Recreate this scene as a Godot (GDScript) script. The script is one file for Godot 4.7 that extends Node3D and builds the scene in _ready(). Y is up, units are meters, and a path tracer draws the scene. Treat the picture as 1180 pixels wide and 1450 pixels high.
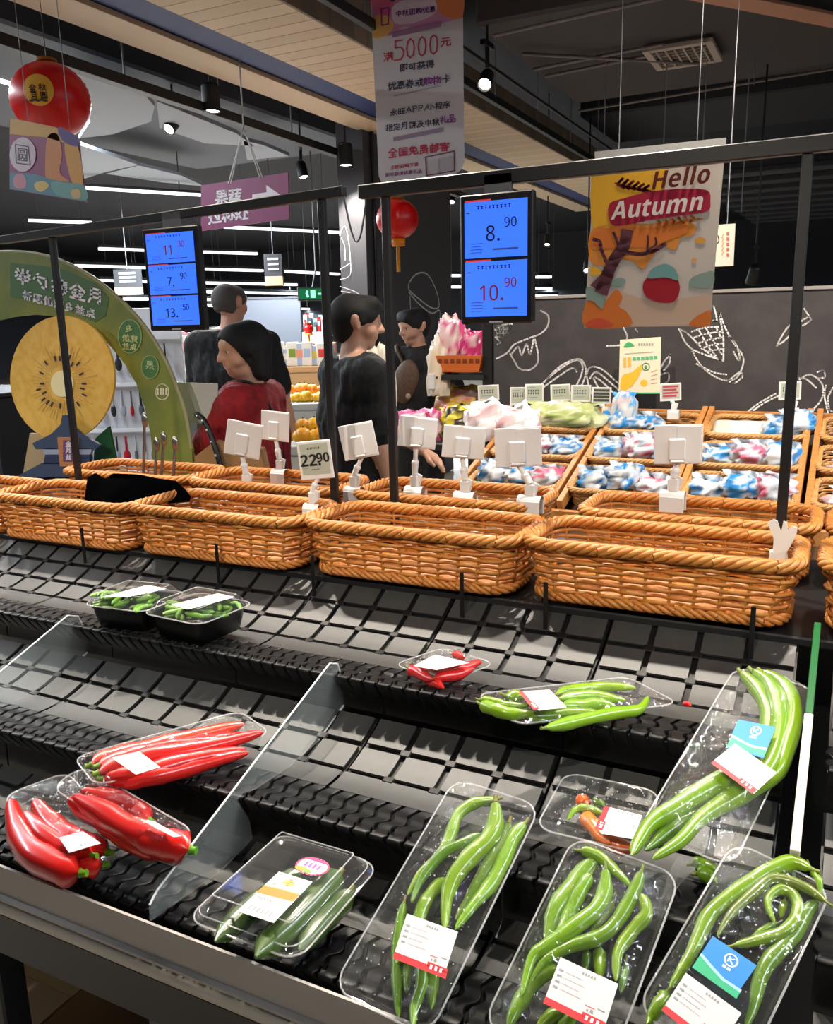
extends Node3D
# A supermarket vegetable display: black stepped trays, wicker baskets, a dark sign frame and the sales floor behind.
# Axes: x runs along the display to the right, y up, the display's depth runs to -z. The floor is at y = 0.

const EYE := Vector3(0, 1.55, 0)
const RIGHT := Vector3(0.8946, -0.0226, -0.4463)
const DOWN := Vector3(0.0770, -0.9760, 0.2037)
const AHEAD := Vector3(-0.4402, -0.2168, -0.8713)
const LENS := 1200.0

# ---------------------------------------------------------------- pixels to points (1180 x 1450)
func ray(x: float, y: float) -> Vector3:
	return (RIGHT * (x - 590.0) + DOWN * (y - 725.0) + AHEAD * LENS).normalized()
func at_z(x: float, y: float, z: float) -> Vector3:
	var d := ray(x, y)
	return EYE + d * ((z - EYE.z) / d.z)
func at_y(x: float, y: float, h: float) -> Vector3:
	var d := ray(x, y)
	return EYE + d * ((h - EYE.y) / d.y)
func at_far(x: float, y: float, dist: float) -> Vector3:
	var d := ray(x, y)
	return EYE + d * (dist / d.dot(AHEAD))
func at_plane(x: float, y: float, p0: Vector3, nn: Vector3) -> Vector3:
	var d := ray(x, y)
	return EYE + d * ((p0 - EYE).dot(nn) / d.dot(nn))

# ---------------------------------------------------------------- mesh builder
class MB:
	var v := PackedVector3Array()
	var n := PackedVector3Array()
	var c := PackedColorArray()
	var ix := PackedInt32Array()
	var col := Color.WHITE

	func vert(p: Vector3, nn: Vector3) -> int:
		v.append(p); n.append(nn); c.append(col)
		return v.size() - 1

	func face(pts: Array, hint: Vector3) -> void:
		var nn := Vector3.ZERO
		for i in pts.size():
			var a: Vector3 = pts[i]
			var b: Vector3 = pts[(i + 1) % pts.size()]
			nn += (a - pts[0]).cross(b - pts[0])
		nn = nn.normalized()
		var turn := nn.dot(hint) > 0.0
		if not turn:
			nn = -nn
		var first := v.size()
		for p in pts:
			vert(p, nn)
		for i in range(1, pts.size() - 1):
			if turn:
				ix.append_array([first, first + i + 1, first + i])
			else:
				ix.append_array([first, first + i, first + i + 1])

	func box(ce: Vector3, size: Vector3, bas := Basis(), bev := 0.0) -> void:
		var h := size * 0.5
		var ax := [Vector3.RIGHT, Vector3.UP, Vector3.BACK]
		for k in 3:
			for s: float in [-1.0, 1.0]:
				var a: Vector3 = ax[k]
				var u: Vector3 = ax[(k + 1) % 3]
				var w: Vector3 = ax[(k + 2) % 3]
				var o := a * h[k] * s
				var hu := u * (h[(k + 1) % 3] - bev)
				var hw := w * (h[(k + 2) % 3] - bev)
				face([ce + bas * (o - hu - hw), ce + bas * (o + hu - hw), ce + bas * (o + hu + hw), ce + bas * (o - hu + hw)], bas * (a * s))
		if bev > 0.0:
			for k in 3:
				var a: Vector3 = ax[k]
				var u: Vector3 = ax[(k + 1) % 3]
				var w: Vector3 = ax[(k + 2) % 3]
				var la := a * (h[k] - bev)
				for s: float in [-1.0, 1.0]:
					for t: float in [-1.0, 1.0]:
						var p := u * h[(k + 1) % 3] * s + w * (h[(k + 2) % 3] - bev) * t
						var q := u * (h[(k + 1) % 3] - bev) * s + w * h[(k + 2) % 3] * t
						face([ce + bas * (p - la), ce + bas * (p + la), ce + bas * (q + la), ce + bas * (q - la)], bas * (u * s + w * t))
			for sx: float in [-1.0, 1.0]:
				for sy: float in [-1.0, 1.0]:
					for sz: float in [-1.0, 1.0]:
						var e := Vector3(sx * (h.x - bev), sy * (h.y - bev), sz * (h.z - bev))
						face([ce + bas * (e + Vector3(sx * bev, 0, 0)), ce + bas * (e + Vector3(0, sy * bev, 0)), ce + bas * (e + Vector3(0, 0, sz * bev))], bas * Vector3(sx, sy, sz))

	# a grid of points, row by row; normals follow the surface
	func grid(p: PackedVector3Array, nu: int, nv: int, around := false, flip := false) -> void:
		var first := v.size()
		for j in nv:
			for i in nu:
				var l := (i - 1 + nu) % nu if around else maxi(i - 1, 0)
				var r := (i + 1) % nu if around else mini(i + 1, nu - 1)
				var d := maxi(j - 1, 0)
				var u := mini(j + 1, nv - 1)
				var nn := (p[j * nu + r] - p[j * nu + l]).cross(p[u * nu + i] - p[d * nu + i])
				if nn.length_squared() < 1e-18:
					nn = p[j * nu + i] - p[(nv / 2) * nu + (i + nu / 2) % nu]
				vert(p[j * nu + i], -nn.normalized() if flip else nn.normalized())
		for j in nv - 1:
			for i in (nu if around else nu - 1):
				var a := first + j * nu + i
				var b := first + j * nu + (i + 1) % nu
				var cc := a + nu
				var d := b + nu
				if flip:
					ix.append_array([a, b, cc, b, d, cc])
				else:
					ix.append_array([a, cc, b, b, cc, d])

	func tube(pts: Array, rad, sides := 8, caps := true) -> void:
		var m := pts.size()
		var p := PackedVector3Array()
		var t0: Vector3 = ((pts[1] as Vector3) - (pts[0] as Vector3)).normalized()
		var up := Vector3.UP if absf(t0.y) < 0.9 else Vector3.RIGHT
		var side := t0.cross(up).normalized()
		var first := v.size()
		for j in m:
			var t: Vector3 = ((pts[mini(j + 1, m - 1)] as Vector3) - (pts[maxi(j - 1, 0)] as Vector3)).normalized()
			side = (side - t * side.dot(t)).normalized()
			var o := t.cross(side)
			var r: float = rad[j] if rad is Array or rad is PackedFloat32Array else rad
			for i in sides:
				var a := TAU * i / sides
				var nn := side * cos(a) + o * sin(a)
				vert((pts[j] as Vector3) + nn * r, nn)
		for j in m - 1:
			for i in sides:
				var a := first + j * sides + i
				var b := first + j * sides + (i + 1) % sides
				ix.append_array([a, a + sides, b, b, a + sides, b + sides])
		if caps:
			for e in [0, m - 1]:
				var ring := []
				for i in sides:
					ring.append(v[first + e * sides + i])
				var out: Vector3 = (pts[0] as Vector3) - (pts[1] as Vector3) if e == 0 else (pts[m - 1] as Vector3) - (pts[m - 2] as Vector3)
				face(ring, out)

	func lathe(prof: Array, seg: int, xf := Transform3D()) -> void:
		var p := PackedVector3Array()
		for q in prof:
			for i in seg:
				var a := TAU * i / seg
				p.append(xf * Vector3(q.x * cos(a), q.y, q.x * sin(a)))
		var rise := 0.0
		for i in prof.size() - 1:
			rise += (prof[i].x + prof[i + 1].x) * (prof[i + 1].y - prof[i].y)
		grid(p, seg, prof.size(), true, rise > 0.0)

	func ball(ce: Vector3, r: Vector3, seg := 12, rows := 8, bas := Basis()) -> void:
		var prof := []
		for j in rows + 1:
			var a := PI * j / rows - PI / 2
			prof.append(Vector2(maxf(cos(a), 0.001), sin(a)))
		lathe(prof, seg, Transform3D(bas * Basis.from_scale(r), ce))

	# a flat outline in the xy of xf, pulled out along its z
	func prism(poly: PackedVector2Array, xf: Transform3D, depth: float) -> void:
		var tris := Geometry2D.triangulate_polygon(poly)
		var z := xf.basis.z.normalized()
		for s in [0, 1]:
			for k in range(0, tris.size(), 3):
				var f := []
				for e in 3:
					var q := poly[tris[k + e]]
					f.append(xf * Vector3(q.x, q.y, depth * s))
				face(f, z * (1.0 if s == 1 else -1.0))
		var ccw := not Geometry2D.is_polygon_clockwise(poly)
		for i in poly.size():
			var a := poly[i]
			var b := poly[(i + 1) % poly.size()]
			var o := Vector2(b.y - a.y, a.x - b.x) * (1.0 if ccw else -1.0)
			face([xf * Vector3(a.x, a.y, 0), xf * Vector3(b.x, b.y, 0), xf * Vector3(b.x, b.y, depth), xf * Vector3(a.x, a.y, depth)], xf.basis * Vector3(o.x, o.y, 0))

	func mesh() -> ArrayMesh:
		var a := []
		a.resize(Mesh.ARRAY_MAX)
		a[Mesh.ARRAY_VERTEX] = v
		a[Mesh.ARRAY_NORMAL] = n
		a[Mesh.ARRAY_COLOR] = c
		a[Mesh.ARRAY_INDEX] = ix
		var m := ArrayMesh.new()
		m.add_surface_from_arrays(Mesh.PRIMITIVE_TRIANGLES, a)
		return m

# flat print: coloured shapes on a plane; o is the top left corner, ax points right, ay down
class Ink extends MB:
	var o := Vector3.ZERO
	var ax := Vector3.RIGHT
	var ay := Vector3.DOWN
	var up := Vector3.BACK
	var step := 0.0005
	func place(oo: Vector3, a: Vector3, b: Vector3, facing: Vector3) -> void:
		o = oo; ax = a; ay = b
		up = ax.cross(ay).normalized()
		if up.dot(facing) < 0.0:
			up = -up
	func pt(q: Vector2, layer: int) -> Vector3:
		return o + ax * q.x + ay * q.y + up * (step * layer)
	func shape(pts: Array, colour: Color, layer := 1) -> void:
		col = colour
		var poly := PackedVector2Array(pts)
		var tris := Geometry2D.triangulate_polygon(poly)
		for k in range(0, tris.size(), 3):
			face([pt(poly[tris[k]], layer), pt(poly[tris[k + 1]], layer), pt(poly[tris[k + 2]], layer)], up)
	func rect(x: float, y: float, w: float, h: float, colour: Color, layer := 1) -> void:
		shape([Vector2(x, y), Vector2(x + w, y), Vector2(x + w, y + h), Vector2(x, y + h)], colour, layer)
	func disc(x: float, y: float, rx: float, ry: float, colour: Color, layer := 1, seg := 20) -> void:
		var p := []
		for i in seg:
			p.append(Vector2(x + rx * cos(TAU * i / seg), y + ry * sin(TAU * i / seg)))
		shape(p, colour, layer)
	func ring(x: float, y: float, rx: float, ry: float, w: float, colour: Color, layer := 1, a0 := 0.0, a1 := TAU) -> void:
		var p := []
		for i in 25:
			var a := a0 + (a1 - a0) * i / 24.0
			p.append(Vector2(x + rx * cos(a), y + ry * sin(a)))
		line(p, w, colour, layer)
	func line(pts: Array, w: float, colour: Color, layer := 1) -> void:
		col = colour
		for i in pts.size() - 1:
			var a: Vector2 = pts[i]
			var b: Vector2 = pts[i + 1]
			var d := (b - a).normalized()
			var s := Vector2(-d.y, d.x) * w * 0.5
			a -= d * w * 0.35
			b += d * w * 0.35
			face([pt(a - s, layer), pt(b - s, layer), pt(b + s, layer), pt(a + s, layer)], up)
	func curve(pts: Array, w: float, colour: Color, layer := 1) -> void:
		line(Ink.smooth(pts, 5), w, colour, layer)
	func blob(pts: Array, colour: Color, layer := 1) -> void:
		var q := pts.duplicate()
		q.append(pts[0])
		var s := Ink.smooth(q, 4)
		s.pop_back()
		shape(s, colour, layer)
	static func smooth(pts: Array, k: int) -> Array:
		var r := []
		var m := pts.size()
		var shut: bool = pts[0] == pts[m - 1]
		for i in m - 1:
			var p0: Vector2 = pts[i - 1] if i > 0 else (pts[m - 2] if shut else pts[0])
			var p3: Vector2 = pts[i + 2] if i < m - 2 else (pts[1] if shut else pts[m - 1])
			for j in k:
				r.append((pts[i] as Vector2).cubic_interpolate(pts[i + 1], p0, p3, float(j) / k))
		r.append(pts[m - 1])
		return r

func pairs(a: Array) -> Array:
	var r := []
	for i in range(0, a.size(), 2):
		r.append(Vector2(a[i], a[i + 1]))
	return r

# ---------------------------------------------------------------- materials
var mats := {}
func mat(colour: Color, rough := 0.6, metal := 0.0) -> StandardMaterial3D:
	var key := "%s %.2f %.2f" % [colour, rough, metal]
	if not mats.has(key):
		var m := StandardMaterial3D.new()
		m.albedo_color = colour
		m.roughness = rough
		m.metallic = metal
		mats[key] = m
	return mats[key]
func mat_tinted(rough := 0.6) -> StandardMaterial3D:      # colours come with the vertices
	var key := "tinted %.2f" % rough
	if not mats.has(key):
		var m := StandardMaterial3D.new()
		m.vertex_color_use_as_albedo = true
		m.roughness = rough
		mats[key] = m
	return mats[key]
func mat_clear(alpha: float, rough := 0.04, colour := Color(1, 1, 1)) -> StandardMaterial3D:
	var key := "clear %.2f %.2f %s" % [alpha, rough, colour]
	if not mats.has(key):
		var m := StandardMaterial3D.new()
		m.transparency = BaseMaterial3D.TRANSPARENCY_ALPHA
		m.albedo_color = Color(colour, alpha)
		m.roughness = rough
		m.cull_mode = BaseMaterial3D.CULL_DISABLED
		mats[key] = m
	return mats[key]
func mat_glow(colour: Color, power: float) -> StandardMaterial3D:
	var key := "glow %s %.2f" % [colour, power]
	if not mats.has(key):
		var m := StandardMaterial3D.new()
		m.albedo_color = colour
		m.emission_enabled = true
		m.emission = colour
		m.emission_energy_multiplier = power
		mats[key] = m
	return mats[key]
func noise_tex(freq: float, a: Color, b: Color, size := 256, seed_ := 1, stretch := 0.0) -> NoiseTexture2D:
	var t := NoiseTexture2D.new()
	var f := FastNoiseLite.new()
	f.frequency = freq
	f.seed = seed_
	f.fractal_octaves = 4
	t.noise = f
	t.width = size
	t.height = size
	t.seamless = true
	var g := Gradient.new()
	g.set_color(0, a)
	g.set_color(1, b)
	g.set_offset(0, 0.25)
	g.set_offset(1, 0.75)
	t.color_ramp = g
	return t
func mat_grain(a: Color, b: Color, scale3: Vector3, rough := 0.6, freq := 0.02, world := true) -> StandardMaterial3D:
	var m := StandardMaterial3D.new()
	m.albedo_texture = noise_tex(freq, a, b, 256, mats.size() + 3)
	m.uv1_triplanar = true
	m.uv1_world_triplanar = world
	m.uv1_scale = scale3
	m.roughness = rough
	mats["grain%d" % mats.size()] = m
	return m

# ---------------------------------------------------------------- scene tree
var taken := {}
func numbered(nm: String) -> String:
	taken[nm] = taken.get(nm, -1) + 1
	return nm if taken[nm] == 0 else "%s_%03d" % [nm, taken[nm]]
func tag(o: Node3D, label: String, category: String, group := "") -> void:
	o.set_meta("label", label)
	o.set_meta("category", category)
	if group != "":
		o.set_meta("group", group)
func thing(nm: String, label: String, category: String, at := Vector3.ZERO, group := "") -> Node3D:
	var o := Node3D.new()
	o.name = numbered(nm)
	add_child(o)
	o.position = at
	tag(o, label, category, group)
	return o
# a part whose shape is given in the thing's own axes
func part(to: Node3D, nm: String, shape, material: Material, at := Vector3.ZERO) -> MeshInstance3D:
	var o := MeshInstance3D.new()
	o.name = nm
	o.mesh = shape.mesh() if shape is MB else shape
	o.material_override = material
	o.position = at
	to.add_child(o, true)
	return o
# a part whose shape is given in the axes of the place
func partw(to: Node3D, nm: String, shape, material: Material) -> MeshInstance3D:
	var off := Vector3.ZERO
	var k: Node = to
	while k is Node3D and k != self:
		off += (k as Node3D).position
		k = k.get_parent()
	return part(to, nm, shape, material, -off)
func one(nm: String, label: String, category: String, shape, material: Material, group := "", at := Vector3.ZERO) -> MeshInstance3D:
	var o := part(self, numbered(nm), shape, material, at)
	tag(o, label, category, group)
	return o
func setting(nm: String, shape, material: Material) -> MeshInstance3D:
	var o := part(self, nm, shape, material)
	o.set_meta("kind", "structure")
	return o
func copy(o: Node3D, nm: String, at: Vector3, label: String, group := "") -> Node3D:
	var k := o.duplicate()
	k.name = numbered(nm)
	add_child(k)
	k.position = at
	k.set_meta("label", label)
	if group != "":
		k.set_meta("group", group)
	return k
func spot(at: Vector3, to: Vector3, energy: float, angle: float, colour := Color(1, 0.93, 0.84), size := 0.05, soft := 0.5) -> SpotLight3D:
	var l := SpotLight3D.new()
	l.name = "spot_light"
	add_child(l, true)
	var up := Vector3.UP if absf((to - at).normalized().y) < 0.98 else Vector3.RIGHT
	l.look_at_from_position(at, to, up)
	l.light_energy = energy
	l.light_color = colour
	l.spot_angle = angle
	l.spot_angle_attenuation = soft
	l.spot_range = 60.0
	l.spot_attenuation = 2.0
	l.light_size = size
	l.shadow_enabled = true
	return l
func strip_light(ce: Vector3, along: Vector3, length: float, width: float, energy: float, colour := Color(0.93, 0.97, 1)) -> void:
	var l := AreaLight3D.new()
	l.name = "strip_light"
	add_child(l, true)
	l.look_at_from_position(ce, ce + Vector3.DOWN, along.cross(Vector3.UP).normalized())
	l.area_size = Vector2(length, width)
	l.light_energy = energy
	l.light_color = colour
	l.area_range = 60.0
	l.shadow_enabled = true

# ---------------------------------------------------------------- the scene
var rng := RandomNumberGenerator.new()
func _ready() -> void:
	rng.seed = 7
	var cam := Camera3D.new()
	cam.name = "camera"
	add_child(cam)
	cam.transform = Transform3D(Basis(RIGHT, -DOWN, -AHEAD).orthonormalized(), EYE)
	cam.fov = rad_to_deg(2.0 * atan(725.0 / LENS))
	cam.near = 0.05
	cam.far = 200.0
	cam.current = true
	var we := WorldEnvironment.new()
	we.name = "world"
	var env := Environment.new()
	env.background_mode = Environment.BG_COLOR
	env.background_color = Color(0, 0, 0)
	env.tonemap_mode = Environment.TONE_MAPPER_LINEAR
	env.tonemap_exposure = 1.0
	env.sdfgi_enabled = true
	env.ssao_enabled = true
	env.ssil_enabled = true
	we.environment = env
	add_child(we)
	build_lights()
	build_room()
	build_ceiling()
	build_display()
	build_baskets()
	build_frame()
	build_packs()
	build_clips()
	build_signs()
	build_rack()
	build_back()
	build_people()

# lamps that light the display: spotlights on the tracks above it (out of the frame) and behind it
func build_lights() -> void:
	var warm := Color(1, 0.955, 0.89)
	for x in [-3.0, -2.2, -1.4, -0.6, 0.2]:            # track above the rear baskets
		lamp_head(Vector3(x, 3.05, -1.98), Vector3(x + 0.25, 0.9, -1.05), 4.0, 36.0, warm)
	for x in [-2.3, -1.4, -0.5, 0.4]:                  # track above the aisle, behind the photographer
		lamp_head(Vector3(x + 0.2, 3.05, 0.75), Vector3(x, 1.1, -1.6), 4.0, 19.0, warm)
	for x in [-1.3, -0.4, 0.6]:                        # lamps over the wooden rack
		lamp_head(Vector3(x, 3.0, -2.9), Vector3(x, 1.0, -4.0), 4.0, 38.0, Color(1, 0.94, 0.86))

var lamp_count := 0
func lamp_head(at: Vector3, to: Vector3, energy: float, angle: float, colour: Color, visible_face := 4.0, rod := false) -> void:
	var d := (to - at).normalized()
	var u := d.cross(Vector3.UP if absf(d.y) < 0.98 else Vector3.RIGHT).normalized()
	var b := Basis(u, -d, u.cross(-d))
	lamp_count += 1
	var t := thing("track_spotlight", "black track spotlight with a round glowing face under the dark ceiling", "lamp", at, "track spotlights")
	var body := MB.new()
	body.lathe([Vector2(0.002, 0.13), Vector2(0.035, 0.125), Vector2(0.043, 0.1), Vector2(0.045, -0.02), Vector2(0.041, -0.02), Vector2(0.039, 0.01), Vector2(0.002, 0.012)], 16, Transform3D(b))
	part(t, "housing", body, mat(Color(0.05, 0.05, 0.055), 0.5))
	var arm := MB.new()
	arm.box(Vector3(0, 0.11, 0) + b * Vector3(0, 0.09, 0), Vector3(0.02, 0.12, 0.02))
	arm.box(Vector3(0, 0.18, 0) + b * Vector3(0, 0.09, 0), Vector3(0.035, 0.03, 0.14))
	part(t, "bracket", arm, mat(Color(0.05, 0.05, 0.055), 0.5))
	if rod:
		var r := MB.new()
		var top := Vector3(0, 0.19, 0) + b * Vector3(0, 0.09, 0)
		r.tube([top, Vector3(top.x, 4.34 - at.y, top.z)], 0.008, 6)
		part(t, "drop_rod", r, mat(Color(0.05, 0.05, 0.055), 0.5))
	var glow := MB.new()
	glow.lathe([Vector2(0.001, 0.003), Vector2(0.038, 0.003), Vector2(0.038, 0.0), Vector2(0.001, -0.004)], 16, Transform3D(b))
	part(t, "lamp_face", glow, mat_glow(Color(1, 0.96, 0.9), visible_face))
	spot(at + d * 0.03, to, energy, angle, colour, 0.035, 0.6)

func build_room() -> void:
	var f := MB.new()
	f.box(Vector3(-10, -0.1, -12), Vector3(40, 0.2, 34))
	setting("floor", f, mat_grain(Color(0.62, 0.58, 0.53), Color(0.68, 0.64, 0.59), Vector3(0.7, 0.7, 0.7), 0.3))
	var c := MB.new()
	c.box(Vector3(-10, 4.45, -12), Vector3(40, 0.2, 34))
	setting("ceiling", c, mat(Color(0.16, 0.16, 0.18), 0.9))
	var dark := mat(Color(0.22, 0.225, 0.25), 0.85)
	for w in [["wall_back", Vector3(-10, 2.2, -28), Vector3(36, 4.6, 0.2)], ["wall_left", Vector3(-27, 2.2, -12), Vector3(0.2, 4.6, 32)], ["wall_right", Vector3(7, 2.2, -12), Vector3(0.2, 4.6, 32)], ["wall_front", Vector3(-10, 2.2, 4.0), Vector3(36, 4.6, 0.2)]]:
		var m := MB.new()
		m.box(w[1], w[2])
		setting(w[0], m, dark)

# ---------------------------------------------------------------- the stepped display
const TIERS := [[-0.725, 0.785, 0.2], [-0.905, 0.86, 0.30], [-1.175, 0.95, 0.36]]   # lip z, lip height, depth
const PROFILE := [0.0, 0.0, 0.05, -0.010, 0.10, -0.017, 0.135, -0.019, 0.17, -0.015, 0.205, -0.006, 0.255, 0.012, 0.30, 0.034, 0.345, 0.058, 0.38, 0.08]
const MODULE := 0.324
func tray_y(u: float) -> float:
	var p := PROFILE
	for i in range(0, p.size() - 2, 2):
		if u <= p[i + 2]:
			var k: float = (u - p[i]) / (p[i + 2] - p[i])
			var a: float = p[i - 1] if i > 0 else p[1]
			var b: float = p[i + 5] if i + 5 < p.size() else p[i + 3]
			return cubic_interpolate(p[i + 1], p[i + 3], a, b, k)
	return p[p.size() - 1]
func tray_point(u: float, x: float, up := 0.0) -> Vector3:
	var d := (tray_y(u + 0.002) - tray_y(maxf(u - 0.002, 0.0))) / 0.004
	var nn := Vector3(0, 1, d).normalized()
	return Vector3(x, tray_y(u), -u) + nn * up

func tray_prototype(nm: String, depth: float, drop: float, label: String, group: String) -> Node3D:
	var t := thing(nm, label, "display tray", Vector3.ZERO, group)
	var black := mat_grain(Color(0.035, 0.035, 0.038), Color(0.06, 0.06, 0.062), Vector3(9, 9, 9), 0.42)
	var satin := mat_grain(Color(0.15, 0.15, 0.147), Color(0.175, 0.175, 0.17), Vector3(6, 6, 6), 0.5)
	satin.metallic_specular = 0.7
	black.metallic_specular = 0.42
	# body: the sheet below ribs and pads, with the leaning riser in front
	var line := [Vector3(0, -drop, -0.028), Vector3(0, -0.045, -0.029), Vector3(0, -0.014, -0.009), Vector3(0, -0.007, -0.012)]
	var u := 0.03
	while u < depth + 0.001:
		line.append(tray_point(u, 0.0, -0.007))
		u += 0.025
	var b := MB.new()
	var p := PackedVector3Array()
	for q in line:
		p.append(q + Vector3(0.002, 0, 0))
		p.append(q + Vector3(MODULE - 0.002, 0, 0))
	b.grid(p, 2, line.size())
	p.clear()
	for q in line:
		p.append(q + Vector3(0.002, -0.004, -0.003))
		p.append(q + Vector3(MODULE - 0.002, -0.004, -0.003))
	b.grid(p, 2, line.size(), false, true)
	for s in [0.002, MODULE - 0.002]:
		for i in line.size() - 1:
			b.face([line[i] + Vector3(s, 0, 0), line[i + 1] + Vector3(s, 0, 0), line[i + 1] + Vector3(s, -0.004, -0.003), line[i] + Vector3(s, -0.004, -0.003)], Vector3(s - 0.1, 0, 0))
	part(t, "tray_body", b, black)
	# ribs: wavy bars that run over the lip and down the riser
	var pitch := MODULE / 12.0
	var rib := MB.new()
	var way := [[-0.042, -0.027], [-0.03, -0.018], [-0.016, -0.007], [-0.008, -0.002], [-0.0025, 0.001], [0.0, -0.003]]
	var pts := PackedVector3Array()
	var w := pitch * 0.4
	var centre := []
	for q in way:
		centre.append(Vector3(0, q[0], q[1]))
	for i in 16:
		var k := 0.01 + 0.095 * i / 15.0
		var c := tray_point(k, 0.0, 0.0011 * sin(k * TAU / 0.033))
		c.x = 0.0045 * sin(k * TAU / 0.05)
		centre.append(c)
	for i in centre.size():
		var t0: Vector3 = (centre[mini(i + 1, centre.size() - 1)] - centre[maxi(i - 1, 0)]).normalized()
		var nn := Vector3.RIGHT.cross(t0).normalized()
		if nn.y < 0 and i > 6:
			nn = -nn
		if i <= 6 and nn.z < 0:
			nn = -nn
		for s in [[-1.0, -0.006], [-1.0, -0.0012], [-0.82, 0.0], [0.82, 0.0], [1.0, -0.0012], [1.0, -0.006]]:
			pts.append(centre[i] + Vector3(s[0] * w, 0, 0) + nn * s[1])
	rib.grid(pts, 6, centre.size())
	var rib_mesh := rib.mesh()
	for i in 12:
		part(t, "rib", rib_mesh, black, Vector3((i + 0.5) * pitch, 0, 0))
	# apron and pads
	var ap := MB.new()
	pts = PackedVector3Array()
	for i in 6:
		var k := 0.108 + 0.05 * i / 5.0
		pts.append(tray_point(k, 0.003))
		pts.append(tray_point(k, MODULE - 0.003))
	ap.grid(pts, 2, 6)
	part(t, "apron", ap, satin)
	var rows := [[0.167, 0.2165], [0.227, 0.2765], [0.287, 0.3365]]
	var tile := MODULE / 4.0
	var clip := MB.new()
	clip.box(Vector3.ZERO, Vector3(0.02, 0.006, 0.015), Basis(), 0.002)
	var clip_mesh := clip.mesh()
	for r in rows:
		if r[0] + 0.014 > depth:
			continue
		var m := MB.new()
		pts = PackedVector3Array()
		var h: float = tile * 0.5 - 0.0056
		var q := []
		for i in 5:
			q.append(lerpf(r[0], minf(r[1], depth), i / 4.0))
		for i in 5:
			for s: float in [-1.0, 1.0]:
				pts.append(tray_point(q[i], h * s))
		m.grid(pts, 2, 5)
		for i in 4:
			for s: float in [-1.0, 1.0]:
				m.face([tray_point(q[i], h * s), tray_point(q[i + 1], h * s), tray_point(q[i + 1], h * s, -0.005), tray_point(q[i], h * s, -0.005)], Vector3(s, 0, 0))
		for i in [0, 4]:
			m.face([tray_point(q[i], -h), tray_point(q[i], h), tray_point(q[i], h, -0.005), tray_point(q[i], -h, -0.005)], Vector3(0, 0, 1 - i))
		var mm := m.mesh()
		for k in 4:
			part(t, "pad", mm, satin, Vector3((k + 0.5) * tile, 0, 0))
		for k in 3:
			var cl := part(t, "clip", clip_mesh, black, tray_point(r[0] - 0.005, (k + 1) * tile, -0.0015))
			cl.rotation.x = atan2(tray_y(r[0] + 0.005) - tray_y(r[0] - 0.005), 0.01)
	return t

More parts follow.
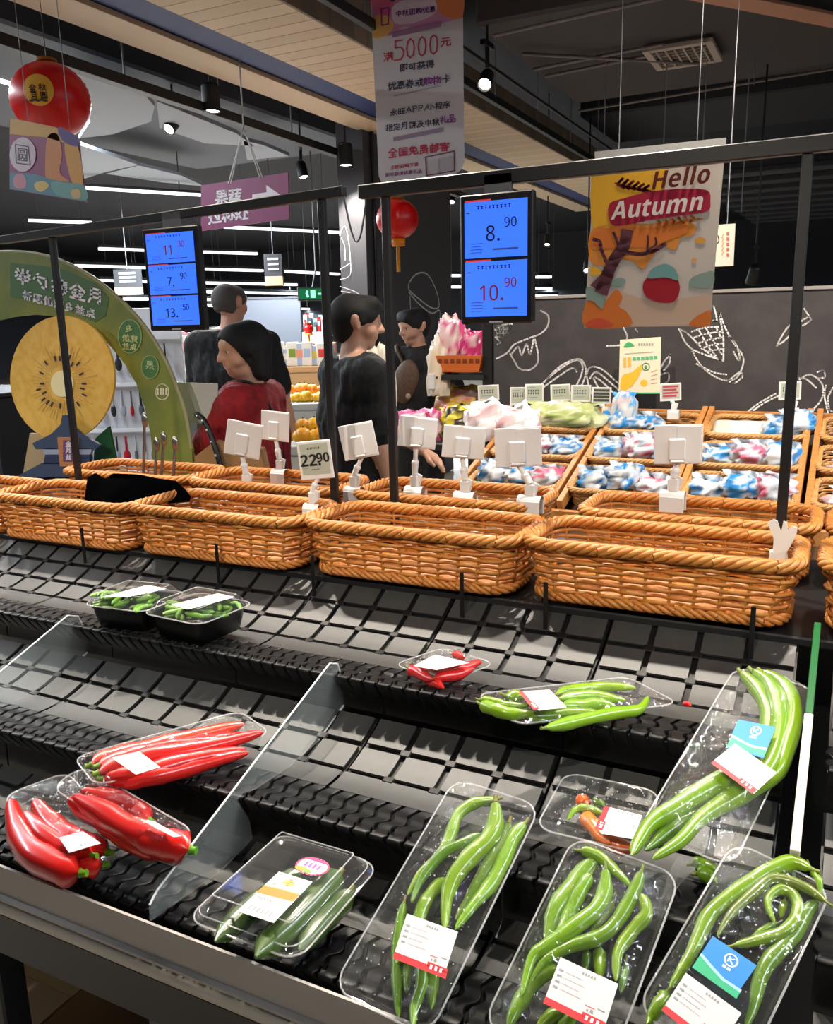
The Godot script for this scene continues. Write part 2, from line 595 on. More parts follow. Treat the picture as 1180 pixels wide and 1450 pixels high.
func build_display() -> void:
	var names := ["lowest", "middle", "upper"]
	for k in 3:
		var tr: Array = TIERS[k]
		var label: String = "black ribbed plastic tray with square pads on the %s step of the vegetable display" % names[k]
		var group: String = "trays of the %s step" % names[k]
		var proto: Node3D = tray_prototype("display_tray", tr[2], [0.07, 0.105, 0.068][k], label, group)
		var first := true
		for i in range(-7, 1):
			var x := -0.033 + MODULE * i if i < 0 else 0.018
			if k == 0 and i < -5:
				continue
			var at := Vector3(x, tr[1], tr[0])
			if first:
				proto.position = at
				first = false
			else:
				var l := label
				var g := group
				if i == 0:
					l = "black ribbed tray of the neighbouring display unit, %s step" % names[k]
					g = ""
				var o := copy(proto, "display_tray", at, l, g)
				if i == 0:
					o.remove_meta("group")
	# carcass under the trays
	var t := thing("display_stand", "black steel stand with a grey front rail under the plastic trays", "display stand", Vector3(-1.1, 0, -1.2))
	var steel := mat(Color(0.075, 0.077, 0.085), 0.42)
	var rail := MB.new()
	var face := PackedVector2Array(pairs([0.700, 0.792, 0.704, 0.792, 0.7045, 0.752, 0.699, 0.745, 0.694, 0.742, 0.694, 0.738, 0.6995, 0.74]))
	var along := Transform3D(Basis(Vector3(0, 0, -1), Vector3(0, 1, 0), Vector3(1, 0, 0)), Vector3(-1.24, 0, 0))
	rail.prism(face, along, 1.21)
	partw(t, "price_rail", rail, mat(Color(0.66, 0.64, 0.62), 0.42, 0.15))
	var mould := MB.new()
	mould.tube([Vector3(-1.24, 0.722, -0.706), Vector3(-0.035, 0.722, -0.706)], 0.014, 12)
	partw(t, "moulding", mould, mat(Color(0.82, 0.78, 0.72), 0.4))
	var panel := MB.new()
	panel.box(Vector3(-0.64, 0.655, -0.735), Vector3(1.2, 0.11, 0.02), Basis(), 0.004)
	panel.box(Vector3(-0.64, 0.70, -0.715), Vector3(1.2, 0.012, 0.03))
	partw(t, "front_panel", panel, steel)
	for x in [-1.2, -0.64, -0.08]:
		var leg := MB.new()
		leg.box(Vector3(x, 0.3, -0.78), Vector3(0.05, 0.6, 0.05), Basis(), 0.004)
		partw(t, "leg", leg, steel)
		var br := MB.new()
		br.prism(PackedVector2Array(pairs([0.70, 0.75, 0.73, 0.75, 0.80, 0.6, 0.80, 0.56, 0.76, 0.6])), Transform3D(Basis(Vector3(0, 0, -1), Vector3(0, 1, 0), Vector3(1, 0, 0)), Vector3(x - 0.004, 0, 0)), 0.008)
		partw(t, "bracket", br, steel)
		for y in [0.5, 0.58]:
			var bolt := MB.new()
			bolt.lathe([Vector2(0.001, 0.004), Vector2(0.008, 0.003), Vector2(0.009, 0.0)], 10, Transform3D(Basis(Vector3.RIGHT, PI / 2), Vector3(x, y, -0.754)))
			partw(t, "bolt", bolt, mat(Color(0.5, 0.5, 0.52), 0.35, 0.8))
	var back := MB.new()
	back.box(Vector3(-1.0, 0.35, -1.2), Vector3(2.6, 0.7, 0.02))
	partw(t, "inner_panel", back, steel)
	var shelf := MB.new()
	shelf.box(Vector3(-0.9, 1.006, -1.765), Vector3(3.2, 0.016, 0.52), Basis(), 0.003)
	partw(t, "basket_shelf", shelf, steel)
	var fronts := MB.new()
	fronts.box(Vector3(-0.9, 0.5, -1.75), Vector3(3.0, 0.98, 0.05))
	partw(t, "shelf_support", fronts, steel)
	for q in [118, 308, 443, 654, 773, 1066]:
		var a := at_z(q, [770, 795, 800, 825, 840, 885][[118, 308, 443, 654, 773, 1066].find(q)], -1.466)
		var g := MB.new()
		g.box(Vector3(a.x, 1.022, -1.466), Vector3(0.0085, 0.10, 0.004), Basis(), 0.001)
		partw(t, "guard_tab", g, mat(Color(0.03, 0.03, 0.03), 0.4))
	# carton on the floor below
	var cart := thing("carton", "brown cardboard carton on the floor under the display stand", "carton", Vector3(-1.42, 0, -0.95))
	var cb := MB.new()
	cb.box(Vector3(0, 0.16, 0), Vector3(0.4, 0.32, 0.3), Basis(), 0.003)
	part(cart, "box", cb, mat(Color(0.55, 0.42, 0.28), 0.8))
	var tp := MB.new()
	tp.box(Vector3(0, 0.321, 0), Vector3(0.4, 0.002, 0.06))
	part(cart, "tape", tp, mat(Color(0.62, 0.5, 0.33), 0.3))
	# clear dividers
	var shape := PackedVector2Array(pairs([0.708, 0.789, 0.709, 0.812, 0.725, 0.824, 1.165, 0.976, 1.19, 0.966, 1.222, 0.886, 1.195, 0.872, 1.12, 0.852, 1.03, 0.848, 0.94, 0.856, 0.908, 0.866, 0.896, 0.862, 0.92, 0.815, 0.925, 0.78, 0.85, 0.772, 0.72, 0.788]))
	for x in [-0.765, -1.405]:
		var m := MB.new()
		m.prism(shape, Transform3D(Basis(Vector3(0, 0, -1), Vector3(0, 1, 0), Vector3(1, 0, 0)), Vector3(x - 0.0015, 0, 0)), 0.003)
		var o := thing("shelf_divider", "clear acrylic divider standing across the steps " + ("beside the boxed cucumbers" if x > -1.0 else "left of the long red pepper pack"), "divider", Vector3(x, 0.79, -0.95))
		partw(o, "pane", m, mat_clear(0.07, 0.03, Color(0.93, 0.97, 0.96)))
		var e := MB.new()
		var edge := [Vector3(x, 0.812, -0.709), Vector3(x, 0.824, -0.725), Vector3(x, 0.976, -1.165), Vector3(x, 0.966, -1.19), Vector3(x, 0.886, -1.222), Vector3(x, 0.852, -1.12)]
		e.tube(edge, 0.0017, 6)
		partw(o, "polished_edge", e, mat(Color(0.9, 0.91, 0.9), 0.35))
	var o := thing("end_divider", "tall clear divider with pale green edge closing the end of the display unit", "divider", Vector3(-0.009, 0.86, -1.1))
	var m := MB.new()
	m.prism(PackedVector2Array(pairs([0.975, 0.938, 1.185, 1.018, 1.40, 1.075, 1.42, 0.995, 1.2, 0.955, 1.19, 0.90, 0.99, 0.87])), Transform3D(Basis(Vector3(0, 0, -1), Vector3(0, 1, 0), Vector3(1, 0, 0)), Vector3(-0.0105, 0, 0)), 0.004)
	partw(o, "pane", m, mat_clear(0.1, 0.05, Color(0.75, 0.95, 0.85)))
	var e1 := MB.new()
	bar(e1, Vector3(-0.0095, 0.938, -0.975), Vector3(-0.0085, 1.018, -1.185), 0.011, 0.012, 0.001)
	partw(o, "white_edge", e1, mat(Color(0.82, 0.78, 0.72), 0.4))
	var e2 := MB.new()
	bar(e2, Vector3(-0.0085, 1.018, -1.185), Vector3(-0.0085, 1.075, -1.40), 0.010, 0.013, 0.001)
	partw(o, "green_edge", e2, mat(Color(0.03, 0.36, 0.15), 0.3))

# ---------------------------------------------------------------- wicker baskets
func rounded(w: float, d: float, r: float, s: float) -> Array:        # point and outward direction on a rounded rectangle, s in 0..1
	var sides := [w - 2 * r, PI * r / 2, d - 2 * r, PI * r / 2, w - 2 * r, PI * r / 2, d - 2 * r, PI * r / 2]
	var total := 0.0
	for q in sides:
		total += q
	var left := fposmod(s, 1.0) * total
	var hw := w / 2 - r
	var hd := d / 2 - r
	var corner := [Vector2(hw, hd), Vector2(hw, -hd), Vector2(-hw, -hd), Vector2(-hw, hd)]
	for i in 8:
		if left <= sides[i] or i == 7:
			var k := i / 2
			if i % 2 == 0:
				var dir: Vector2 = [Vector2(1, 0), Vector2(0, -1), Vector2(-1, 0), Vector2(0, 1)][k]
				var out: Vector2 = [Vector2(0, 1), Vector2(1, 0), Vector2(0, -1), Vector2(-1, 0)][k]
				var from: Vector2 = corner[(k + 3) % 4] + out * r
				return [from + dir * left, out]
			var a: float = PI / 2 - PI / 2 * k - left / r
			var o2 := Vector2(cos(a), sin(a))
			return [corner[k] + o2 * r, o2]
		left -= sides[i]
	return []
func wicker_tone(mb: MB, base: Color) -> void:          # every rod has a tone of its own
	mb.col = base.lerp(Color(base.r * 1.02, base.g * 1.28, base.b * 1.4), rng.randf())
func basket_meshes(w: float, d: float, h: float, rows: int, base: Color) -> Dictionary:
	var out := {}
	var waves := int(round((w + d) * 2 / 0.05 / 2.0)) * 2
	var per := 5
	var weave := MB.new()
	for k in rows:
		var f := (k + 0.8) / (rows + 0.6)
		var y := lerpf(0.012, h - 0.008, f)
		var ww := lerpf(w * 0.93, w, f)
		var dd := lerpf(d * 0.86, d, f)
		for q in waves:
			wicker_tone(weave, base)
			var pts := []
			for i in per + 1:
				var s := (q + float(i) / per) / waves
				var pn := rounded(ww, dd, 0.045, s)
				var a := 0.0046 * sin(PI * (q + float(i) / per) + PI * k)
				pts.append(Vector3(pn[0].x + pn[1].x * a, y + 0.0012 * sin(PI * i / per), pn[0].y + pn[1].y * a))
			weave.tube(pts, 0.0047, 5, false)
	out.weave = weave
	var stakes := MB.new()
	for q in waves:
		wicker_tone(stakes, base)
		var a := rounded(w * 0.93, d * 0.86, 0.045, float(q) / waves)
		var b := rounded(w, d, 0.045, float(q) / waves)
		stakes.tube([Vector3(a[0].x, 0.004, a[0].y), Vector3(b[0].x, h, b[0].y)], 0.0032, 5, false)
	out.stakes = stakes
	var rim := MB.new()
	var foot := MB.new()
	for part_ in 2:
		var mb: MB = rim if part_ == 0 else foot
		var strands := 5 if part_ == 0 else 4
		var turns := int((w + d) * 2 / (0.1 if part_ == 0 else 0.085))
		var hr := 0.0085 if part_ == 0 else 0.0065
		var sr := 0.0062 if part_ == 0 else 0.0054
		var y0 := h + 0.001 if part_ == 0 else 0.0105
		var ww := w + 0.004 if part_ == 0 else w * 0.94
		var dd := d + 0.004 if part_ == 0 else d * 0.87
		for st in strands:
			for t in turns:
				wicker_tone(mb, base)
				var pts := []
				for i in 11:
					var k := t + i / 10.0
					var pn := rounded(ww, dd, 0.048, k / turns)
					var ang := TAU * (k * (1.0 if part_ == 0 else -1.0) + float(st) / strands)
					pts.append(Vector3(pn[0].x + pn[1].x * hr * cos(ang), y0 + hr * sin(ang) * (0.85 if part_ == 0 else 1.0), pn[0].y + pn[1].y * hr * cos(ang)))
				mb.tube(pts, sr, 5, false)
	out.rim = rim
	out.foot = foot
	var floor_ := MB.new()
	var q := int(d * 0.8 / 0.009)
	for i in q:
		wicker_tone(floor_, base)
		var z := -d * 0.4 + d * 0.8 * (i + 0.5) / q
		floor_.tube([Vector3(-w * 0.45, 0.008, z), Vector3(0, 0.0085, z), Vector3(w * 0.45, 0.008, z)], 0.0046, 4, false)
	out.floor = floor_
	for k in out.keys():
		out[k] = out[k].mesh()
	return out
func put_basket(kit: Dictionary, at: Vector3, tilt: float, label: String, group: String, nm := "wicker_basket") -> Node3D:
	var t := thing(nm, label, "basket", at, group)
	t.rotation.x = tilt
	var m := mat_tinted(0.42)
	for k in [["woven_side", "weave"], ["upright_stakes", "stakes"], ["braided_rim", "rim"], ["braided_foot", "foot"], ["woven_floor", "floor"]]:
		var o := part(t, k[0], kit[k[1]], m)
		o.set_meta("kind", "stuff")
	return t
var kit_small: Dictionary
func build_baskets() -> void:
	var honey := Color(0.47, 0.152, 0.026)
	var kit := basket_meshes(0.476, 0.205, 0.112, 7, honey)
	var spots := [-2.275, -1.785, -1.295, -0.785, -0.285, 0.235]
	var who := ["empty wicker basket in the front row under the kiwi arch", "empty wicker basket in the front row, left end of the lit baskets", "empty wicker basket in the front row under the price card reading 22.90", "empty wicker basket in the front row between the card clips and the forked clip", "empty wicker basket in the front row holding the white forked clip", "wicker basket in the front row on the neighbouring display unit"]
	for i in spots.size():
		put_basket(kit, Vector3(spots[i], 1.018 + 0.004 * (i - 2), -1.585 + 0.012 * (2.5 - i) * 0.3), 0.0, who[i], "front row of baskets")
	var who2 := ["empty wicker basket in the rear row behind the black cloth", "empty wicker basket in the rear row behind the price card reading 22.90", "empty wicker basket in the rear row holding three blank card clips", "empty wicker basket in the rear row with the large square card clip", "wicker basket in the rear row on the neighbouring display unit"]
	var s2 := [-1.9, -1.4, -0.86, -0.27, 0.24]
	for i in 5:
		put_basket(kit, Vector3(s2[i], 1.018, -1.915), 0.0, who2[i], "rear row of baskets")
	kit_small = basket_meshes(0.36, 0.26, 0.08, 5, Color(0.56, 0.28, 0.1))

# ---------------------------------------------------------------- sign frame above the baskets
func bar(mb: MB, a: Vector3, b: Vector3, w: float, h: float, bev := 0.002) -> void:
	var d := (b - a)
	var x := d.normalized()
	var up := Vector3.UP if absf(x.y) < 0.9 else Vector3.BACK
	var z := x.cross(up).normalized()
	mb.box((a + b) / 2, Vector3(d.length(), h, w), Basis(x, z.cross(x), z), bev)
func build_frame() -> void:
	var black := mat(Color(0.075, 0.075, 0.085), 0.4)
	var z := -1.745
	for k in 2:
		var xs: Array = [[-2.2, -1.045, -1.99, -1.107], [-1.005, 0.55, -0.94, -0.089]][k]
		var t := thing("sign_frame", "black steel frame of posts and top bar carrying the " + ["three-price screen" if k == 0 else "two-price screen"][0], "frame", Vector3(xs[2], 1.01, z))
		var y0 := 1.812 if k == 0 else 1.838
		var y1 := 1.848 if k == 0 else 1.842
		var m := MB.new()
		var th: float = [0.022, 0.029][k]
		bar(m, Vector3(xs[0], y0 - 0.012 + th / 2, z), Vector3(xs[1], y1 - 0.012 + th / 2, z), 0.022, th)
		partw(t, "top_bar", m, black)
		for x in [xs[2], xs[3]]:
			var p := MB.new()
			var top := lerpf(y0, y1, (x - xs[0]) / (xs[1] - xs[0])) - 0.012
			p.box(Vector3(x, (1.018 + top) / 2, z), Vector3(0.019, top - 1.018, 0.014), Basis(), 0.002)
			partw(t, "post", p, black)
			var f := MB.new()
			f.box(Vector3(x, 1.021, z), Vector3(0.06, 0.006, 0.05), Basis(), 0.001)
			partw(t, "foot_plate", f, black)
	var cord := MB.new()
	var c := []
	for i in 15:
		var k := i / 14.0
		c.append(Vector3(lerpf(-1.045, -0.985, k), 1.835 - 0.1 * sin(PI * k), z + 0.004))
	cord.tube(c, 0.0022, 6)
	one("cord", "thin dark cord looping between the two frame bars", "cord", cord, mat(Color(0.25, 0.25, 0.27), 0.5))

# ---------------------------------------------------------------- vegetables and their packs
func smooth3(pts: Array, k: int) -> Array:
	var r := []
	var m := pts.size()
	for i in m - 1:
		var p0: Vector3 = pts[maxi(i - 1, 0)]
		var p3: Vector3 = pts[mini(i + 2, m - 1)]
		for j in k:
			r.append((pts[i] as Vector3).cubic_interpolate(pts[i + 1], p0, p3, float(j) / k))
	r.append(pts[m - 1])
	return r

class Pack:
	var p0: Vector3            # a point of the plane it lies in
	var nn: Vector3            # the plane's normal
	var ce: Vector3
	var u: Vector3             # along its length, away from the viewer
	var w: Vector3             # across, to the right
	var lu: float
	var lw: float
	var node: Node3D
	var humps := []            # [point in pack axes, radius] of what lies inside
	func local(p: Vector3) -> Vector3:
		var d := p - ce
		return Vector3(d.dot(w), d.dot(nn), d.dot(u))
	func world(q: Vector3) -> Vector3:
		return ce + w * q.x + nn * q.y + u * q.z

var ox := 0.0
var oy := 0.0
var os := 1.0
func zoomed(x: float, y: float, s: float) -> void:            # the crop in which the next pixels were read
	ox = x; oy = y; os = s
func px(x: float, y: float) -> Vector2:
	return Vector2(ox + x / os, oy + y / os)

# corners: far left, far right, near right, near left, in pixels of the crop; a and b are (z, height) of the plane
func new_pack(nm: String, label: String, a: Vector2, b: Vector2, corners: Array, lift := 0.0, category := "vegetable pack", group := "") -> Pack:
	var k := Pack.new()
	k.p0 = Vector3(0, a.y, a.x)
	k.nn = Vector3(0, -(b.x - a.x), b.y - a.y).normalized()
	var q := []
	for c in pairs(corners):
		var g := px(c.x, c.y)
		q.append(at_plane(g.x, g.y, k.p0 + k.nn * lift, k.nn) - k.nn * lift)
	k.ce = (q[0] + q[1] + q[2] + q[3]) / 4.0
	k.u = (q[0] + q[1] - q[2] - q[3]) / 2.0
	k.lu = k.u.length()
	k.u /= k.lu
	k.w = (q[1] + q[2] - q[0] - q[3]) / 2.0
	k.w -= k.u * k.w.dot(k.u)
	k.lw = k.w.length()
	k.w /= k.lw
	k.node = thing(nm, label, category, k.ce, group)
	return k
func on_pack(k: Pack, g: Vector2, h: float) -> Vector3:
	return at_plane(g.x, g.y, k.p0 + k.nn * h, k.nn)

# rings of a rounded rectangle at several heights: [inset, height]
func ring_shell(k: Pack, rings: Array, r: float, ribs := 0.0, count := 88) -> MB:
	var m := MB.new()
	var p := PackedVector3Array()
	for e in rings:
		for i in count:
			var q := rounded(k.lw - 2 * e[0], k.lu - 2 * e[0], maxf(r - e[0], 0.006), float(i) / count)
			var o: float = ribs * (1.0 if i % 2 == 0 else -1.0) * (1.0 if e.size() > 2 else 0.0)
			p.append(k.world(Vector3(q[0].x + q[1].x * o, e[1], q[0].y + q[1].y * o)))
	m.grid(p, count, rings.size(), true, true)
	return m
func cap(k: Pack, m: MB, inset: float, h: float, r: float, up: float) -> void:
	var f := []
	for i in 32:
		var q := rounded(k.lw - 2 * inset, k.lu - 2 * inset, r, float(i) / 32)
		f.append(k.world(Vector3(q[0].x, h, q[0].y)))
	m.face(f, k.nn * up)

func pepper(k: Pack, nm: String, label: String, way: Array, width: float, h: float, tone: Color, category := "pepper", group := "", stem := Color(0.45, 0.5, 0.2), ends := [0.35, 0.3]) -> void:
	var pts := []
	var dist := 0.0
	for q in pairs(way):
		var g := px(q.x, q.y)
		pts.append(on_pack(k, g, h))
	dist = (pts[0] - EYE).dot(AHEAD)
	var r := width / os / LENS * dist * 0.61
	pts = smooth3(pts, 6)
	var m := MB.new()
	var rad := []
	var c := []
	for i in pts.size():
		var t := float(i) / (pts.size() - 1)
		var f := minf(lerpf(ends[0], 1.0, clampf(t / 0.14, 0, 1) ** 0.6), lerpf(ends[1], 1.0, clampf((1.0 - t) / 0.4, 0, 1) ** 0.7))
		rad.append(r * f * (1.0 + 0.05 * sin(t * 23.0 + width) + 0.03 * sin(t * 51.0)))
		pts[i] += k.nn * 0.0012 * sin(t * 9.0 + width)
	# closed ends
	var a: Vector3 = pts[0]
	var b: Vector3 = pts[pts.size() - 1]
	pts.push_front(a + (a - pts[1]).normalized() * rad[0] * 0.6)
	rad.push_front(rad[0] * 0.3)
	pts.append(b + (b - pts[pts.size() - 2]).normalized() * rad[rad.size() - 1] * 1.2)
	rad.append(rad[rad.size() - 1] * 0.15)
	m.col = tone.lerp(Color(tone.g, tone.g, tone.b), rng.randf_range(0.0, 0.14)) if tone.g > tone.r else tone     # some pods are yellower than others
	m.tube(pts, rad, 10)
	var t := thing(nm, label, category, pts[pts.size() / 2] - k.nn * r, group)
	var skin := mat_tinted(0.3)
	skin.clearcoat_enabled = true
	skin.clearcoat = 0.6
	skin.clearcoat_roughness = 0.12
	partw(t, "flesh", m, skin)
	for i in range(0, pts.size(), 3):
		k.humps.append([k.local(pts[i]), rad[i]])
	if stem.a > 0.5:
		var s := MB.new()
		var d := ((pts[0] as Vector3) - (pts[2] as Vector3)).normalized()
		s.tube([pts[0] - d * 0.001, pts[0] + d * 0.004, pts[0] + d * 0.009 + k.nn * 0.001], [r * 0.34, r * 0.22, r * 0.26], 6)
		partw(t, "stem", s, mat(stem, 0.6))

# cling film stretched over the pack: rests on what lies inside, tied down at the rim
func film(k: Pack, rim: float, rough := 0.05, alpha := 0.012, wrinkle := 0.0026) -> void:
	var nx := 44
	var nz := maxi(int(44.0 * k.lu / k.lw * 0.8), 26)
	var noise := FastNoiseLite.new()
	noise.seed = int(k.ce.x * 1000)
	noise.frequency = 70.0
	noise.fractal_type = FastNoiseLite.FRACTAL_RIDGED
	var p := PackedVector3Array()
	for j in nz:
		for i in nx:
			var a := 2.0 * i / (nx - 1) - 1.0
			var b := 2.0 * j / (nz - 1) - 1.0
			var q := Vector2(a * k.lw * 0.5, b * k.lu * 0.5)
			# squeeze the corners of the sheet onto the rounded rim
			var corner := maxf(absf(a) + absf(b) - 1.75, 0.0)
			q *= 1.0 - corner * 0.12
			var edge := minf((1.0 - absf(a)) * k.lw * 0.5, (1.0 - absf(b)) * k.lu * 0.5)
			var h := rim
			for e in k.humps:
				var d: float = Vector2(e[0].x, e[0].z).distance_to(q)
				h = maxf(h, e[0].y + e[1] + 0.0015 - maxf(d - e[1] * 0.5, 0.0) * 0.75)
			h = minf(h, rim + edge * 1.5 + 0.0005)
			var wr := noise.get_noise_2d(q.x * 1.0, q.y * 0.55) * wrinkle * clampf(edge / 0.008, 0, 1)
			p.append(k.world(Vector3(q.x, h + wr, q.y)))
	var m := MB.new()
	m.grid(p, nx, nz)
	partw(k.node, "cling_film", m, mat_clear(alpha, rough))
	# added pale beads standing in for glints on the wrinkled film
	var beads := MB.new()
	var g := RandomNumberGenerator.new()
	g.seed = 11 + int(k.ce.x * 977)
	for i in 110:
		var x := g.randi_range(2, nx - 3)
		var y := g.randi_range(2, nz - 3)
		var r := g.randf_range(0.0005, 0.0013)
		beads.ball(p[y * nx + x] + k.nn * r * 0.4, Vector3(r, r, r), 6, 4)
	partw(k.node, "glint_beads", beads, mat_clear(0.3, 0.08)).set_meta("kind", "stuff")
func clear_tray(k: Pack, rim: float) -> void:
	var m := ring_shell(k, [[0.013, 0.001], [0.009, 0.006], [0.004, rim - 0.003, 1], [0.002, rim - 0.001, 1], [-0.001, rim], [-0.004, rim + 0.0005], [-0.004, rim - 0.002]], 0.022, 0.0008)
	cap(k, m, 0.013, 0.001, 0.012, 1.0)
	partw(k.node, "clear_tray", m, mat_clear(0.025, 0.05))
	rim_line(k, rim + 0.0005, 0.003)

func rim_line(k: Pack, h: float, out: float, r := 0.0013) -> void:      # rolled plastic edge
	var m := MB.new()
	var p := []
	for i in 89:
		var q := rounded(k.lw + 2 * out, k.lu + 2 * out, 0.022 + out, float(i % 88) / 88)
		p.append(k.world(Vector3(q[0].x, h, q[0].y)))
	m.tube(p, r, 5, false)
	partw(k.node, "rolled_edge", m, mat_clear(0.22, 0.1))

# printed paper: corners top left, top right, bottom right, bottom left as read on the paper
func sticker(k: Pack, corners: Array, h: float, kind: String, nm := "price_label") -> MeshInstance3D:
	var q := []
	for c in pairs(corners):
		var g := px(c.x, c.y)
		q.append(on_pack(k, g, h))
	var m := MB.new()
	var paper := Color(0.68, 0.665, 0.65)
	if kind == "blue":
		paper = Color(0.004, 0.22, 0.72)
	m.col = paper
	m.face([q[0], q[1], q[2], q[3]], k.nn)
	m.face([q[0] - k.nn * 0.0005, q[1] - k.nn * 0.0005, q[2] - k.nn * 0.0005, q[3] - k.nn * 0.0005], -k.nn)
	for i in 4:
		var a: Vector3 = q[i]
		var b: Vector3 = q[(i + 1) % 4]
		m.face([a, b, b - k.nn * 0.0005, a - k.nn * 0.0005], (a + b) / 2 - (q[0] + q[2]) / 2)
	var o := partw(k.node, nm, m, mat_tinted(0.5))
	var ink := Ink.new()
	ink.step = 0.00015
	ink.place(q[0], q[1] - q[0], q[3] - q[0], k.nn)
	var grey := Color(0.3, 0.3, 0.32)
	var red := Color(0.75, 0.02, 0.035)
	if kind == "red":
		ink.rect(0, 0.86, 1, 0.14, red)
		ink.rect(0.62, 0.8, 0.38, 0.1, red)
		for i in 5:
			ink.rect(0.42 + 0.05 * i, 0.08, 0.03, 0.05, grey, 2)
		for i in 4:
			ink.rect(0.05, 0.22 + 0.12 * i, 0.08, 0.045, grey, 2)
			ink.rect(0.17, 0.23 + 0.12 * i, 0.3 + 0.06 * (i % 2), 0.015, Color(0.7, 0.5, 0.5), 2)
		ink.rect(0.62, 0.66, 0.16, 0.012, red, 2)
		ink.rect(0.66, 0.72, 0.03, 0.05, grey, 2)
		ink.rect(0.72, 0.70, 0.05, 0.06, grey, 2)
		ink.rect(0.82, 0.62, 0.12, 0.02, grey, 2)
		for i in 3:
			ink.rect(0.68 + 0.09 * i, 0.84, 0.045, 0.09, Color(0.95, 0.9, 0.9), 3)
	elif kind == "plain":
		for i in 4:
			ink.rect(0.12 + 0.04 * (i % 2), 0.2 + 0.15 * i, 0.5 + 0.1 * (i % 3), 0.03, Color(0.62, 0.6, 0.6))
		ink.rect(0.55, 0.7, 0.1, 0.14, grey)
		ink.rect(0.7, 0.74, 0.08, 0.1, grey)
	elif kind == "blue":
		ink.shape(pairs([0, 0.62, 0.35, 0.72, 0.7, 0.8, 1, 0.82, 1, 1, 0, 1]), Color(0.02, 0.42, 0.2))
		ink.shape(pairs([0, 0.55, 0.3, 0.66, 0.62, 0.76, 1, 0.74, 1, 0.82, 0.6, 0.83, 0.25, 0.72, 0, 0.63]), Color(0.35, 0.62, 0.9), 2)
		ink.ring(0.55, 0.27, 0.13, 0.15, 0.035, Color(0.85, 0.9, 0.95), 2)
		ink.line(pairs([0.5, 0.2, 0.5, 0.33]), 0.03, Color(0.85, 0.9, 0.95), 2)
		ink.line(pairs([0.6, 0.2, 0.52, 0.27, 0.61, 0.34]), 0.03, Color(0.85, 0.9, 0.95), 2)
		for i in 2:
			ink.rect(0.46 + 0.1 * i, 0.46, 0.075, 0.07, Color(0.75, 0.85, 0.95), 2)
	elif kind == "orange":
		ink.shape(pairs([0, 0.38, 0.5, 0.35, 1, 0.34, 1, 0.5, 0, 0.55]), Color(0.72, 0.2, 0.01))
		ink.line(pairs([0, 0.37, 0.5, 0.335, 1, 0.325]), 0.02, Color(0.3, 0.5, 0.1), 2)
		ink.rect(0.35, 0.12, 0.3, 0.1, Color(0.9, 0.42, 0.08), 2)
		for i in 4:
			ink.rect(0.44 + 0.05 * (i % 2), 0.09 + 0.045 * i, 0.1, 0.02, Color(0.75, 0.2, 0.05), 3)
		ink.rect(0.15, 0.25, 0.1, 0.05, Color(0.8, 0.3, 0.3), 2)
		for i in 5:
			ink.rect(0.12 + 0.09 * i, 0.6, 0.06, 0.045, grey, 2)
		ink.rect(0.12, 0.7, 0.45, 0.02, Color(0.5, 0.5, 0.5), 2)
		for i in 12:
			ink.rect(0.12 + 0.06 * i, 0.8, 0.02 + 0.02 * (i % 2), 0.11, grey, 2)
	if ink.v.size() > 0:
		partw(o, "print", ink, mat_tinted(0.5))
	return o

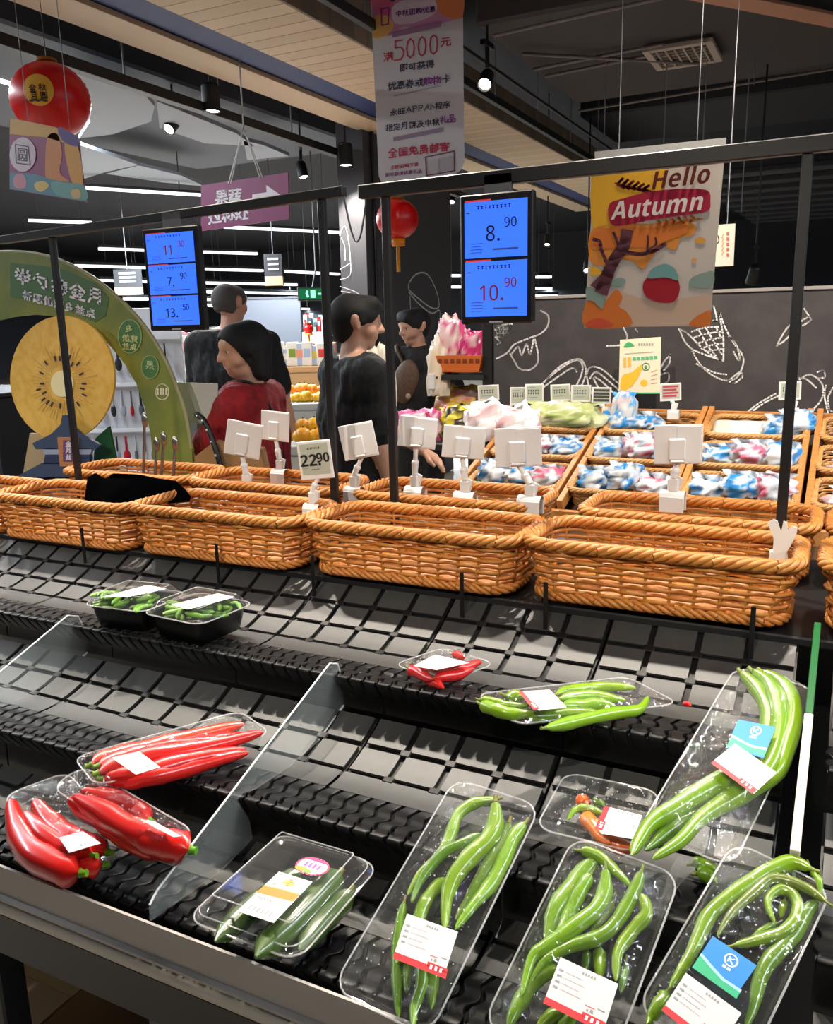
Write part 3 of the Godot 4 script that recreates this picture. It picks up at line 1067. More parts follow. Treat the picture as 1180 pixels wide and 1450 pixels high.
func build_packs() -> void:
	var green := Color(0.15, 0.30, 0.007)
	var deep := Color(0.085, 0.19, 0.008)
	var red := Color(0.62, 0.012, 0.010)
	var flat_a := Vector2(-0.725, 0.80)
	var flat_b := Vector2(-0.905, 0.875)
	# --- green peppers, tray standing in front of the middle step
	zoomed(460, 1080, 3.4706)
	var k := new_pack("pepper_tray", "film-wrapped tray of looping green peppers right of the boxed cucumbers", flat_a, flat_b, [642, 87, 1058, 243, 486, 1353, 80, 1104], 0.015)
	var g := "green peppers in the tray beside the cucumbers"
	var l := "long green pepper in the film tray beside the boxed cucumbers"
	for e in [[[835, 178, 740, 195, 660, 250, 625, 340, 590, 420, 540, 480, 470, 540, 415, 640], 48.0, 0.022, green], [[840, 200, 835, 300, 800, 380, 720, 460, 640, 560, 600, 660, 590, 800], 72.0, 0.026, green], [[770, 350, 690, 390, 580, 450, 480, 560, 430, 680], 42.0, 0.03, deep], [[980, 300, 930, 370, 880, 480, 820, 590, 740, 690, 650, 810], 56.0, 0.02, green * 1.15], [[905, 300, 870, 400, 800, 520, 730, 640, 650, 760], 60.0, 0.014, deep], [[600, 570, 540, 620, 480, 720, 440, 860, 360, 980], 54.0, 0.018, green], [[390, 690, 355, 900, 355, 1100, 365, 1240], 44.0, 0.014, deep * 1.2], [[500, 860, 478, 1010, 475, 1100, 440, 1200, 435, 1290], 48.0, 0.02, green], [[560, 900, 530, 1040, 525, 1200], 56.0, 0.014, green * 0.9], [[430, 900, 410, 1000, 405, 1130], 50.0, 0.012, deep]]:
		pepper(k, "green_pepper", l, e[0], e[1], e[2], e[3], "pepper", g, Color(0.5, 0.48, 0.2))
	clear_tray(k, 0.02)
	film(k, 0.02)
	sticker(k, [405, 740, 655, 830, 590, 1035, 335, 960], 0.046, "red")
	# --- second tray
	zoomed(680, 1180, 3.6875)
	k = new_pack("pepper_tray", "film-wrapped tray of crossing green peppers between the two other green pepper trays", flat_a, flat_b, [500, 60, 1030, 220, 640, 1330, 20, 1010], 0.015)
	g = "green peppers in the middle tray"
	l = "long green pepper in the middle one of the three green pepper trays"
	for e in [[[600, 140, 520, 230, 430, 350, 380, 440, 350, 560], 84.0, 0.02, green], [[575, 215, 490, 370, 410, 530], 62.0, 0.026, green], [[655, 190, 650, 300, 600, 400, 480, 500, 350, 590, 270, 650, 220, 830], 66.0, 0.03, green * 1.1], [[840, 210, 810, 290, 720, 450, 620, 540, 480, 590, 350, 660, 270, 760], 58.0, 0.028, green * 0.85], [[530, 90, 620, 120, 700, 190, 780, 270], 50.0, 0.026, green], [[840, 320, 870, 420, 800, 500, 720, 620, 710, 760], 56.0, 0.024, green], [[690, 350, 640, 430, 580, 510], 46.0, 0.018, green], [[400, 700, 280, 770, 200, 900, 150, 1000], 70.0, 0.02, green * 0.9], [[625, 600, 625, 750], 58.0, 0.016, green], [[560, 620, 552, 720], 42.0, 0.014, deep], [[440, 920, 370, 960, 290, 1030], 60.0, 0.016, green], [[760, 690, 735, 820], 40.0, 0.012, deep], [[490, 950, 420, 1020, 360, 1090], 56.0, 0.014, green]]:
		pepper(k, "green_pepper", l, e[0], e[1], e[2], e[3], "pepper", g)
	clear_tray(k, 0.02)
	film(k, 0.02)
	sticker(k, [420, 645, 722, 785, 655, 1000, 330, 885], 0.048, "red")
	# --- third tray, curling peppers
	zoomed(880, 1180, 3.9333)
	k = new_pack("pepper_tray", "film-wrapped tray of curling green peppers with a blue tag beside the end divider", flat_a, flat_b, [640, 70, 1150, 330, 700, 1290, 60, 1060], 0.015)
	g = "green peppers in the tray with the blue tag"
	l = "curled green pepper in the tray with the blue tag, at the end of the display"
	for e in [[[1050, 190, 950, 160, 820, 210, 700, 290, 560, 390, 480, 470, 420, 600, 360, 720, 280, 850], 74.0, 0.024, green], [[1130, 375, 1040, 310, 930, 260, 830, 250, 750, 320, 660, 400, 590, 480, 540, 560], 52.0, 0.028, Color(0.13, 0.19, 0.02)], [[640, 620, 780, 590, 900, 550, 970, 480, 985, 400, 950, 330, 880, 310, 820, 360, 820, 420, 850, 490], 56.0, 0.024, green], [[1080, 380, 1020, 450, 960, 560, 890, 640, 820, 720, 770, 820, 740, 950, 700, 1060], 72.0, 0.018, deep * 1.2], [[1060, 200, 1100, 260, 1110, 330], 34.0, 0.02, green], [[260, 880, 210, 960, 150, 1050], 66.0, 0.02, green], [[910, 370, 890, 460], 34.0, 0.014, green], [[860, 500, 760, 560, 700, 640], 30.0, 0.016, green]]:
		pepper(k, "green_pepper", l, e[0], e[1], e[2], e[3], "pepper", g)
	clear_tray(k, 0.02)
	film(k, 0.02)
	sticker(k, [510, 570, 755, 735, 640, 900, 395, 745], 0.046, "blue", "blue_tag")
	sticker(k, [360, 775, 670, 1000, 560, 1180, 225, 985], 0.049, "red")
	# --- bagged long green peppers across the upper step
	zoomed(780, 880, 2.95)
	k = new_pack("pepper_bag", "clear bag of thick long green peppers with blue tag leaning on the upper step", Vector2(-0.905, 0.885), Vector2(-1.175, 0.972), [790, 205, 1090, 330, 790, 970, 340, 960])
	g = "green peppers in the leaning bag"
	l = "thick long green pepper in the clear bag leaning on the upper step"
	for e in [[[800, 215, 860, 280, 900, 350, 912, 420, 890, 520, 800, 600, 690, 660, 560, 730, 520, 760], 56.0, 0.02, green], [[850, 212, 910, 260, 945, 340, 955, 430, 935, 540, 880, 640, 790, 640, 640, 710, 520, 780, 420, 840, 365, 920, 345, 960], 66.0, 0.026, green], [[890, 212, 960, 260, 1005, 330, 1008, 420, 985, 500, 940, 620, 820, 700, 700, 770, 620, 830, 540, 920, 440, 985], 62.0, 0.022, green * 0.95], [[620, 800, 560, 830, 470, 890, 400, 950], 54.0, 0.014, deep]]:
		pepper(k, "green_pepper", l, e[0], e[1], e[2], e[3], "pepper", g)
	clear_tray(k, 0.012)
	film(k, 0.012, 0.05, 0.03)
	sticker(k, [785, 408, 940, 440, 890, 570, 735, 525], 0.05, "blue", "blue_tag")
	sticker(k, [770, 508, 945, 630, 850, 718, 670, 590], 0.053, "red")
	var tail := MB.new()
	var p := PackedVector3Array()
	for j in 7:
		for i in 6:
			var q := px(lerpf(525 - 12 * j, 620 - 18 * j + 8 * sin(j), i / 5.0), 990 + 29 * j)
			var base := on_pack(k, q, 0.006 - 0.007 * j)
			p.append(base + k.nn * 0.006 * sin(i * 2.2 + j * 0.8))
	tail.grid(p, 6, 7)
	partw(k.node, "bag_tail", tail, mat_clear(0.14, 0.08))
	# --- two peppers of a pack lying below the bag
	for e in [[600, 1010, 640, 1020, 690, 1035], [620, 1050, 660, 1062, 690, 1085]]:
		pepper(k, "green_pepper", "short green pepper lying on the middle step below the leaning bag", e, 50.0, -0.06, deep * 1.3, "pepper", "peppers below the leaning bag")
	# --- tray of orange peppers
	zoomed(700, 1020, 4.9167)
	k = new_pack("pepper_tray", "film-wrapped tray of orange and green peppers tucked behind the crossing green peppers", Vector2(-0.905, 0.862), Vector2(-1.05, 0.866), [515, 452, 1130, 590, 985, 1050, 320, 800])
	for e in [[[600, 560, 625, 575, 645, 590], 88.0, 0.018, Color(0.8, 0.12, 0.008), "round orange pepper at the far corner of the orange pepper tray"], [[620, 660, 680, 720, 740, 790, 800, 850], 92.0, 0.022, Color(0.85, 0.2, 0.01), "orange pepper with yellow tip beside the white label of the orange pepper tray"], [[760, 840, 830, 860, 900, 880, 960, 900], 100.0, 0.014, Color(0.72, 0.13, 0.02), "orange pepper under the label of the orange pepper tray"], [[750, 640, 650, 612, 560, 622, 515, 690], 42.0, 0.03, green, "thin hooked green pepper in the orange pepper tray"], [[760, 590, 720, 570, 690, 550], 44.0, 0.02, deep, "short dark green pepper behind the label of the orange pepper tray"]]:
		pepper(k, "pepper", e[4], e[0], e[1], e[2], e[3], "pepper")
	clear_tray(k, 0.02)
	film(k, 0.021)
	sticker(k, [1030, 660, 970, 825, 740, 785, 770, 595], 0.043, "red")
	# --- pack of green beans peppers on the upper step
	zoomed(540, 880, 2.6818)
	k = new_pack("pepper_pack", "flat film pack of slender green peppers lying on the upper step", Vector2(-1.175, 0.955), Vector2(-1.3, 0.942), [920, 240, 1130, 325, 560, 415, 330, 300])
	g = "green peppers in the flat pack"
	for e in [[[670, 275, 800, 250, 960, 252], 38.0, 0.018, green * 1.2], [[680, 290, 820, 283, 920, 300], 36.0, 0.022, green * 1.3], [[690, 322, 800, 318, 890, 322], 46.0, 0.014, green * 1.1], [[380, 312, 460, 345, 570, 348], 42.0, 0.018, green * 1.2], [[630, 400, 760, 375, 900, 348, 980, 330, 1012, 292], 42.0, 0.018, green * 1.2], [[475, 285, 540, 282], 40.0, 0.014, green], [[380, 295, 460, 315, 560, 320], 30.0, 0.02, green], [[550, 362, 700, 352, 850, 348], 40.0, 0.012, green * 0.9]]:
		pepper(k, "green_pepper", "slender light green pepper in the flat pack on the upper step", e[0], e[1], e[2], e[3], "pepper", g)
	clear_tray(k, 0.01)
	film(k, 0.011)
	sticker(k, [640, 258, 705, 325, 600, 337, 520, 265], 0.036, "red")
	# --- small pack of red chillies
	zoomed(480, 900, 3.9333)
	k = new_pack("chilli_pack", "small film pack of red chillies with a white label on the upper step", Vector2(-1.175, 0.95), Vector2(-1.3, 0.942), [590, 95, 850, 190, 560, 300, 355, 180])
	for e in [[[540, 235, 640, 220, 745, 188], 56.0, 0.016], [[630, 190, 700, 175, 790, 150], 50.0, 0.02], [[395, 185, 450, 210, 520, 245], 54.0, 0.016], [[470, 170, 560, 180, 660, 170], 50.0, 0.012], [[640, 100, 670, 112, 700, 118], 36.0, 0.016], [[470, 225, 530, 262, 580, 285], 46.0, 0.008]]:
		pepper(k, "red_chilli", "glossy red chilli in the small pack with white label", e[0], e[1], e[2], red, "chilli", "red chillies in the small pack", Color(0.35, 0.45, 0.12))
	clear_tray(k, 0.01)
	film(k, 0.011)
	sticker(k, [415, 168, 535, 105, 728, 150, 545, 190], 0.036, "plain")
	var bit := MB.new()
	var b0 := at_y(968, 997, 0.955)
	bit.tube(smooth3([b0, b0 + Vector3(0.006, 0.002, 0), b0 + Vector3(0.012, 0, 0.003)], 3), [0.002, 0.004, 0.0045, 0.0045, 0.004, 0.003, 0.002], 7)
	one("pepper_scrap", "tiny scrap of red pepper lying on a pad of the upper step", "scrap", bit, mat(Color(0.75, 0.05, 0.08), 0.4))
	# --- red peppers
	zoomed(0, 980, 2.8095)
	k = new_pack("pepper_tray", "film-wrapped tray of straight red peppers lying across the middle step", Vector2(-0.905, 0.866), Vector2(-1.1, 0.858), [960, 130, 1065, 215, 440, 420, 265, 325])
	g = "red peppers in the straight tray"
	for e in [[[370, 285, 500, 248, 700, 195, 960, 130], 60.0, 0.028], [[400, 315, 560, 270, 760, 230, 1035, 165], 64.0, 0.032], [[420, 345, 560, 325, 750, 275, 960, 225], 62.0, 0.022], [[470, 300, 640, 250, 820, 205, 1000, 170], 56.0, 0.018], [[480, 360, 620, 335, 780, 290, 980, 245], 54.0, 0.016], [[400, 290, 560, 240, 720, 215, 900, 190], 50.0, 0.036]]:
		pepper(k, "red_pepper", "long red pepper in the straight tray on the middle step", e[0], e[1] * 1.15, e[2], red if e[1] < 59.0 or e[1] > 61.0 else Color(0.68, 0.05, 0.01), "pepper", g, Color(0.42, 0.55, 0.1))
	clear_tray(k, 0.024)
	film(k, 0.024)
	sticker(k, [445, 260, 555, 235, 638, 297, 540, 327], 0.06, "plain")
	k = new_pack("pepper_tray", "film-wrapped tray of bent red peppers lying behind the grey front rail", flat_a, Vector2(-0.905, 0.805), [10, 440, 290, 390, 535, 665, 270, 775])
	g = "red peppers in the front tray"
	for e in [[[310, 715, 250, 705, 130, 640, 70, 540, 45, 440], 86.0, 0.026], [[420, 630, 290, 590, 200, 520, 140, 440], 76.0, 0.03], [[400, 685, 330, 690, 200, 640, 60, 570], 70.0, 0.018], [[340, 600, 240, 560, 170, 500], 66.0, 0.016], [[360, 650, 260, 620, 160, 560, 100, 480], 62.0, 0.034], [[280, 730, 190, 700, 90, 630, 40, 560], 60.0, 0.014]]:
		pepper(k, "red_pepper", "bent red pepper with green stem in the tray behind the front rail", e[0], e[1] * 1.15, e[2], red, "pepper", g, Color(0.4, 0.6, 0.1))
	clear_tray(k, 0.022)
	film(k, 0.022)
	sticker(k, [235, 578, 330, 553, 402, 600, 275, 638], 0.054, "plain")
	k = new_pack("pepper_tray", "film-wrapped tray of red peppers tilted over the front red pepper tray", Vector2(-0.725, 0.83), Vector2(-0.905, 0.868), [160, 378, 420, 395, 780, 610, 680, 712])
	g = "red peppers in the tilted tray"
	for e in [[[640, 590, 520, 545, 400, 475, 300, 415], 84.0, 0.022], [[590, 510, 480, 445, 370, 400], 72.0, 0.024], [[745, 620, 700, 615, 600, 590, 500, 560], 92.0, 0.02], [[430, 520, 350, 470, 280, 430], 60.0, 0.014], [[690, 640, 580, 620, 470, 570, 380, 520], 56.0, 0.012], [[560, 480, 460, 430, 330, 395], 54.0, 0.03]]:
		pepper(k, "red_pepper", "shiny red pepper in the tilted tray beside the clear divider", e[0], e[1] * 1.15, e[2], red, "pepper", g, Color(0.35, 0.6, 0.1))
	clear_tray(k, 0.024)
	film(k, 0.024)
	sticker(k, [558, 505, 612, 512, 722, 572, 690, 576], 0.05, "plain")
	# --- clamshell box of cucumbers
	zoomed(200, 1160, 3.2778)
	k = new_pack("cucumber_box", "clear hinged box of short cucumbers with orange label and round pink sticker", flat_a, Vector2(-0.905, 0.80), [655, 105, 1082, 246, 705, 715, 246, 459], 0.022)
	for e in [[[905, 262, 780, 400, 650, 520, 575, 600], 112.0, 0.028], [[720, 265, 600, 350, 500, 430, 385, 525], 96.0, 0.028], [[960, 350, 870, 450, 760, 570], 84.0, 0.02]]:
		pepper(k, "cucumber", "short dark green cucumber inside the clear hinged box", e[0], e[1], e[2], Color(0.045, 0.1, 0.014), "cucumber", "cucumbers in the box", Color(0.4, 0.4, 0.1), [0.6, 0.75])
	var sh := ring_shell(k, [[0.016, 0.001], [0.01, 0.008], [0.006, 0.027, 1], [0.003, 0.0285, 1], [0.0, 0.029], [-0.004, 0.03]], 0.03, 0.0006)
	cap(k, sh, 0.016, 0.001, 0.016, 1.0)
	partw(k.node, "box_base", sh, mat_clear(0.02, 0.05))
	sh = ring_shell(k, [[-0.004, 0.032], [0.001, 0.032], [0.003, 0.038], [0.008, 0.0385], [0.01, 0.044], [0.016, 0.0445], [0.018, 0.054], [0.022, 0.057]], 0.03)
	rim_line(k, 0.031, 0.003)
	rim_line(k, 0.0388, -0.004, 0.0009)
	rim_line(k, 0.0572, -0.021, 0.0009)
	cap(k, sh, 0.022, 0.057, 0.012, 1.0)
	partw(k.node, "box_lid", sh, mat_clear(0.02, 0.04))
	sticker(k, [640, 242, 795, 290, 615, 480, 445, 425], 0.0585, "orange", "brand_label")
	var ink := Ink.new()
	ink.step = 0.0002
	var cc := px(795, 218)
	var o0 := on_pack(k, cc, 0.0585)
	ink.place(o0, k.w * 0.024, -k.u * 0.018, k.nn)
	ink.disc(0, 0, 1, 1, Color(0.85, 0.8, 0.8), 0, 24)
	ink.ring(0, 0, 0.94, 0.94, 0.12, Color(0.75, 0.1, 0.25), 1)
	ink.shape(pairs([-0.5, -0.85, 0.5, -0.85, 0.75, -0.6, -0.75, -0.6]), Color(0.75, 0.05, 0.2), 2)
	for i in 4:
		ink.rect(-0.5 + 0.27 * i, -0.3, 0.16, 0.5, Color(0.3, 0.1, 0.35), 2)
	ink.disc(-0.45, 0.55, 0.4, 0.25, Color(0.8, 0.3, 0.05), 2, 12)
	ink.disc(0.0, 0.65, 0.25, 0.2, Color(0.2, 0.4, 0.05), 3, 12)
	partw(k.node, "round_sticker", ink, mat_tinted(0.4))
	# --- black tubs of beans
	zoomed(100, 800, 4.2143)
	for e in [[[340, 130, 680, 180, 420, 285, 110, 240], [185, 190, 460, 118, 572, 140, 340, 190], "the one under the kiwi arch"], [[750, 175, 1088, 235, 760, 360, 455, 290], [598, 236, 880, 168, 982, 190, 700, 264], "nearer the red chilli pack"]]:
		k = new_pack("bean_tub", "black tub of cut green beans under a clear lid, " + e[2], Vector2(-1.175, 1.0), Vector2(-1.3, 0.998), e[0])
		var tub := ring_shell(k, [[0.028, -0.05], [0.014, -0.048], [0.006, -0.02, 1], [0.003, -0.004, 1], [-0.002, -0.001], [-0.002, 0.001], [0.004, 0.0005], [0.01, -0.02], [0.018, -0.046], [0.05, -0.046]], 0.028, 0.0006)
		cap(k, tub, 0.05, -0.046, 0.006, 1.0)
		cap(k, tub, 0.028, -0.05, 0.008, -1.0)
		partw(k.node, "tub", tub, mat(Color(0.02, 0.02, 0.022), 0.3))
		var bg := RandomNumberGenerator.new()
		bg.seed = int(k.ce.x * -500)
		for i in 26:
			var c := Vector3(bg.randf_range(-0.42, 0.42) * k.lw, bg.randf_range(-0.004, 0.013), bg.randf_range(-0.4, 0.36) * k.lu)
			var an := bg.randf_range(0, TAU)
			var dir := Vector3(cos(an), 0, sin(an)) * 0.024
			var bow := Vector3(-dir.z, 0.006, dir.x) * bg.randf_range(-0.6, 0.6)
			var m := MB.new()
			m.col = [Color(0.13, 0.3, 0.02), Color(0.2, 0.42, 0.06), Color(0.08, 0.2, 0.02)][i % 3]
			m.tube(smooth3([k.world(c - dir), k.world(c + bow), k.world(c + dir)], 5), [0.002, 0.004, 0.005, 0.0052, 0.0054, 0.0054, 0.0054, 0.005, 0.0047, 0.004, 0.002], 7)
			var bt := thing("bean", "cut green bean in the black tub " + e[2], "bean", k.world(c), "beans in the tub " + e[2])
			partw(bt, "pod", m, mat_tinted(0.35))
		var lid := ring_shell(k, [[-0.008, 0.002], [-0.002, 0.003], [0.004, 0.016], [0.014, 0.024], [0.02, 0.025]], 0.028)
		rim_line(k, 0.003, 0.006)
		rim_line(k, 0.0252, -0.019, 0.0008)
		cap(k, lid, 0.02, 0.025, 0.01, 1.0)
		partw(k.node, "clear_lid", lid, mat_clear(0.02, 0.04))
		sticker(k, e[1], 0.0262, "blank")

# ---------------------------------------------------------------- lettering: strokes on a 16 x 16 square
const GLYPH := {
	"中": "3 4 13 4 13 10 3 10 3 4|8 1 8 15", "秋": "6 1 2 3|1 5 7 5|4 2 4 15|4 7 1 11|4 7 7 10|9 5 10 8|14 4 12 8|11 1 11 7 8 15|11 8 15 15",
	"团": "2 2 14 2 14 14 2 14 2 2|4 6 12 6|9 3 9 12 7 11|8 7 4 11", "购": "2 2 6 2 6 10|2 2 2 10|4 4 4 10 1 14|4 11 7 14|10 1 8 6|9 4 15 4 14 13 12 12|11 6 9 11 13 10",
	"优": "4 1 1 7|3 5 3 15|5 5 15 5|9 1 9 6 5 15|11 6 11 14 15 14 15 11|12 1 14 3", "惠": "2 2 14 2|8 1 8 8|4 4 12 4 12 8 4 8 4 4|4 6 12 6|2 9 14 9|3 11 2 14|5 11 5 14 11 14|8 11 9 12|13 11 14 14",
	"满": "1 2 3 4|1 6 3 8|1 15 4 10|5 4 15 4|8 2 8 6|12 2 12 6|5 7 15 7|6 10 6 15|6 10 14 10 14 15|9 7 7 14|12 7 13 14", "元": "3 3 13 3|1 7 15 7|6 7 5 11 1 15|10 7 10 14 15 14 15 11",
	"即": "2 2 7 2 7 8 2 8|2 2 2 14 6 12|2 5 7 5|5 10 7 13|9 2 14 2 14 11 12 10|9 2 9 15", "可": "1 3 15 3|12 3 12 14 9 13|3 6 8 6 8 11 3 11 3 6",
	"获": "1 3 15 3|5 1 5 5|11 1 11 5|6 6 2 9|4 6 6 10 4 15 2 14|1 12 6 9|7 9 15 9|11 6 11 9 7 15|11 10 15 15|13 6 14 7", "得": "4 1 1 4|4 5 1 9|3 7 3 15|7 2 13 2 13 6 7 6 7 2|7 4 13 4|6 8 14 8|5 10 15 10|12 8 12 15 10 14|7 12 8 13",
	"券": "4 1 6 4|12 1 10 4|3 5 13 5|1 8 15 8|8 1 7 8 1 12|10 8 15 12|4 11 11 11 10 15 8 14|7 11 4 15", "或": "1 4 15 4|3 7 7 7 7 10 3 10 3 7|2 13 8 12|10 1 11 9 15 15 15 12|14 7 8 15|12 1 14 3",
	"物": "2 4 1 7|1 5 7 5|4 1 4 15|1 11 7 9|9 1 8 6|9 4 15 4 14 13 12 13|11 5 8 11|13 5 9 14", "卡": "8 1 8 15|8 4 13 4|1 8 15 8|9 10 12 12",
	"永": "7 1 9 3|5 5 8 5 8 14 6 13|1 8 6 8 2 14|14 5 9 8|8 7 15 14", "旺": "2 3 6 3 6 13 2 13 2 3|2 8 6 8|8 3 15 3|8 8 15 8|7 13 15 13|11 3 11 13",
	"小": "8 1 8 14 6 13|4 6 1 11|11 6 15 11", "程": "6 1 2 3|1 5 7 5|4 2 4 15|4 7 1 11|4 7 7 10|9 2 14 2 14 6 9 6 9 2|8 9 15 9|9 12 14 12|8 15 15 15|11 9 11 15",
	"序": "8 1 9 3|3 3 15 3|3 3 3 10 1 15|6 6 13 6 10 8|7 7 10 9|5 10 15 10 13 12|9 10 9 15 7 14", "指": "1 4 6 4|4 1 4 14 2 13|1 10 6 8|9 1 9 6 15 6 15 4|14 2 9 4|9 8 14 8 14 15 9 15 9 8|9 11 14 11",
	"定": "8 1 8 3|2 6 2 3 14 3 14 6|4 7 12 7|8 7 8 14|8 10 13 10|5 9 4 12 1 15|4 12 8 14 15 14", "月": "4 1 12 1 12 14 10 13|4 1 4 9 1 15|4 5 12 5|4 9 12 9",
	"饼": "4 1 1 5|3 3 7 3 6 5|3 6 3 14 6 12|9 1 10 4|14 1 13 4|8 5 15 5|7 9 15 9|10 5 10 10 7 15|13 5 13 15", "及": "3 2 11 2 9 7 14 7 9 13 2 15|6 2 5 9 1 14|6 7 15 15",
	"礼": "4 1 5 3|1 5 7 5 1 11|4 8 4 15|5 9 7 11|10 1 10 14 15 14 15 11", "品": "5 1 11 1 11 6 5 6 5 1|1 9 7 9 7 15 1 15 1 9|9 9 15 9 15 15 9 15 9 9",
	"全": "8 1 1 7|8 1 15 7|4 7 12 7|4 11 12 11|2 15 14 15|8 7 8 15", "国": "2 2 14 2 14 14 2 14 2 2|5 5 11 5|5 8 11 8|4 12 12 12|8 5 8 12|10 9 11 10",
	"免": "6 1 2 5|5 3 11 3 9 5|3 5 13 5 13 9 3 9 3 5|8 5 7 10 1 15|9 9 9 14 15 14 15 11", "费": "3 2 12 2 12 4 3 4 3 7 14 7 13 9|6 1 6 8|9 1 9 9|3 10 13 10 13 13|3 10 3 13|8 11 7 13 2 15|9 13 14 15",
	"邮": "5 1 5 14|2 4 9 4 9 14 2 14 2 4|2 9 9 9|11 2 15 2 13 6 15 10 13 12|11 2 11 15", "寄": "8 1 8 2|1 5 1 3 15 3 15 5|3 6 13 6|8 4 5 8|9 7 12 8|1 9 15 9|12 9 12 15 10 14|4 11 9 11 9 14 4 14 4 11",
	"果": "3 1 13 1 13 7 3 7 3 1|3 4 13 4|1 10 15 10|8 1 8 15|7 10 1 15|9 10 15 15", "蔬": "1 2 15 2|5 1 5 4|11 1 11 4|1 6 6 6 5 8|4 8 4 14|4 11 7 11|2 9 2 14 7 13|8 6 15 6|11 5 9 9 14 9|9 11 9 15|11 11 11 15|13 11 13 14 15 14",
	"过": "1 2 3 4|1 7 3 7 3 12|1 15 3 12 6 14 15 14|6 4 15 4|12 1 12 11 10 10|8 6 9 8", "称": "6 1 2 3|1 5 7 5|4 2 4 15|4 7 1 11|4 7 7 10|10 1 8 5|9 3 15 3 14 5|12 4 12 14 10 13|9 8 8 11|14 8 15 11",
	"处": "4 1 1 7|3 4 7 4 1 14|3 8 8 14 15 14|11 1 11 12|11 4 15 8", "举": "3 1 4 4|8 1 8 3|13 1 12 4|1 5 15 5|5 5 1 9|10 5 15 9|5 8 11 8|3 11 13 11|8 6 8 15",
	"勺": "5 1 1 7|3 4 13 4 13 14 9 13|5 7 8 10", "捧": "1 4 6 4|4 1 4 14 2 13|1 10 6 8|7 3 15 3|7 5 15 5|6 8 15 8|11 1 10 7 6 11|12 8 15 11|8 11 14 11|8 13 14 13|11 10 11 15",
	"金": "8 1 1 7|8 1 15 7|5 7 11 7|3 10 13 10|1 15 15 15|8 7 8 15|4 11 6 14|12 11 10 14", "祈": "4 1 5 3|1 5 7 5 1 11|4 8 4 15|5 9 7 11|14 1 9 3 9 9 8 15|9 7 15 7|12 7 12 15",
	"愿": "2 2 15 2|2 2 2 8 1 15|6 4 13 4 13 8 6 8 6 4|6 6 13 6|9 8 9 11|4 11 3 14|6 12 6 15 12 15|14 11 15 14", "健": "4 1 1 7|3 5 3 15|5 3 7 3 5 7 7 7 5 13|5 10 8 14 15 14|9 3 14 3 14 7 9 7|8 5 15 5|9 9 14 9|8 11 15 11|11 1 11 13",
	"康": "8 1 8 3|2 3 15 3|2 3 2 10 1 15|5 5 13 5 13 9 5 9|4 7 15 7|9 4 9 14 7 13|5 11 6 12|4 15 7 12|13 11 11 12|10 11 15 15", "多": "8 1 3 5|6 3 12 3 7 7 2 8|9 7 3 11|8 9 14 9 8 13 1 15",
	"益": "4 1 6 4|12 1 10 4|1 5 15 5|6 7 2 10|10 7 14 10|3 10 13 10 13 15|3 10 3 15|6 10 6 15|10 10 10 15|1 15 15 15", "点": "8 1 8 6|8 3 14 3|3 6 13 6 13 11 3 11 3 6|2 13 1 15|6 13 6 15|10 13 11 15|13 13 15 15",
	"圆": "2 2 14 2 14 14 2 14 2 2|5 4 11 4 11 6 5 6 5 4|4 8 12 8 12 12|4 8 4 12|8 9 7 12 4 13|9 11 11 13", "立": "8 1 9 3|3 5 13 5|5 7 6 12|11 7 9 14|1 15 15 15", "扫": "1 4 6 4|4 1 4 14 2 13|1 10 6 8|8 3 14 3 14 13 8 13|8 8 14 8",
	"码": "1 2 6 2|4 2 1 9|3 7 6 7 6 12 3 12 3 7|8 2 14 2 13 8|9 4 8 8 15 8 14 14 12 13|7 11 13 11", "下": "1 3 15 3|8 3 8 15|9 7 12 9", "单": "5 1 6 3|11 1 10 3|3 4 13 4 13 10 3 10 3 4|3 7 13 7|1 12 15 12|8 4 8 15",
	"5": "12 1 4 1 4 6 10 6 13 9 13 12 10 15 3 15", "0": "8 1 11 3 12 8 11 13 8 15 5 13 4 8 5 3 8 1", "A": "2 15 8 1 14 15|4 10 12 10", "P": "4 15 4 1 11 1 13 3 13 6 11 8 4 8", "/": "4 15 12 1",
}
# print drawn with the pixels of a crop as its coordinates, on the plane z of the place
class PixelInk extends Ink:
	var root
	var z := 0.0
	var x0 := 0.0
	var y0 := 0.0
	var s := 1.0
	func crop(r, plane: float, x: float, y: float, scale: float) -> void:
		root = r; z = plane; x0 = x; y0 = y; s = scale
		up = Vector3.BACK
	func pt(q: Vector2, layer: int) -> Vector3:
		return root.at_z(x0 + q.x / s, y0 + q.y / s, z + step * layer)
func write(ink: Ink, text: String, at: Vector2, size: float, gap: float, slope: float, weight: float, colour: Color, layer := 2, tall := 1.0) -> void:
	var p := at
	for ch in text:
		if GLYPH.has(ch):
			for st in (GLYPH[ch] as String).split("|"):
				var q := []
				var nums := st.split_floats(" ")
				for i in range(0, nums.size(), 2):
					var x := nums[i] / 16.0 * size
					q.append(p + Vector2(x, nums[i + 1] / 16.0 * size * tall + x * slope))
				ink.line(q, weight, colour, layer)
		p += Vector2(gap, gap * slope)

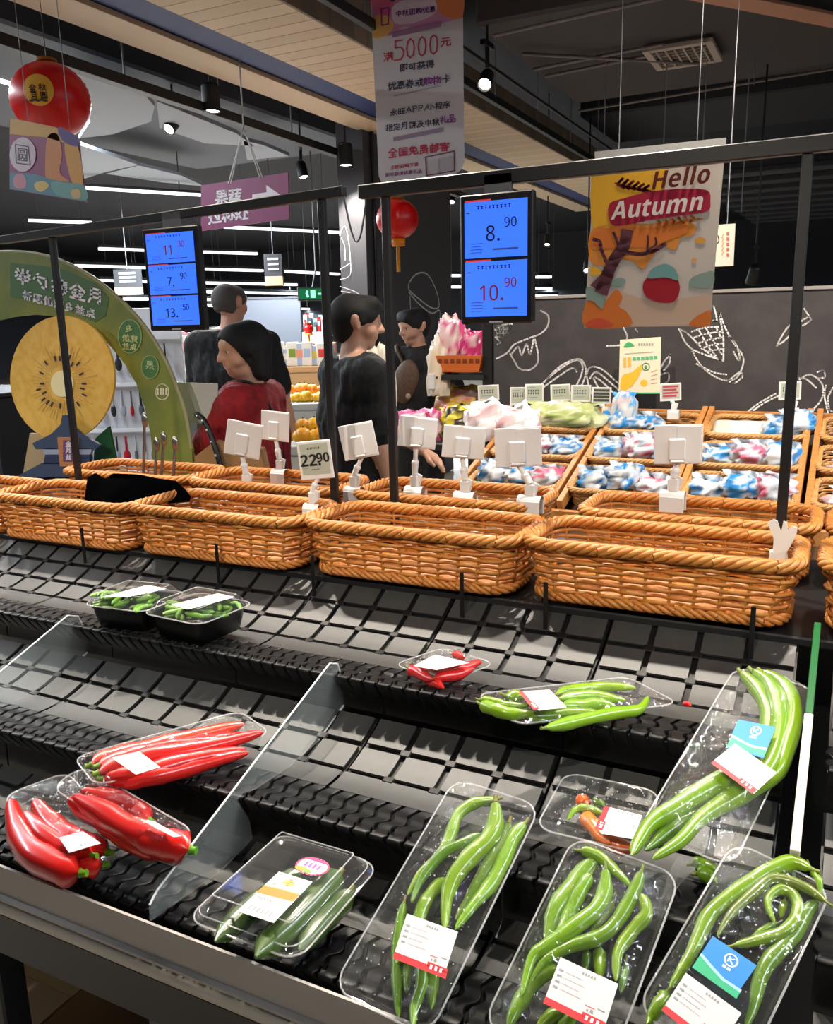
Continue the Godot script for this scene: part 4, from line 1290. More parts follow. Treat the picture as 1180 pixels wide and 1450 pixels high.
var fonts := {}
func lettering(to: Node3D, text: String, at: Vector3, right: Vector3, facing: Vector3, height: float, material: Material, lean := 0.0, bold := false, serif := false) -> MeshInstance3D:
	var key := "%s%s" % [bold, serif]
	if not fonts.has(key):
		var f := SystemFont.new()
		f.font_names = PackedStringArray(["Droid Serif" if serif else "Droid Sans"])
		f.font_weight = 700 if bold else 400
		fonts[key] = f
	var t := TextMesh.new()
	t.text = text
	t.font = fonts[key]
	t.font_size = 64
	t.pixel_size = height / 46.0
	t.depth = 0.0006
	var x := right.normalized()
	var z := facing.normalized()
	var y := z.cross(x).normalized()
	var o := part(to, "lettering", t, material)
	var off := Vector3.ZERO
	var k: Node = to
	while k is Node3D and k != self:
		off += (k as Node3D).position
		k = k.get_parent()
	o.transform = Transform3D(Basis(x, y + x * lean, z), at - off)
	return o

# a flat board cut to an outline read in pixels, standing in the plane z
func board(outline: Array, z: float, thick: float) -> MB:
	var poly := PackedVector2Array()
	for q in outline:
		var g := px(q.x, q.y)
		var w := at_z(g.x, g.y, z)
		poly.append(Vector2(w.x, w.y))
	var m := MB.new()
	m.prism(poly, Transform3D(Basis(), Vector3(0, 0, z - thick)), thick)
	return m
func pixel_ink(z: float) -> PixelInk:
	var i := PixelInk.new()
	i.crop(self, z, ox, oy, os)
	return i

func price_screen(label: String, corners: Array, z: float, prices: Array) -> void:
	var tl := at_z(corners[0], corners[1], z)
	var tr := at_z(corners[2], corners[3], z)
	var br := at_z(corners[4], corners[5], z)
	var c := (tl + br) / 2.0
	var w := tr.x - tl.x
	var h := tl.y - br.y
	var t := thing("price_screen", label, "screen", c)
	var m := MB.new()
	m.box(Vector3(0, 0, -0.011), Vector3(w, h, 0.022), Basis(), 0.003)
	part(t, "casing", m, mat(Color(0.03, 0.03, 0.035), 0.35))
	var hang := MB.new()
	hang.box(Vector3(0, h / 2 + 0.012, -0.016), Vector3(0.06, 0.05, 0.008))
	part(t, "bracket", hang, mat(Color(0.35, 0.35, 0.37), 0.4))
	hang = MB.new()
	hang.box(Vector3(0, -h / 2 + 0.004, 0.0004), Vector3(0.03, 0.003, 0.001))
	part(t, "badge", hang, mat(Color(0.6, 0.6, 0.62), 0.4))
	var n := prices.size()
	var iw := w * 0.86
	var ih := h * 0.91
	for i in n:
		var ph := ih / n
		var y := ih / 2 - ph * (i + 0.5)
		var f := MB.new()
		f.box(Vector3(0, y, 0.0006), Vector3(iw, ph * 0.94, 0.0012))
		var face := part(t, "screen_panel", f, mat_glow(Color(0.2, 0.42, 1.0), 0.85))
		var b := MB.new()
		b.box(Vector3(-iw * 0.28, y + ph * 0.485, 0.0006), Vector3(iw * 0.42, ph * 0.03, 0.0012))
		part(t, "red_strip", b, mat_glow(Color(0.75, 0.2, 0.2), 0.6))
		var dark := mat(Color(0.02, 0.03, 0.1), 0.9)
		if prices[i][2]:
			dark = mat(Color(0.55, 0.04, 0.12), 0.9)
		lettering(face, prices[i][0], c + Vector3(-iw * 0.06 - iw * 0.03 * prices[i][0].length() + iw * 0.08, y - ph * 0.07, 0.0016), Vector3.RIGHT, Vector3.BACK, ph * 0.3 if n > 2 else ph * 0.26, dark)
		lettering(face, prices[i][1], c + Vector3(iw * 0.24, y + ph * 0.1, 0.0016), Vector3.RIGHT, Vector3.BACK, ph * 0.19 if n > 2 else ph * 0.16, dark)
		var ink := Ink.new()
		ink.place(c + Vector3(-iw / 2, y + ph / 2, 0.0013), Vector3(iw, 0, 0), Vector3(0, -ph, 0), Vector3.BACK)
		var grey := Color(0.01, 0.02, 0.1)
		for k in 9:
			ink.rect(0.2 + 0.062 * k, 0.1 + 0.01 * (k % 2), 0.045, 0.012, grey, 1)
			ink.rect(0.21 + 0.062 * k, 0.14, 0.03, 0.012, grey, 1)
			ink.rect(0.22 + 0.062 * k, 0.1, 0.012, 0.06, grey, 1)
		for k in 4:
			ink.rect(0.1, 0.72 + 0.05 * k, 0.2 - 0.02 * (k % 2), 0.012, Color(0.05, 0.1, 0.35), 1)
		ink.rect(0.46, 0.82, 0.4, 0.03, Color(0.05, 0.1, 0.35), 1)
		ink.rect(0.03, 0.2, 0.06, 0.02, Color(0.05, 0.1, 0.35), 1)
		partw(face, "print", ink, mat_tinted(0.9))
	var l := AreaLight3D.new()
	l.name = "screen_light"
	add_child(l, true)
	l.position = c + Vector3(0, 0, 0.01)
	l.rotation.y = PI
	l.area_size = Vector2(iw, ih)
	l.light_energy = 0.03
	l.light_color = Color(0.3, 0.5, 1)
	l.shadow_enabled = true

func hang_wires(t: Node3D, tops: Array, up: float, colour := Color(0.6, 0.6, 0.62), r := 0.0015) -> void:
	for p in tops:
		var m := MB.new()
		m.tube([p, Vector3(p.x, up, p.z)], r, 5)
		partw(t, "wire", m, mat(colour, 0.5))

func build_signs() -> void:
	price_screen("blue screen of three stacked prices under the black bar beside the kiwi arch", [200, 325, 278, 318, 290, 467], -1.722, [["11", "30", true], ["7.", "90", false], ["13.", "50", false]])
	price_screen("blue screen of two stacked prices under the black bar beside the autumn poster", [650, 277, 754, 268, 755, 457], -1.722, [["8.", "90", false], ["10.", "90", true]])
	# --- autumn poster
	zoomed(780, 220, 2.95)
	var t := thing("autumn_poster", "hanging paper poster with autumn tree and the words Hello Autumn", "poster", at_z(915, 463, -3.0))
	var b := board(pairs([186, 0, 732, -60, 665, 712, 140, 718]), -3.0, 0.0012)
	partw(t, "sheet", b, mat(Color(0.86, 0.81, 0.76), 0.55))
	b = board(pairs([184, -16, 733, -75, 732, -38, 185, 24]), -2.996, 0.009)
	partw(t, "top_holder", b, mat(Color(0.86, 0.86, 0.84), 0.4))
	var tl := at_z(843, 215, -3.0)
	hang_wires(t, [Vector3(tl.x + 0.08, tl.y, -3.0), Vector3(tl.x + 0.33, tl.y, -3.0)], 4.34)
	var ink := pixel_ink(-2.9995)
	ink.step = 0.0006
	var yellow := Color(0.86, 0.46, 0.03)
	var orange := Color(0.8, 0.21, 0.035)
	var plum := Color(0.16, 0.05, 0.07)
	ink.blob(pairs([186, 40, 330, 20, 470, 20, 465, 150, 300, 190, 270, 290, 176, 300]), yellow, 1)
	ink.blob(pairs([172, 310, 300, 285, 420, 285, 520, 270, 605, 290, 590, 335, 545, 345, 520, 395, 470, 380, 420, 430, 385, 475, 340, 440, 280, 435, 230, 460, 166, 440]), Color(0.82, 0.3, 0.05), 1)
	ink.blob(pairs([180, 320, 290, 300, 420, 300, 560, 285, 570, 320, 500, 350, 460, 365, 400, 385, 330, 380, 250, 385, 175, 390]), orange, 2)
	ink.blob(pairs([165, 470, 190, 465, 215, 490, 195, 500, 170, 500]), yellow, 2)
	ink.disc(625, 355, 24, 14, Color(0.8, 0.4, 0.08), 1, 12)
	ink.disc(600, 438, 12, 10, Color(0.85, 0.45, 0.15), 1, 12)
	ink.blob(pairs([245, 525, 290, 510, 315, 522, 300, 545, 255, 545]), Color(0.3, 0.4, 0.34), 1)
	ink.blob(pairs([590, 510, 640, 490, 682, 485, 678, 545, 630, 555, 580, 545]), Color(0.3, 0.4, 0.34), 1)
	ink.shape(pairs([152, 600, 300, 570, 420, 610, 530, 600, 672, 575, 664, 711, 142, 716]), Color(0.72, 0.5, 0.36), 1)
	ink.blob(pairs([150, 610, 190, 590, 220, 620, 270, 560, 300, 590, 285, 630, 320, 655, 330, 712, 144, 714]), orange, 2)
	ink.blob(pairs([150, 550, 190, 560, 225, 590, 215, 640, 180, 610, 150, 600]), Color(0.3, 0.4, 0.34), 3)
	ink.blob(pairs([600, 680, 640, 655, 668, 650, 663, 710, 580, 710]), orange, 2)
	ink.blob(pairs([162, 690, 200, 680, 240, 690, 260, 712, 150, 714]), Color(0.78, 0.1, 0.05), 3)
	ink.curve(pairs([318, 325, 305, 380, 270, 430, 240, 490, 212, 560]), 48, plum, 4)
	ink.shape(pairs([165, 542, 215, 490, 265, 500, 236, 588]), plum, 4)
	ink.curve(pairs([300, 400, 370, 412, 430, 398, 478, 370]), 17, plum, 4)
	ink.curve(pairs([240, 460, 214, 400, 205, 360, 180, 350]), 14, plum, 4)
	ink.curve(pairs([290, 400, 275, 350, 262, 322]), 12, plum, 4)
	ink.curve(pairs([400, 398, 440, 372, 438, 345]), 9, plum, 4)
	ink.curve(pairs([405, 390, 408, 360, 405, 335]), 8, plum, 4)
	ink.blob(pairs([245, 205, 300, 180, 420, 150, 560, 138, 655, 146, 668, 190, 655, 232, 560, 248, 420, 268, 300, 292, 250, 282]), Color(0.42, 0.012, 0.05), 3)
	for i in 6:
		var x := 280.0 + 22 * i
		ink.curve(pairs([x, 118 + 4 * i, x + 22, 95 + 6 * i]), 11, Color(0.25, 0.02, 0.02), 3)
		ink.curve(pairs([x, 122 + 4 * i, x + 28, 135 + 3 * i]), 11, Color(0.25, 0.02, 0.02), 3)
		x = 460.0 + 28 * i
		ink.curve(pairs([x, 285 - 4 * i, x - 12, 268 - 4 * i]), 10, Color(0.6, 0.17, 0.02), 4)
		ink.curve(pairs([x, 288 - 4 * i, x - 18, 306 - 6 * i]), 10, Color(0.6, 0.17, 0.02), 4)
	ink.curve(pairs([270, 115, 340, 135, 410, 160]), 6, Color(0.25, 0.02, 0.02), 3)
	ink.curve(pairs([445, 285, 540, 275, 635, 262]), 6, Color(0.6, 0.17, 0.02), 4)
	# plain round apple with a green leaf cap
	ink.blob(pairs([385, 545, 410, 505, 470, 490, 525, 510, 540, 560, 515, 610, 450, 612, 400, 590]), Color(0.45, 0.015, 0.025), 4)
	ink.blob(pairs([408, 512, 430, 470, 480, 452, 520, 475, 532, 520, 480, 508]), Color(0.2, 0.42, 0.4), 5)
	partw(t, "print", ink, mat_tinted(0.55))
	var r := Vector3(1, 0.03, 0)
	var g := px(545, 92)
	lettering(t, "Hello", at_z(g.x, g.y, -2.9945), r, Vector3.BACK, 0.054, mat(Color(0.36, 0.06, 0.06), 0.6), 0.22, true)
	g = px(446, 212)
	lettering(t, "Autumn", at_z(g.x, g.y, -2.9945), r, Vector3.BACK, 0.055, mat(Color(0.92, 0.88, 0.85), 0.6), 0.22, true)
	# --- tall white banner
	zoomed(380, 0, 2.8095)
	var zb := -4.2
	t = thing("hanging_banner", "tall white hanging banner with red and black offer text and rounded corners", "banner", at_z(598, 250, zb))
	partw(t, "sheet", board(pairs([402, -120, 772, -120, 780, 640, 770, 672, 745, 690, 480, 735, 452, 728, 440, 700]), zb, 0.003), mat(Color(0.82, 0.80, 0.82), 0.5))
	hang_wires(t, [at_z(545, -40, zb), at_z(640, -40, zb)], 4.34, Color(0.3, 0.3, 0.32))
	ink = pixel_ink(zb + 0.0008)
	ink.step = 0.001
	ink.shape(pairs([403, -120, 772, -120, 775, 70, 690, 92, 600, 110, 540, 105, 500, 135, 420, 150]), Color(0.62, 0.28, 0.52), 1)
	ink.blob(pairs([412, -60, 480, -60, 500, 20, 480, 60, 420, 40]), Color(0.78, 0.16, 0.34), 2)
	ink.blob(pairs([690, -60, 770, -70, 775, 60, 720, 70, 670, 30]), Color(0.8, 0.25, 0.1), 2)
	ink.blob(pairs([416, 70, 470, 60, 500, 100, 470, 140, 422, 150]), Color(0.85, 0.5, 0.15), 2)
	ink.blob(pairs([560, -80, 660, -80, 680, -10, 600, 0]), Color(0.2, 0.5, 0.62), 2)
	ink.line(pairs([450, 35, 480, 30, 478, 95, 452, 100, 450, 35]), 6, Color(0.3, 0.05, 0.3), 3)
	ink.blob(pairs([500, 20, 560, -5, 650, -10, 672, 30, 650, 62, 580, 90, 510, 95, 492, 60]), Color(0.75, 0.6, 0.75), 3)
	write(ink, "中秋团购优惠", Vector2(506, 42), 26, 27, -0.13, 3.4, Color(0.16, 0.04, 0.25), 4)
	ink.shape(pairs([492, 128, 690, 82, 688, 104, 494, 150]), Color(0.4, 0.2, 0.38), 3)
	var red := Color(0.55, 0.03, 0.08)
	var black := Color(0.05, 0.05, 0.09)
	var purple := Color(0.28, 0.04, 0.3)
	write(ink, "满", Vector2(458, 205), 42, 42, -0.16, 4, red)
	write(ink, "5000", Vector2(490, 160), 60, 46, -0.16, 5.5, red, 2, 1.45)
	write(ink, "元", Vector2(684, 146), 44, 44, -0.16, 4.4, red)
	write(ink, "即可获得", Vector2(522, 254), 34, 35, -0.14, 4, black)
	write(ink, "优惠券或", Vector2(475, 326), 36, 35.5, -0.13, 4, black)
	write(ink, "购物", Vector2(617, 307), 36, 35.5, -0.13, 4.4, purple)
	write(ink, "卡", Vector2(690, 296), 36, 35.5, -0.13, 4, black)
	ink.line(pairs([502, 381, 685, 340]), 6, Color(0.4, 0.38, 0.42), 2)
	write(ink, "永旺", Vector2(484, 432), 31, 31, -0.13, 3.6, black)
	write(ink, "APP/", Vector2(547, 424), 26, 23, -0.13, 3.6, black)
	write(ink, "小程序", Vector2(632, 410), 31, 31, -0.13, 3.6, black)
	write(ink, "指定月饼及中秋", Vector2(466, 494), 30, 31, -0.12, 3.6, black)
	write(ink, "礼品", Vector2(683, 460), 32, 31, -0.12, 4, purple)
	ink.shape(pairs([498, 545, 696, 505, 696, 522, 498, 562]), Color(0.3, 0.22, 0.32), 2)
	write(ink, "全国免费邮寄", Vector2(476, 590), 40, 41, -0.12, 4.8, red)
	write(ink, "立即扫码下单", Vector2(486, 657), 18, 19, -0.12, 2.4, red)
	write(ink, "即可获得优惠礼品", Vector2(466, 688), 17, 18.4, -0.12, 2.4, Color(0.3, 0.1, 0.25))
	ink.line(pairs([626, 625, 740, 600, 742, 678, 630, 698, 626, 625]), 5, Color(0.16, 0.05, 0.12), 2)
	ink.shape(pairs([636, 640, 678, 630, 680, 682, 638, 690]), Color(0.55, 0.5, 0.55), 2)
	ink.shape(pairs([686, 628, 732, 618, 734, 672, 688, 681]), Color(0.45, 0.42, 0.47), 2)
	partw(t, "print", ink, mat_tinted(0.55))
	# --- magenta direction sign
	zoomed(120, 250, 3.2778)
	var zs := -4.6
	t = thing("direction_sign", "magenta hanging direction sign with a white arrow and white characters", "sign", at_z(348, 320, zs))
	partw(t, "panel", board(pairs([540, 40, 945, -20, 948, 195, 540, 252]), zs, 0.008), mat(Color(0.52, 0.1, 0.36), 0.45))
	ink = pixel_ink(zs + 0.0005)
	ink.step = 0.001
	var white := Color(0.85, 0.8, 0.85)
	write(ink, "果蔬", Vector2(605, 66), 62, 62, -0.13, 9, white, 1, 1.1)
	write(ink, "过称处", Vector2(574, 160), 64, 62, -0.13, 9, white, 1, 1.0)
	ink.shape(pairs([778, 82, 845, 72, 842, 38, 906, 82, 850, 110, 848, 98, 778, 106]), white, 1)
	partw(t, "print", ink, mat_tinted(0.5))
	for pr in [[325, 260, 345, 180], [370, 252, 345, 180]]:
		var m := MB.new()
		var a := at_z(pr[0], pr[1], zs)
		var c := at_z(pr[2], pr[3], zs)
		m.tube([a + Vector3(-0.008, 0, 0), c], 0.004, 5)
		m.tube([a + Vector3(0.012, 0, 0), c], 0.004, 5)
		partw(t, "cord", m, mat(Color(0.8, 0.8, 0.8), 0.5))
	var up := MB.new()
	var kn := at_z(345, 180, zs)
	up.tube([kn, kn + Vector3(0, 1.4, 0)], 0.005, 5)
	partw(t, "cord", up, mat(Color(0.75, 0.75, 0.75), 0.5))
	# --- lanterns
	lantern("large red paper lantern with a gold medallion above the festival pennant", at_far(72, 142, 4.0), 0.18, true)
	lantern("small red paper lantern with gold tassel hanging before the dark pillar", at_far(563, 310, 5.6), 0.14, false)
	# --- festival pennant below the large lantern
	zoomed(0, 0, 2.95)
	var zp := -2.35
	t = thing("festival_pennant", "colourful hanging pennant with purple and orange waves and one boxed character", "pennant", at_z(70, 285, zp))
	partw(t, "sheet", board(pairs([40, 490, 230, 530, 325, 570, 365, 845, 40, 790]), zp, 0.002), mat(Color(0.62, 0.32, 0.5), 0.55))
	ink = pixel_ink(zp + 0.0004)
	ink.step = 0.0006
	ink.shape(pairs([42, 492, 230, 530, 322, 570, 326, 612, 200, 575, 42, 560]), Color(0.72, 0.42, 0.1), 1)
	ink.blob(pairs([200, 570, 240, 560, 260, 640, 250, 720, 290, 760, 200, 760, 190, 660]), Color(0.75, 0.3, 0.1), 1)
	ink.blob(pairs([270, 600, 325, 610, 348, 770, 300, 760]), Color(0.82, 0.42, 0.08), 2)
	ink.blob(pairs([245, 530, 300, 555, 325, 575, 326, 610, 280, 600, 250, 570]), Color(0.12, 0.06, 0.3), 3)
	ink.shape(pairs([42, 720, 140, 725, 220, 750, 352, 770, 364, 842, 42, 788]), Color(0.12, 0.3, 0.42), 2)
	ink.blob(pairs([60, 735, 95, 725, 110, 760, 100, 785, 60, 780]), Color(0.7, 0.3, 0.4), 3)
	ink.blob(pairs([145, 765, 180, 755, 205, 775, 175, 800, 150, 790]), Color(0.8, 0.6, 0.2), 3)
	ink.blob(pairs([215, 760, 290, 765, 350, 775, 360, 835, 240, 815]), Color(0.2, 0.45, 0.42), 3)
	ink.blob(pairs([298, 795, 330, 790, 335, 825, 305, 825]), Color(0.8, 0.55, 0.25), 4)
	ink.disc(95, 645, 55, 72, Color(0.78, 0.66, 0.75), 3, 24)
	ink.line(pairs([64, 603, 118, 612, 126, 688, 68, 680, 64, 603]), 4, Color(0.05, 0.04, 0.1), 4)
	write(ink, "圆", Vector2(70, 610), 48, 48, 0.12, 4, Color(0.05, 0.04, 0.1), 4, 1.35)
	partw(t, "print", ink, mat_tinted(0.55))
	hang_wires(t, [at_z(40, 170, zp), at_z(100, 190, zp)], 2.9, Color(0.4, 0.4, 0.4))
	# --- kiwi arch
	zoomed(0, 350, 4.1429)
	var za := -2.4
	t = thing("kiwi_arch", "green printed arch display with large yellow kiwi slice and blue temple cut-outs", "display", at_z(150, 700, za))
	partw(t, "arch_board", board(pairs([-60, 28, 70, 25, 200, 35, 350, 75, 520, 160, 660, 265, 790, 390, 890, 520, 980, 680, 1050, 850, 1095, 1000, 1125, 1180, 1135, 1330, 905, 1330, 885, 1100, 850, 940, 800, 800, 730, 680, 640, 570, 560, 500, 450, 440, 330, 405, 200, 395, 70, 410, -60, 440]), za, 0.012), mat_grain(Color(0.42, 0.47, 0.2), Color(0.5, 0.52, 0.2), Vector3(1, 1, 1), 0.55))
	ink = pixel_ink(za + 0.0005)
	ink.step = 0.0008
	var trim := []
	for q in Ink.smooth(pairs([-60, 28, 70, 25, 200, 35, 350, 75, 520, 160, 660, 265, 790, 390, 890, 520, 980, 680, 1050, 850, 1095, 1000, 1125, 1180]), 4):
		var e0 := px(q.x, q.y)
		trim.append(at_z(e0.x, e0.y, za - 0.004))
	var edge := MB.new()
	edge.tube(trim, 0.007, 6)
	partw(t, "edge_trim", edge, mat(Color(0.6, 0.58, 0.42), 0.5))
	ink.shape(pairs([60, 90, 350, 120, 560, 210, 640, 300, 620, 400, 560, 440, 420, 380, 300, 330, 60, 290]), Color(0.07, 0.15, 0.05), 1)
	write(ink, "举勺捧金月", Vector2(86, 112), 96, 107, 0.27, 13, white, 3)
	write(ink, "祈愿健康多益点", Vector2(132, 248), 56, 62, 0.27, 8, white, 3)
	for d in [[762, 522, 68, 98], [880, 702, 50, 68]]:
		ink.disc(d[0], d[1], d[2], d[3], Color(0.06, 0.17, 0.05), 2)
		ink.ring(d[0], d[1], d[2], d[3], 6, Color(0.35, 0.5, 0.2), 3)
	write(ink, "多", Vector2(736, 452), 44, 44, 0.1, 6, Color(0.55, 0.6, 0.25), 4)
	write(ink, "健康", Vector2(718, 508), 44, 46, 0.1, 6, Color(0.55, 0.6, 0.25), 4)
	write(ink, "益点", Vector2(718, 556), 42, 44, 0.1, 6, Color(0.55, 0.6, 0.25), 4)
	write(ink, "果", Vector2(856, 664), 50, 44, 0.1, 6, Color(0.45, 0.6, 0.3), 4)
	ink.ring(952, 848, 38, 46, 6, Color(0.7, 0.72, 0.5), 2)
	for i in 4:
		ink.rect(920 + 17 * i, 826, 11, 40, Color(0.7, 0.72, 0.5), 2)
	partw(t, "arch_print", ink, mat_tinted(0.6))
	var disc := []
	for i in 48:
		disc.append(Vector2(365 + 306 * cos(TAU * i / 48), 768 + 366 * sin(TAU * i / 48)))
	partw(t, "kiwi_board", board(disc, za + 0.05, 0.01), mat_grain(Color(0.88, 0.67, 0.26), Color(0.92, 0.74, 0.36), Vector3(3, 3, 3), 0.55))
	ink = pixel_ink(za + 0.0505)
	ink.step = 0.0008
	for i in 60:
		var a := TAU * i / 60.0
		var r0 := 90.0 + 8 * sin(i * 3.0)
		var r1 := 170.0 + 40 * sin(i * 2.3) * sin(i * 0.9)
		ink.line([Vector2(365 + r0 * cos(a), 800 + r0 * 1.2 * sin(a)), Vector2(365 + r1 * cos(a), 800 + r1 * 1.2 * sin(a))], 6, Color(0.62, 0.38, 0.09), 1)
		if i % 2 == 0 and sin(i * 1.7) > -0.6:
			var rs := 118.0 + 14 * sin(i * 5.0)
			ink.line([Vector2(365 + rs * cos(a), 800 + rs * 1.15 * sin(a)), Vector2(365 + (rs + 20) * cos(a), 800 + (rs + 20) * 1.15 * sin(a))], 11, Color(0.05, 0.025, 0.02), 2)
	ink.disc(365, 800, 68, 78, Color(0.87, 0.75, 0.42), 3)
	partw(t, "kiwi_print", ink, mat_tinted(0.6))
	partw(t, "side_board", board(pairs([640, 1050, 700, 1330, 540, 1330, 560, 1120]), za + 0.03, 0.008), mat(Color(0.05, 0.3, 0.12), 0.55))
	partw(t, "side_board", board(pairs([175, 1090, 260, 1090, 300, 1420, 120, 1420]), za + 0.03, 0.008), mat(Color(0.7, 0.6, 0.45), 0.55))
	# temple cut-out: three roofs, a plaque
	var zt := za + 0.09
	var slate := mat(Color(0.2, 0.26, 0.38), 0.6)
	for e in [["roof", [365, 985, 400, 985, 410, 1040, 470, 1095, 590, 1160, 560, 1185, 210, 1185, 190, 1150, 300, 1095, 355, 1040], slate], ["frieze", [250, 1180, 540, 1180, 530, 1215, 260, 1215], mat(Color(0.6, 0.63, 0.72), 0.6)], ["storey", [265, 1215, 525, 1215, 530, 1270, 255, 1270], mat(Color(0.13, 0.17, 0.32), 0.6)], ["roof", [245, 1265, 545, 1265, 660, 1320, 640, 1350, 190, 1365, 105, 1340, 160, 1310], slate], ["frieze", [185, 1350, 620, 1345, 610, 1385, 200, 1390], mat(Color(0.62, 0.65, 0.74), 0.6)], ["storey", [200, 1385, 610, 1380, 640, 1470, 160, 1470], mat(Color(0.12, 0.16, 0.3), 0.6)]]:
		partw(t, e[0], board(pairs(e[1]), zt, 0.012), e[2])
	partw(t, "plaque", board(pairs([336, 1115, 455, 1115, 455, 1285, 352, 1285]), zt + 0.008, 0.008), mat(Color(0.72, 0.48, 0.3), 0.6))
	ink = pixel_ink(zt + 0.0085)
	ink.rect(370, 1132, 62, 125, Color(0.16, 0.05, 0.16), 1)
	for i in 3:
		write(ink, "金月益".substr(i, 1), Vector2(385, 1138 + 38 * i), 34, 34, 0, 5, white, 2)
	partw(t, "plaque_print", ink, mat_tinted(0.6))
	var base := MB.new()
	var lo := at_z(20, 700, za)
	base.box(Vector3(lo.x + 0.45, 0.44, za + 0.05), Vector3(1.1, 0.88, 0.22), Basis(), 0.005)
	partw(t, "plinth", base, mat(Color(0.25, 0.28, 0.2), 0.7))
	# --- black cloth thrown over the baskets
	zoomed(0, 620, 2.8095)
	var cl := MB.new()
	var p := PackedVector3Array()
	var rows := [[360, 150, 470, 150], [350, 165, 600, 150], [345, 185, 700, 160], [340, 215, 740, 200], [335, 245, 760, 235], [330, 268, 755, 258]]
	for j in rows.size():
		for i in 14:
			var k := i / 13.0
			var q := px(lerpf(rows[j][0], rows[j][2], k), lerpf(rows[j][1], rows[j][3], k) - 10 * sin(k * 9.0 + j) * (0.4 if j > 3 else 1.0))
			p.append(at_z(q.x, q.y, -1.70 + 0.018 * j + 0.006 * sin(i * 1.3 + j)))
	cl.grid(p, 14, 6)
	var soot := mat(Color(0.01, 0.01, 0.012), 1.0)
	soot.metallic_specular = 0.05
	one("black_cloth", "crumpled black cloth draped over the baskets under the kiwi arch", "cloth", cl, soot)

func lantern(label: String, ce: Vector3, r: float, medallion: bool) -> void:
	var t := thing("paper_lantern", label, "lantern", ce - Vector3(0, r, 0))
	var body := MB.new()
	var prof := []
	for j in 41:
		var a := PI * j / 40 - PI / 2
		var k := 1.0 + 0.012 * cos(j * PI)
		prof.append(Vector2(maxf(r * cos(a) * k, 0.04), r * 0.92 * sin(a) + r))
	body.lathe(prof, 32)
	var m := StandardMaterial3D.new()
	m.albedo_color = Color(0.8, 0.03, 0.04)
	m.roughness = 0.35
	m.backlight_enabled = true
	m.backlight = Color(0.5, 0.05, 0.03)
	part(t, "paper_body", body, m)
	var cap_ := MB.new()
	cap_.lathe([Vector2(0.001, 2.0 * r), Vector2(0.045, 2.0 * r), Vector2(0.05, 1.9 * r), Vector2(0.001, 1.88 * r)], 16)
	part(t, "top_cap", cap_, mat(Color(0.62, 0.4, 0.08), 0.4))
	var foot := MB.new()
	foot.lathe([Vector2(0.001, 0.12 * r), Vector2(0.05, 0.1 * r), Vector2(0.046, -0.22 * r), Vector2(0.001, -0.22 * r)], 16)
	part(t, "foot_cap", foot, mat(Color(0.85, 0.5, 0.05), 0.4))
	var tas := MB.new()
	if not medallion:
		tas.tube([Vector3(0, -0.2 * r, 0), Vector3(0, -1.4 * r, 0)], [0.012, 0.014], 8)
		part(t, "tassel", tas, mat(Color(0.75, 0.5, 0.1), 0.6))
	var w := MB.new()
	w.tube([Vector3(0, 2 * r, 0), Vector3(0, 4.34 - ce.y + r, 0)], 0.002, 5)
	part(t, "wire", w, mat(Color(0.3, 0.3, 0.3), 0.5))
	if medallion:
		# gold roundel printed on the side that faces the aisle
		var dir := (EYE - ce)
		dir.y = 0.1
		dir = (dir.normalized() + RIGHT * -0.28).normalized()
		var rx := Vector3.UP.cross(dir).normalized()
		var uy := dir.cross(rx)
		var g := MB.new()
		var layers := [[1.0, Color(0.78, 0.42, 0.05), 0.0025]]
		for e in layers:
			g.col = e[1]
			var pts := PackedVector3Array()
			for j in 7:
				for i in 28:
					var a := TAU * i / 28
					var q: Vector3 = (dir + (rx * cos(a) * 0.4 + uy * sin(a) * 0.44) * (j / 6.0 + 0.001)).normalized()
					pts.append(Vector3(q.x, q.y * 0.92, q.z) * (r + e[2]) + Vector3(0, r, 0))
			g.grid(pts, 28, 7, true)
		part(t, "medallion", g, mat_tinted(0.5))
		var ink := MB.new()
		ink.col = Color(0.06, 0.03, 0.02)
		for ch in [["福", Vector2(-0.2, 0.25)], ["金", Vector2(-0.22, 0.12)], ["秋", Vector2(0.02, 0.14)], ["月", Vector2(-0.2, -0.08)], ["圆", Vector2(0.04, -0.06)]]:
			if not GLYPH.has(ch[0]):
				continue
			for st in (GLYPH[ch[0]] as String).split("|"):
				var nums := st.split_floats(" ")
				var way := []
				for i in range(0, nums.size(), 2):
					var f: Vector2 = ch[1] + Vector2(nums[i], -nums[i + 1]) / 16.0 * 0.2
					var q := (dir + rx * f.x + uy * f.y).normalized()
					way.append(Vector3(q.x, q.y * 0.92, q.z) * (r + 0.004) + Vector3(0, r, 0))
				ink.tube(way, 0.0022, 4)
		for i in 5:
			var q0 := (dir + rx * (-0.2 + 0.09 * i) + uy * (-0.3 + 0.02 * (i % 2))).normalized()
			ink.ball(Vector3(q0.x, q0.y * 0.92, q0.z) * (r + 0.003) + Vector3(0, r, 0), Vector3(0.012, 0.004, 0.012), 8, 4)
		part(t, "brush_marks", ink, mat_tinted(0.6))

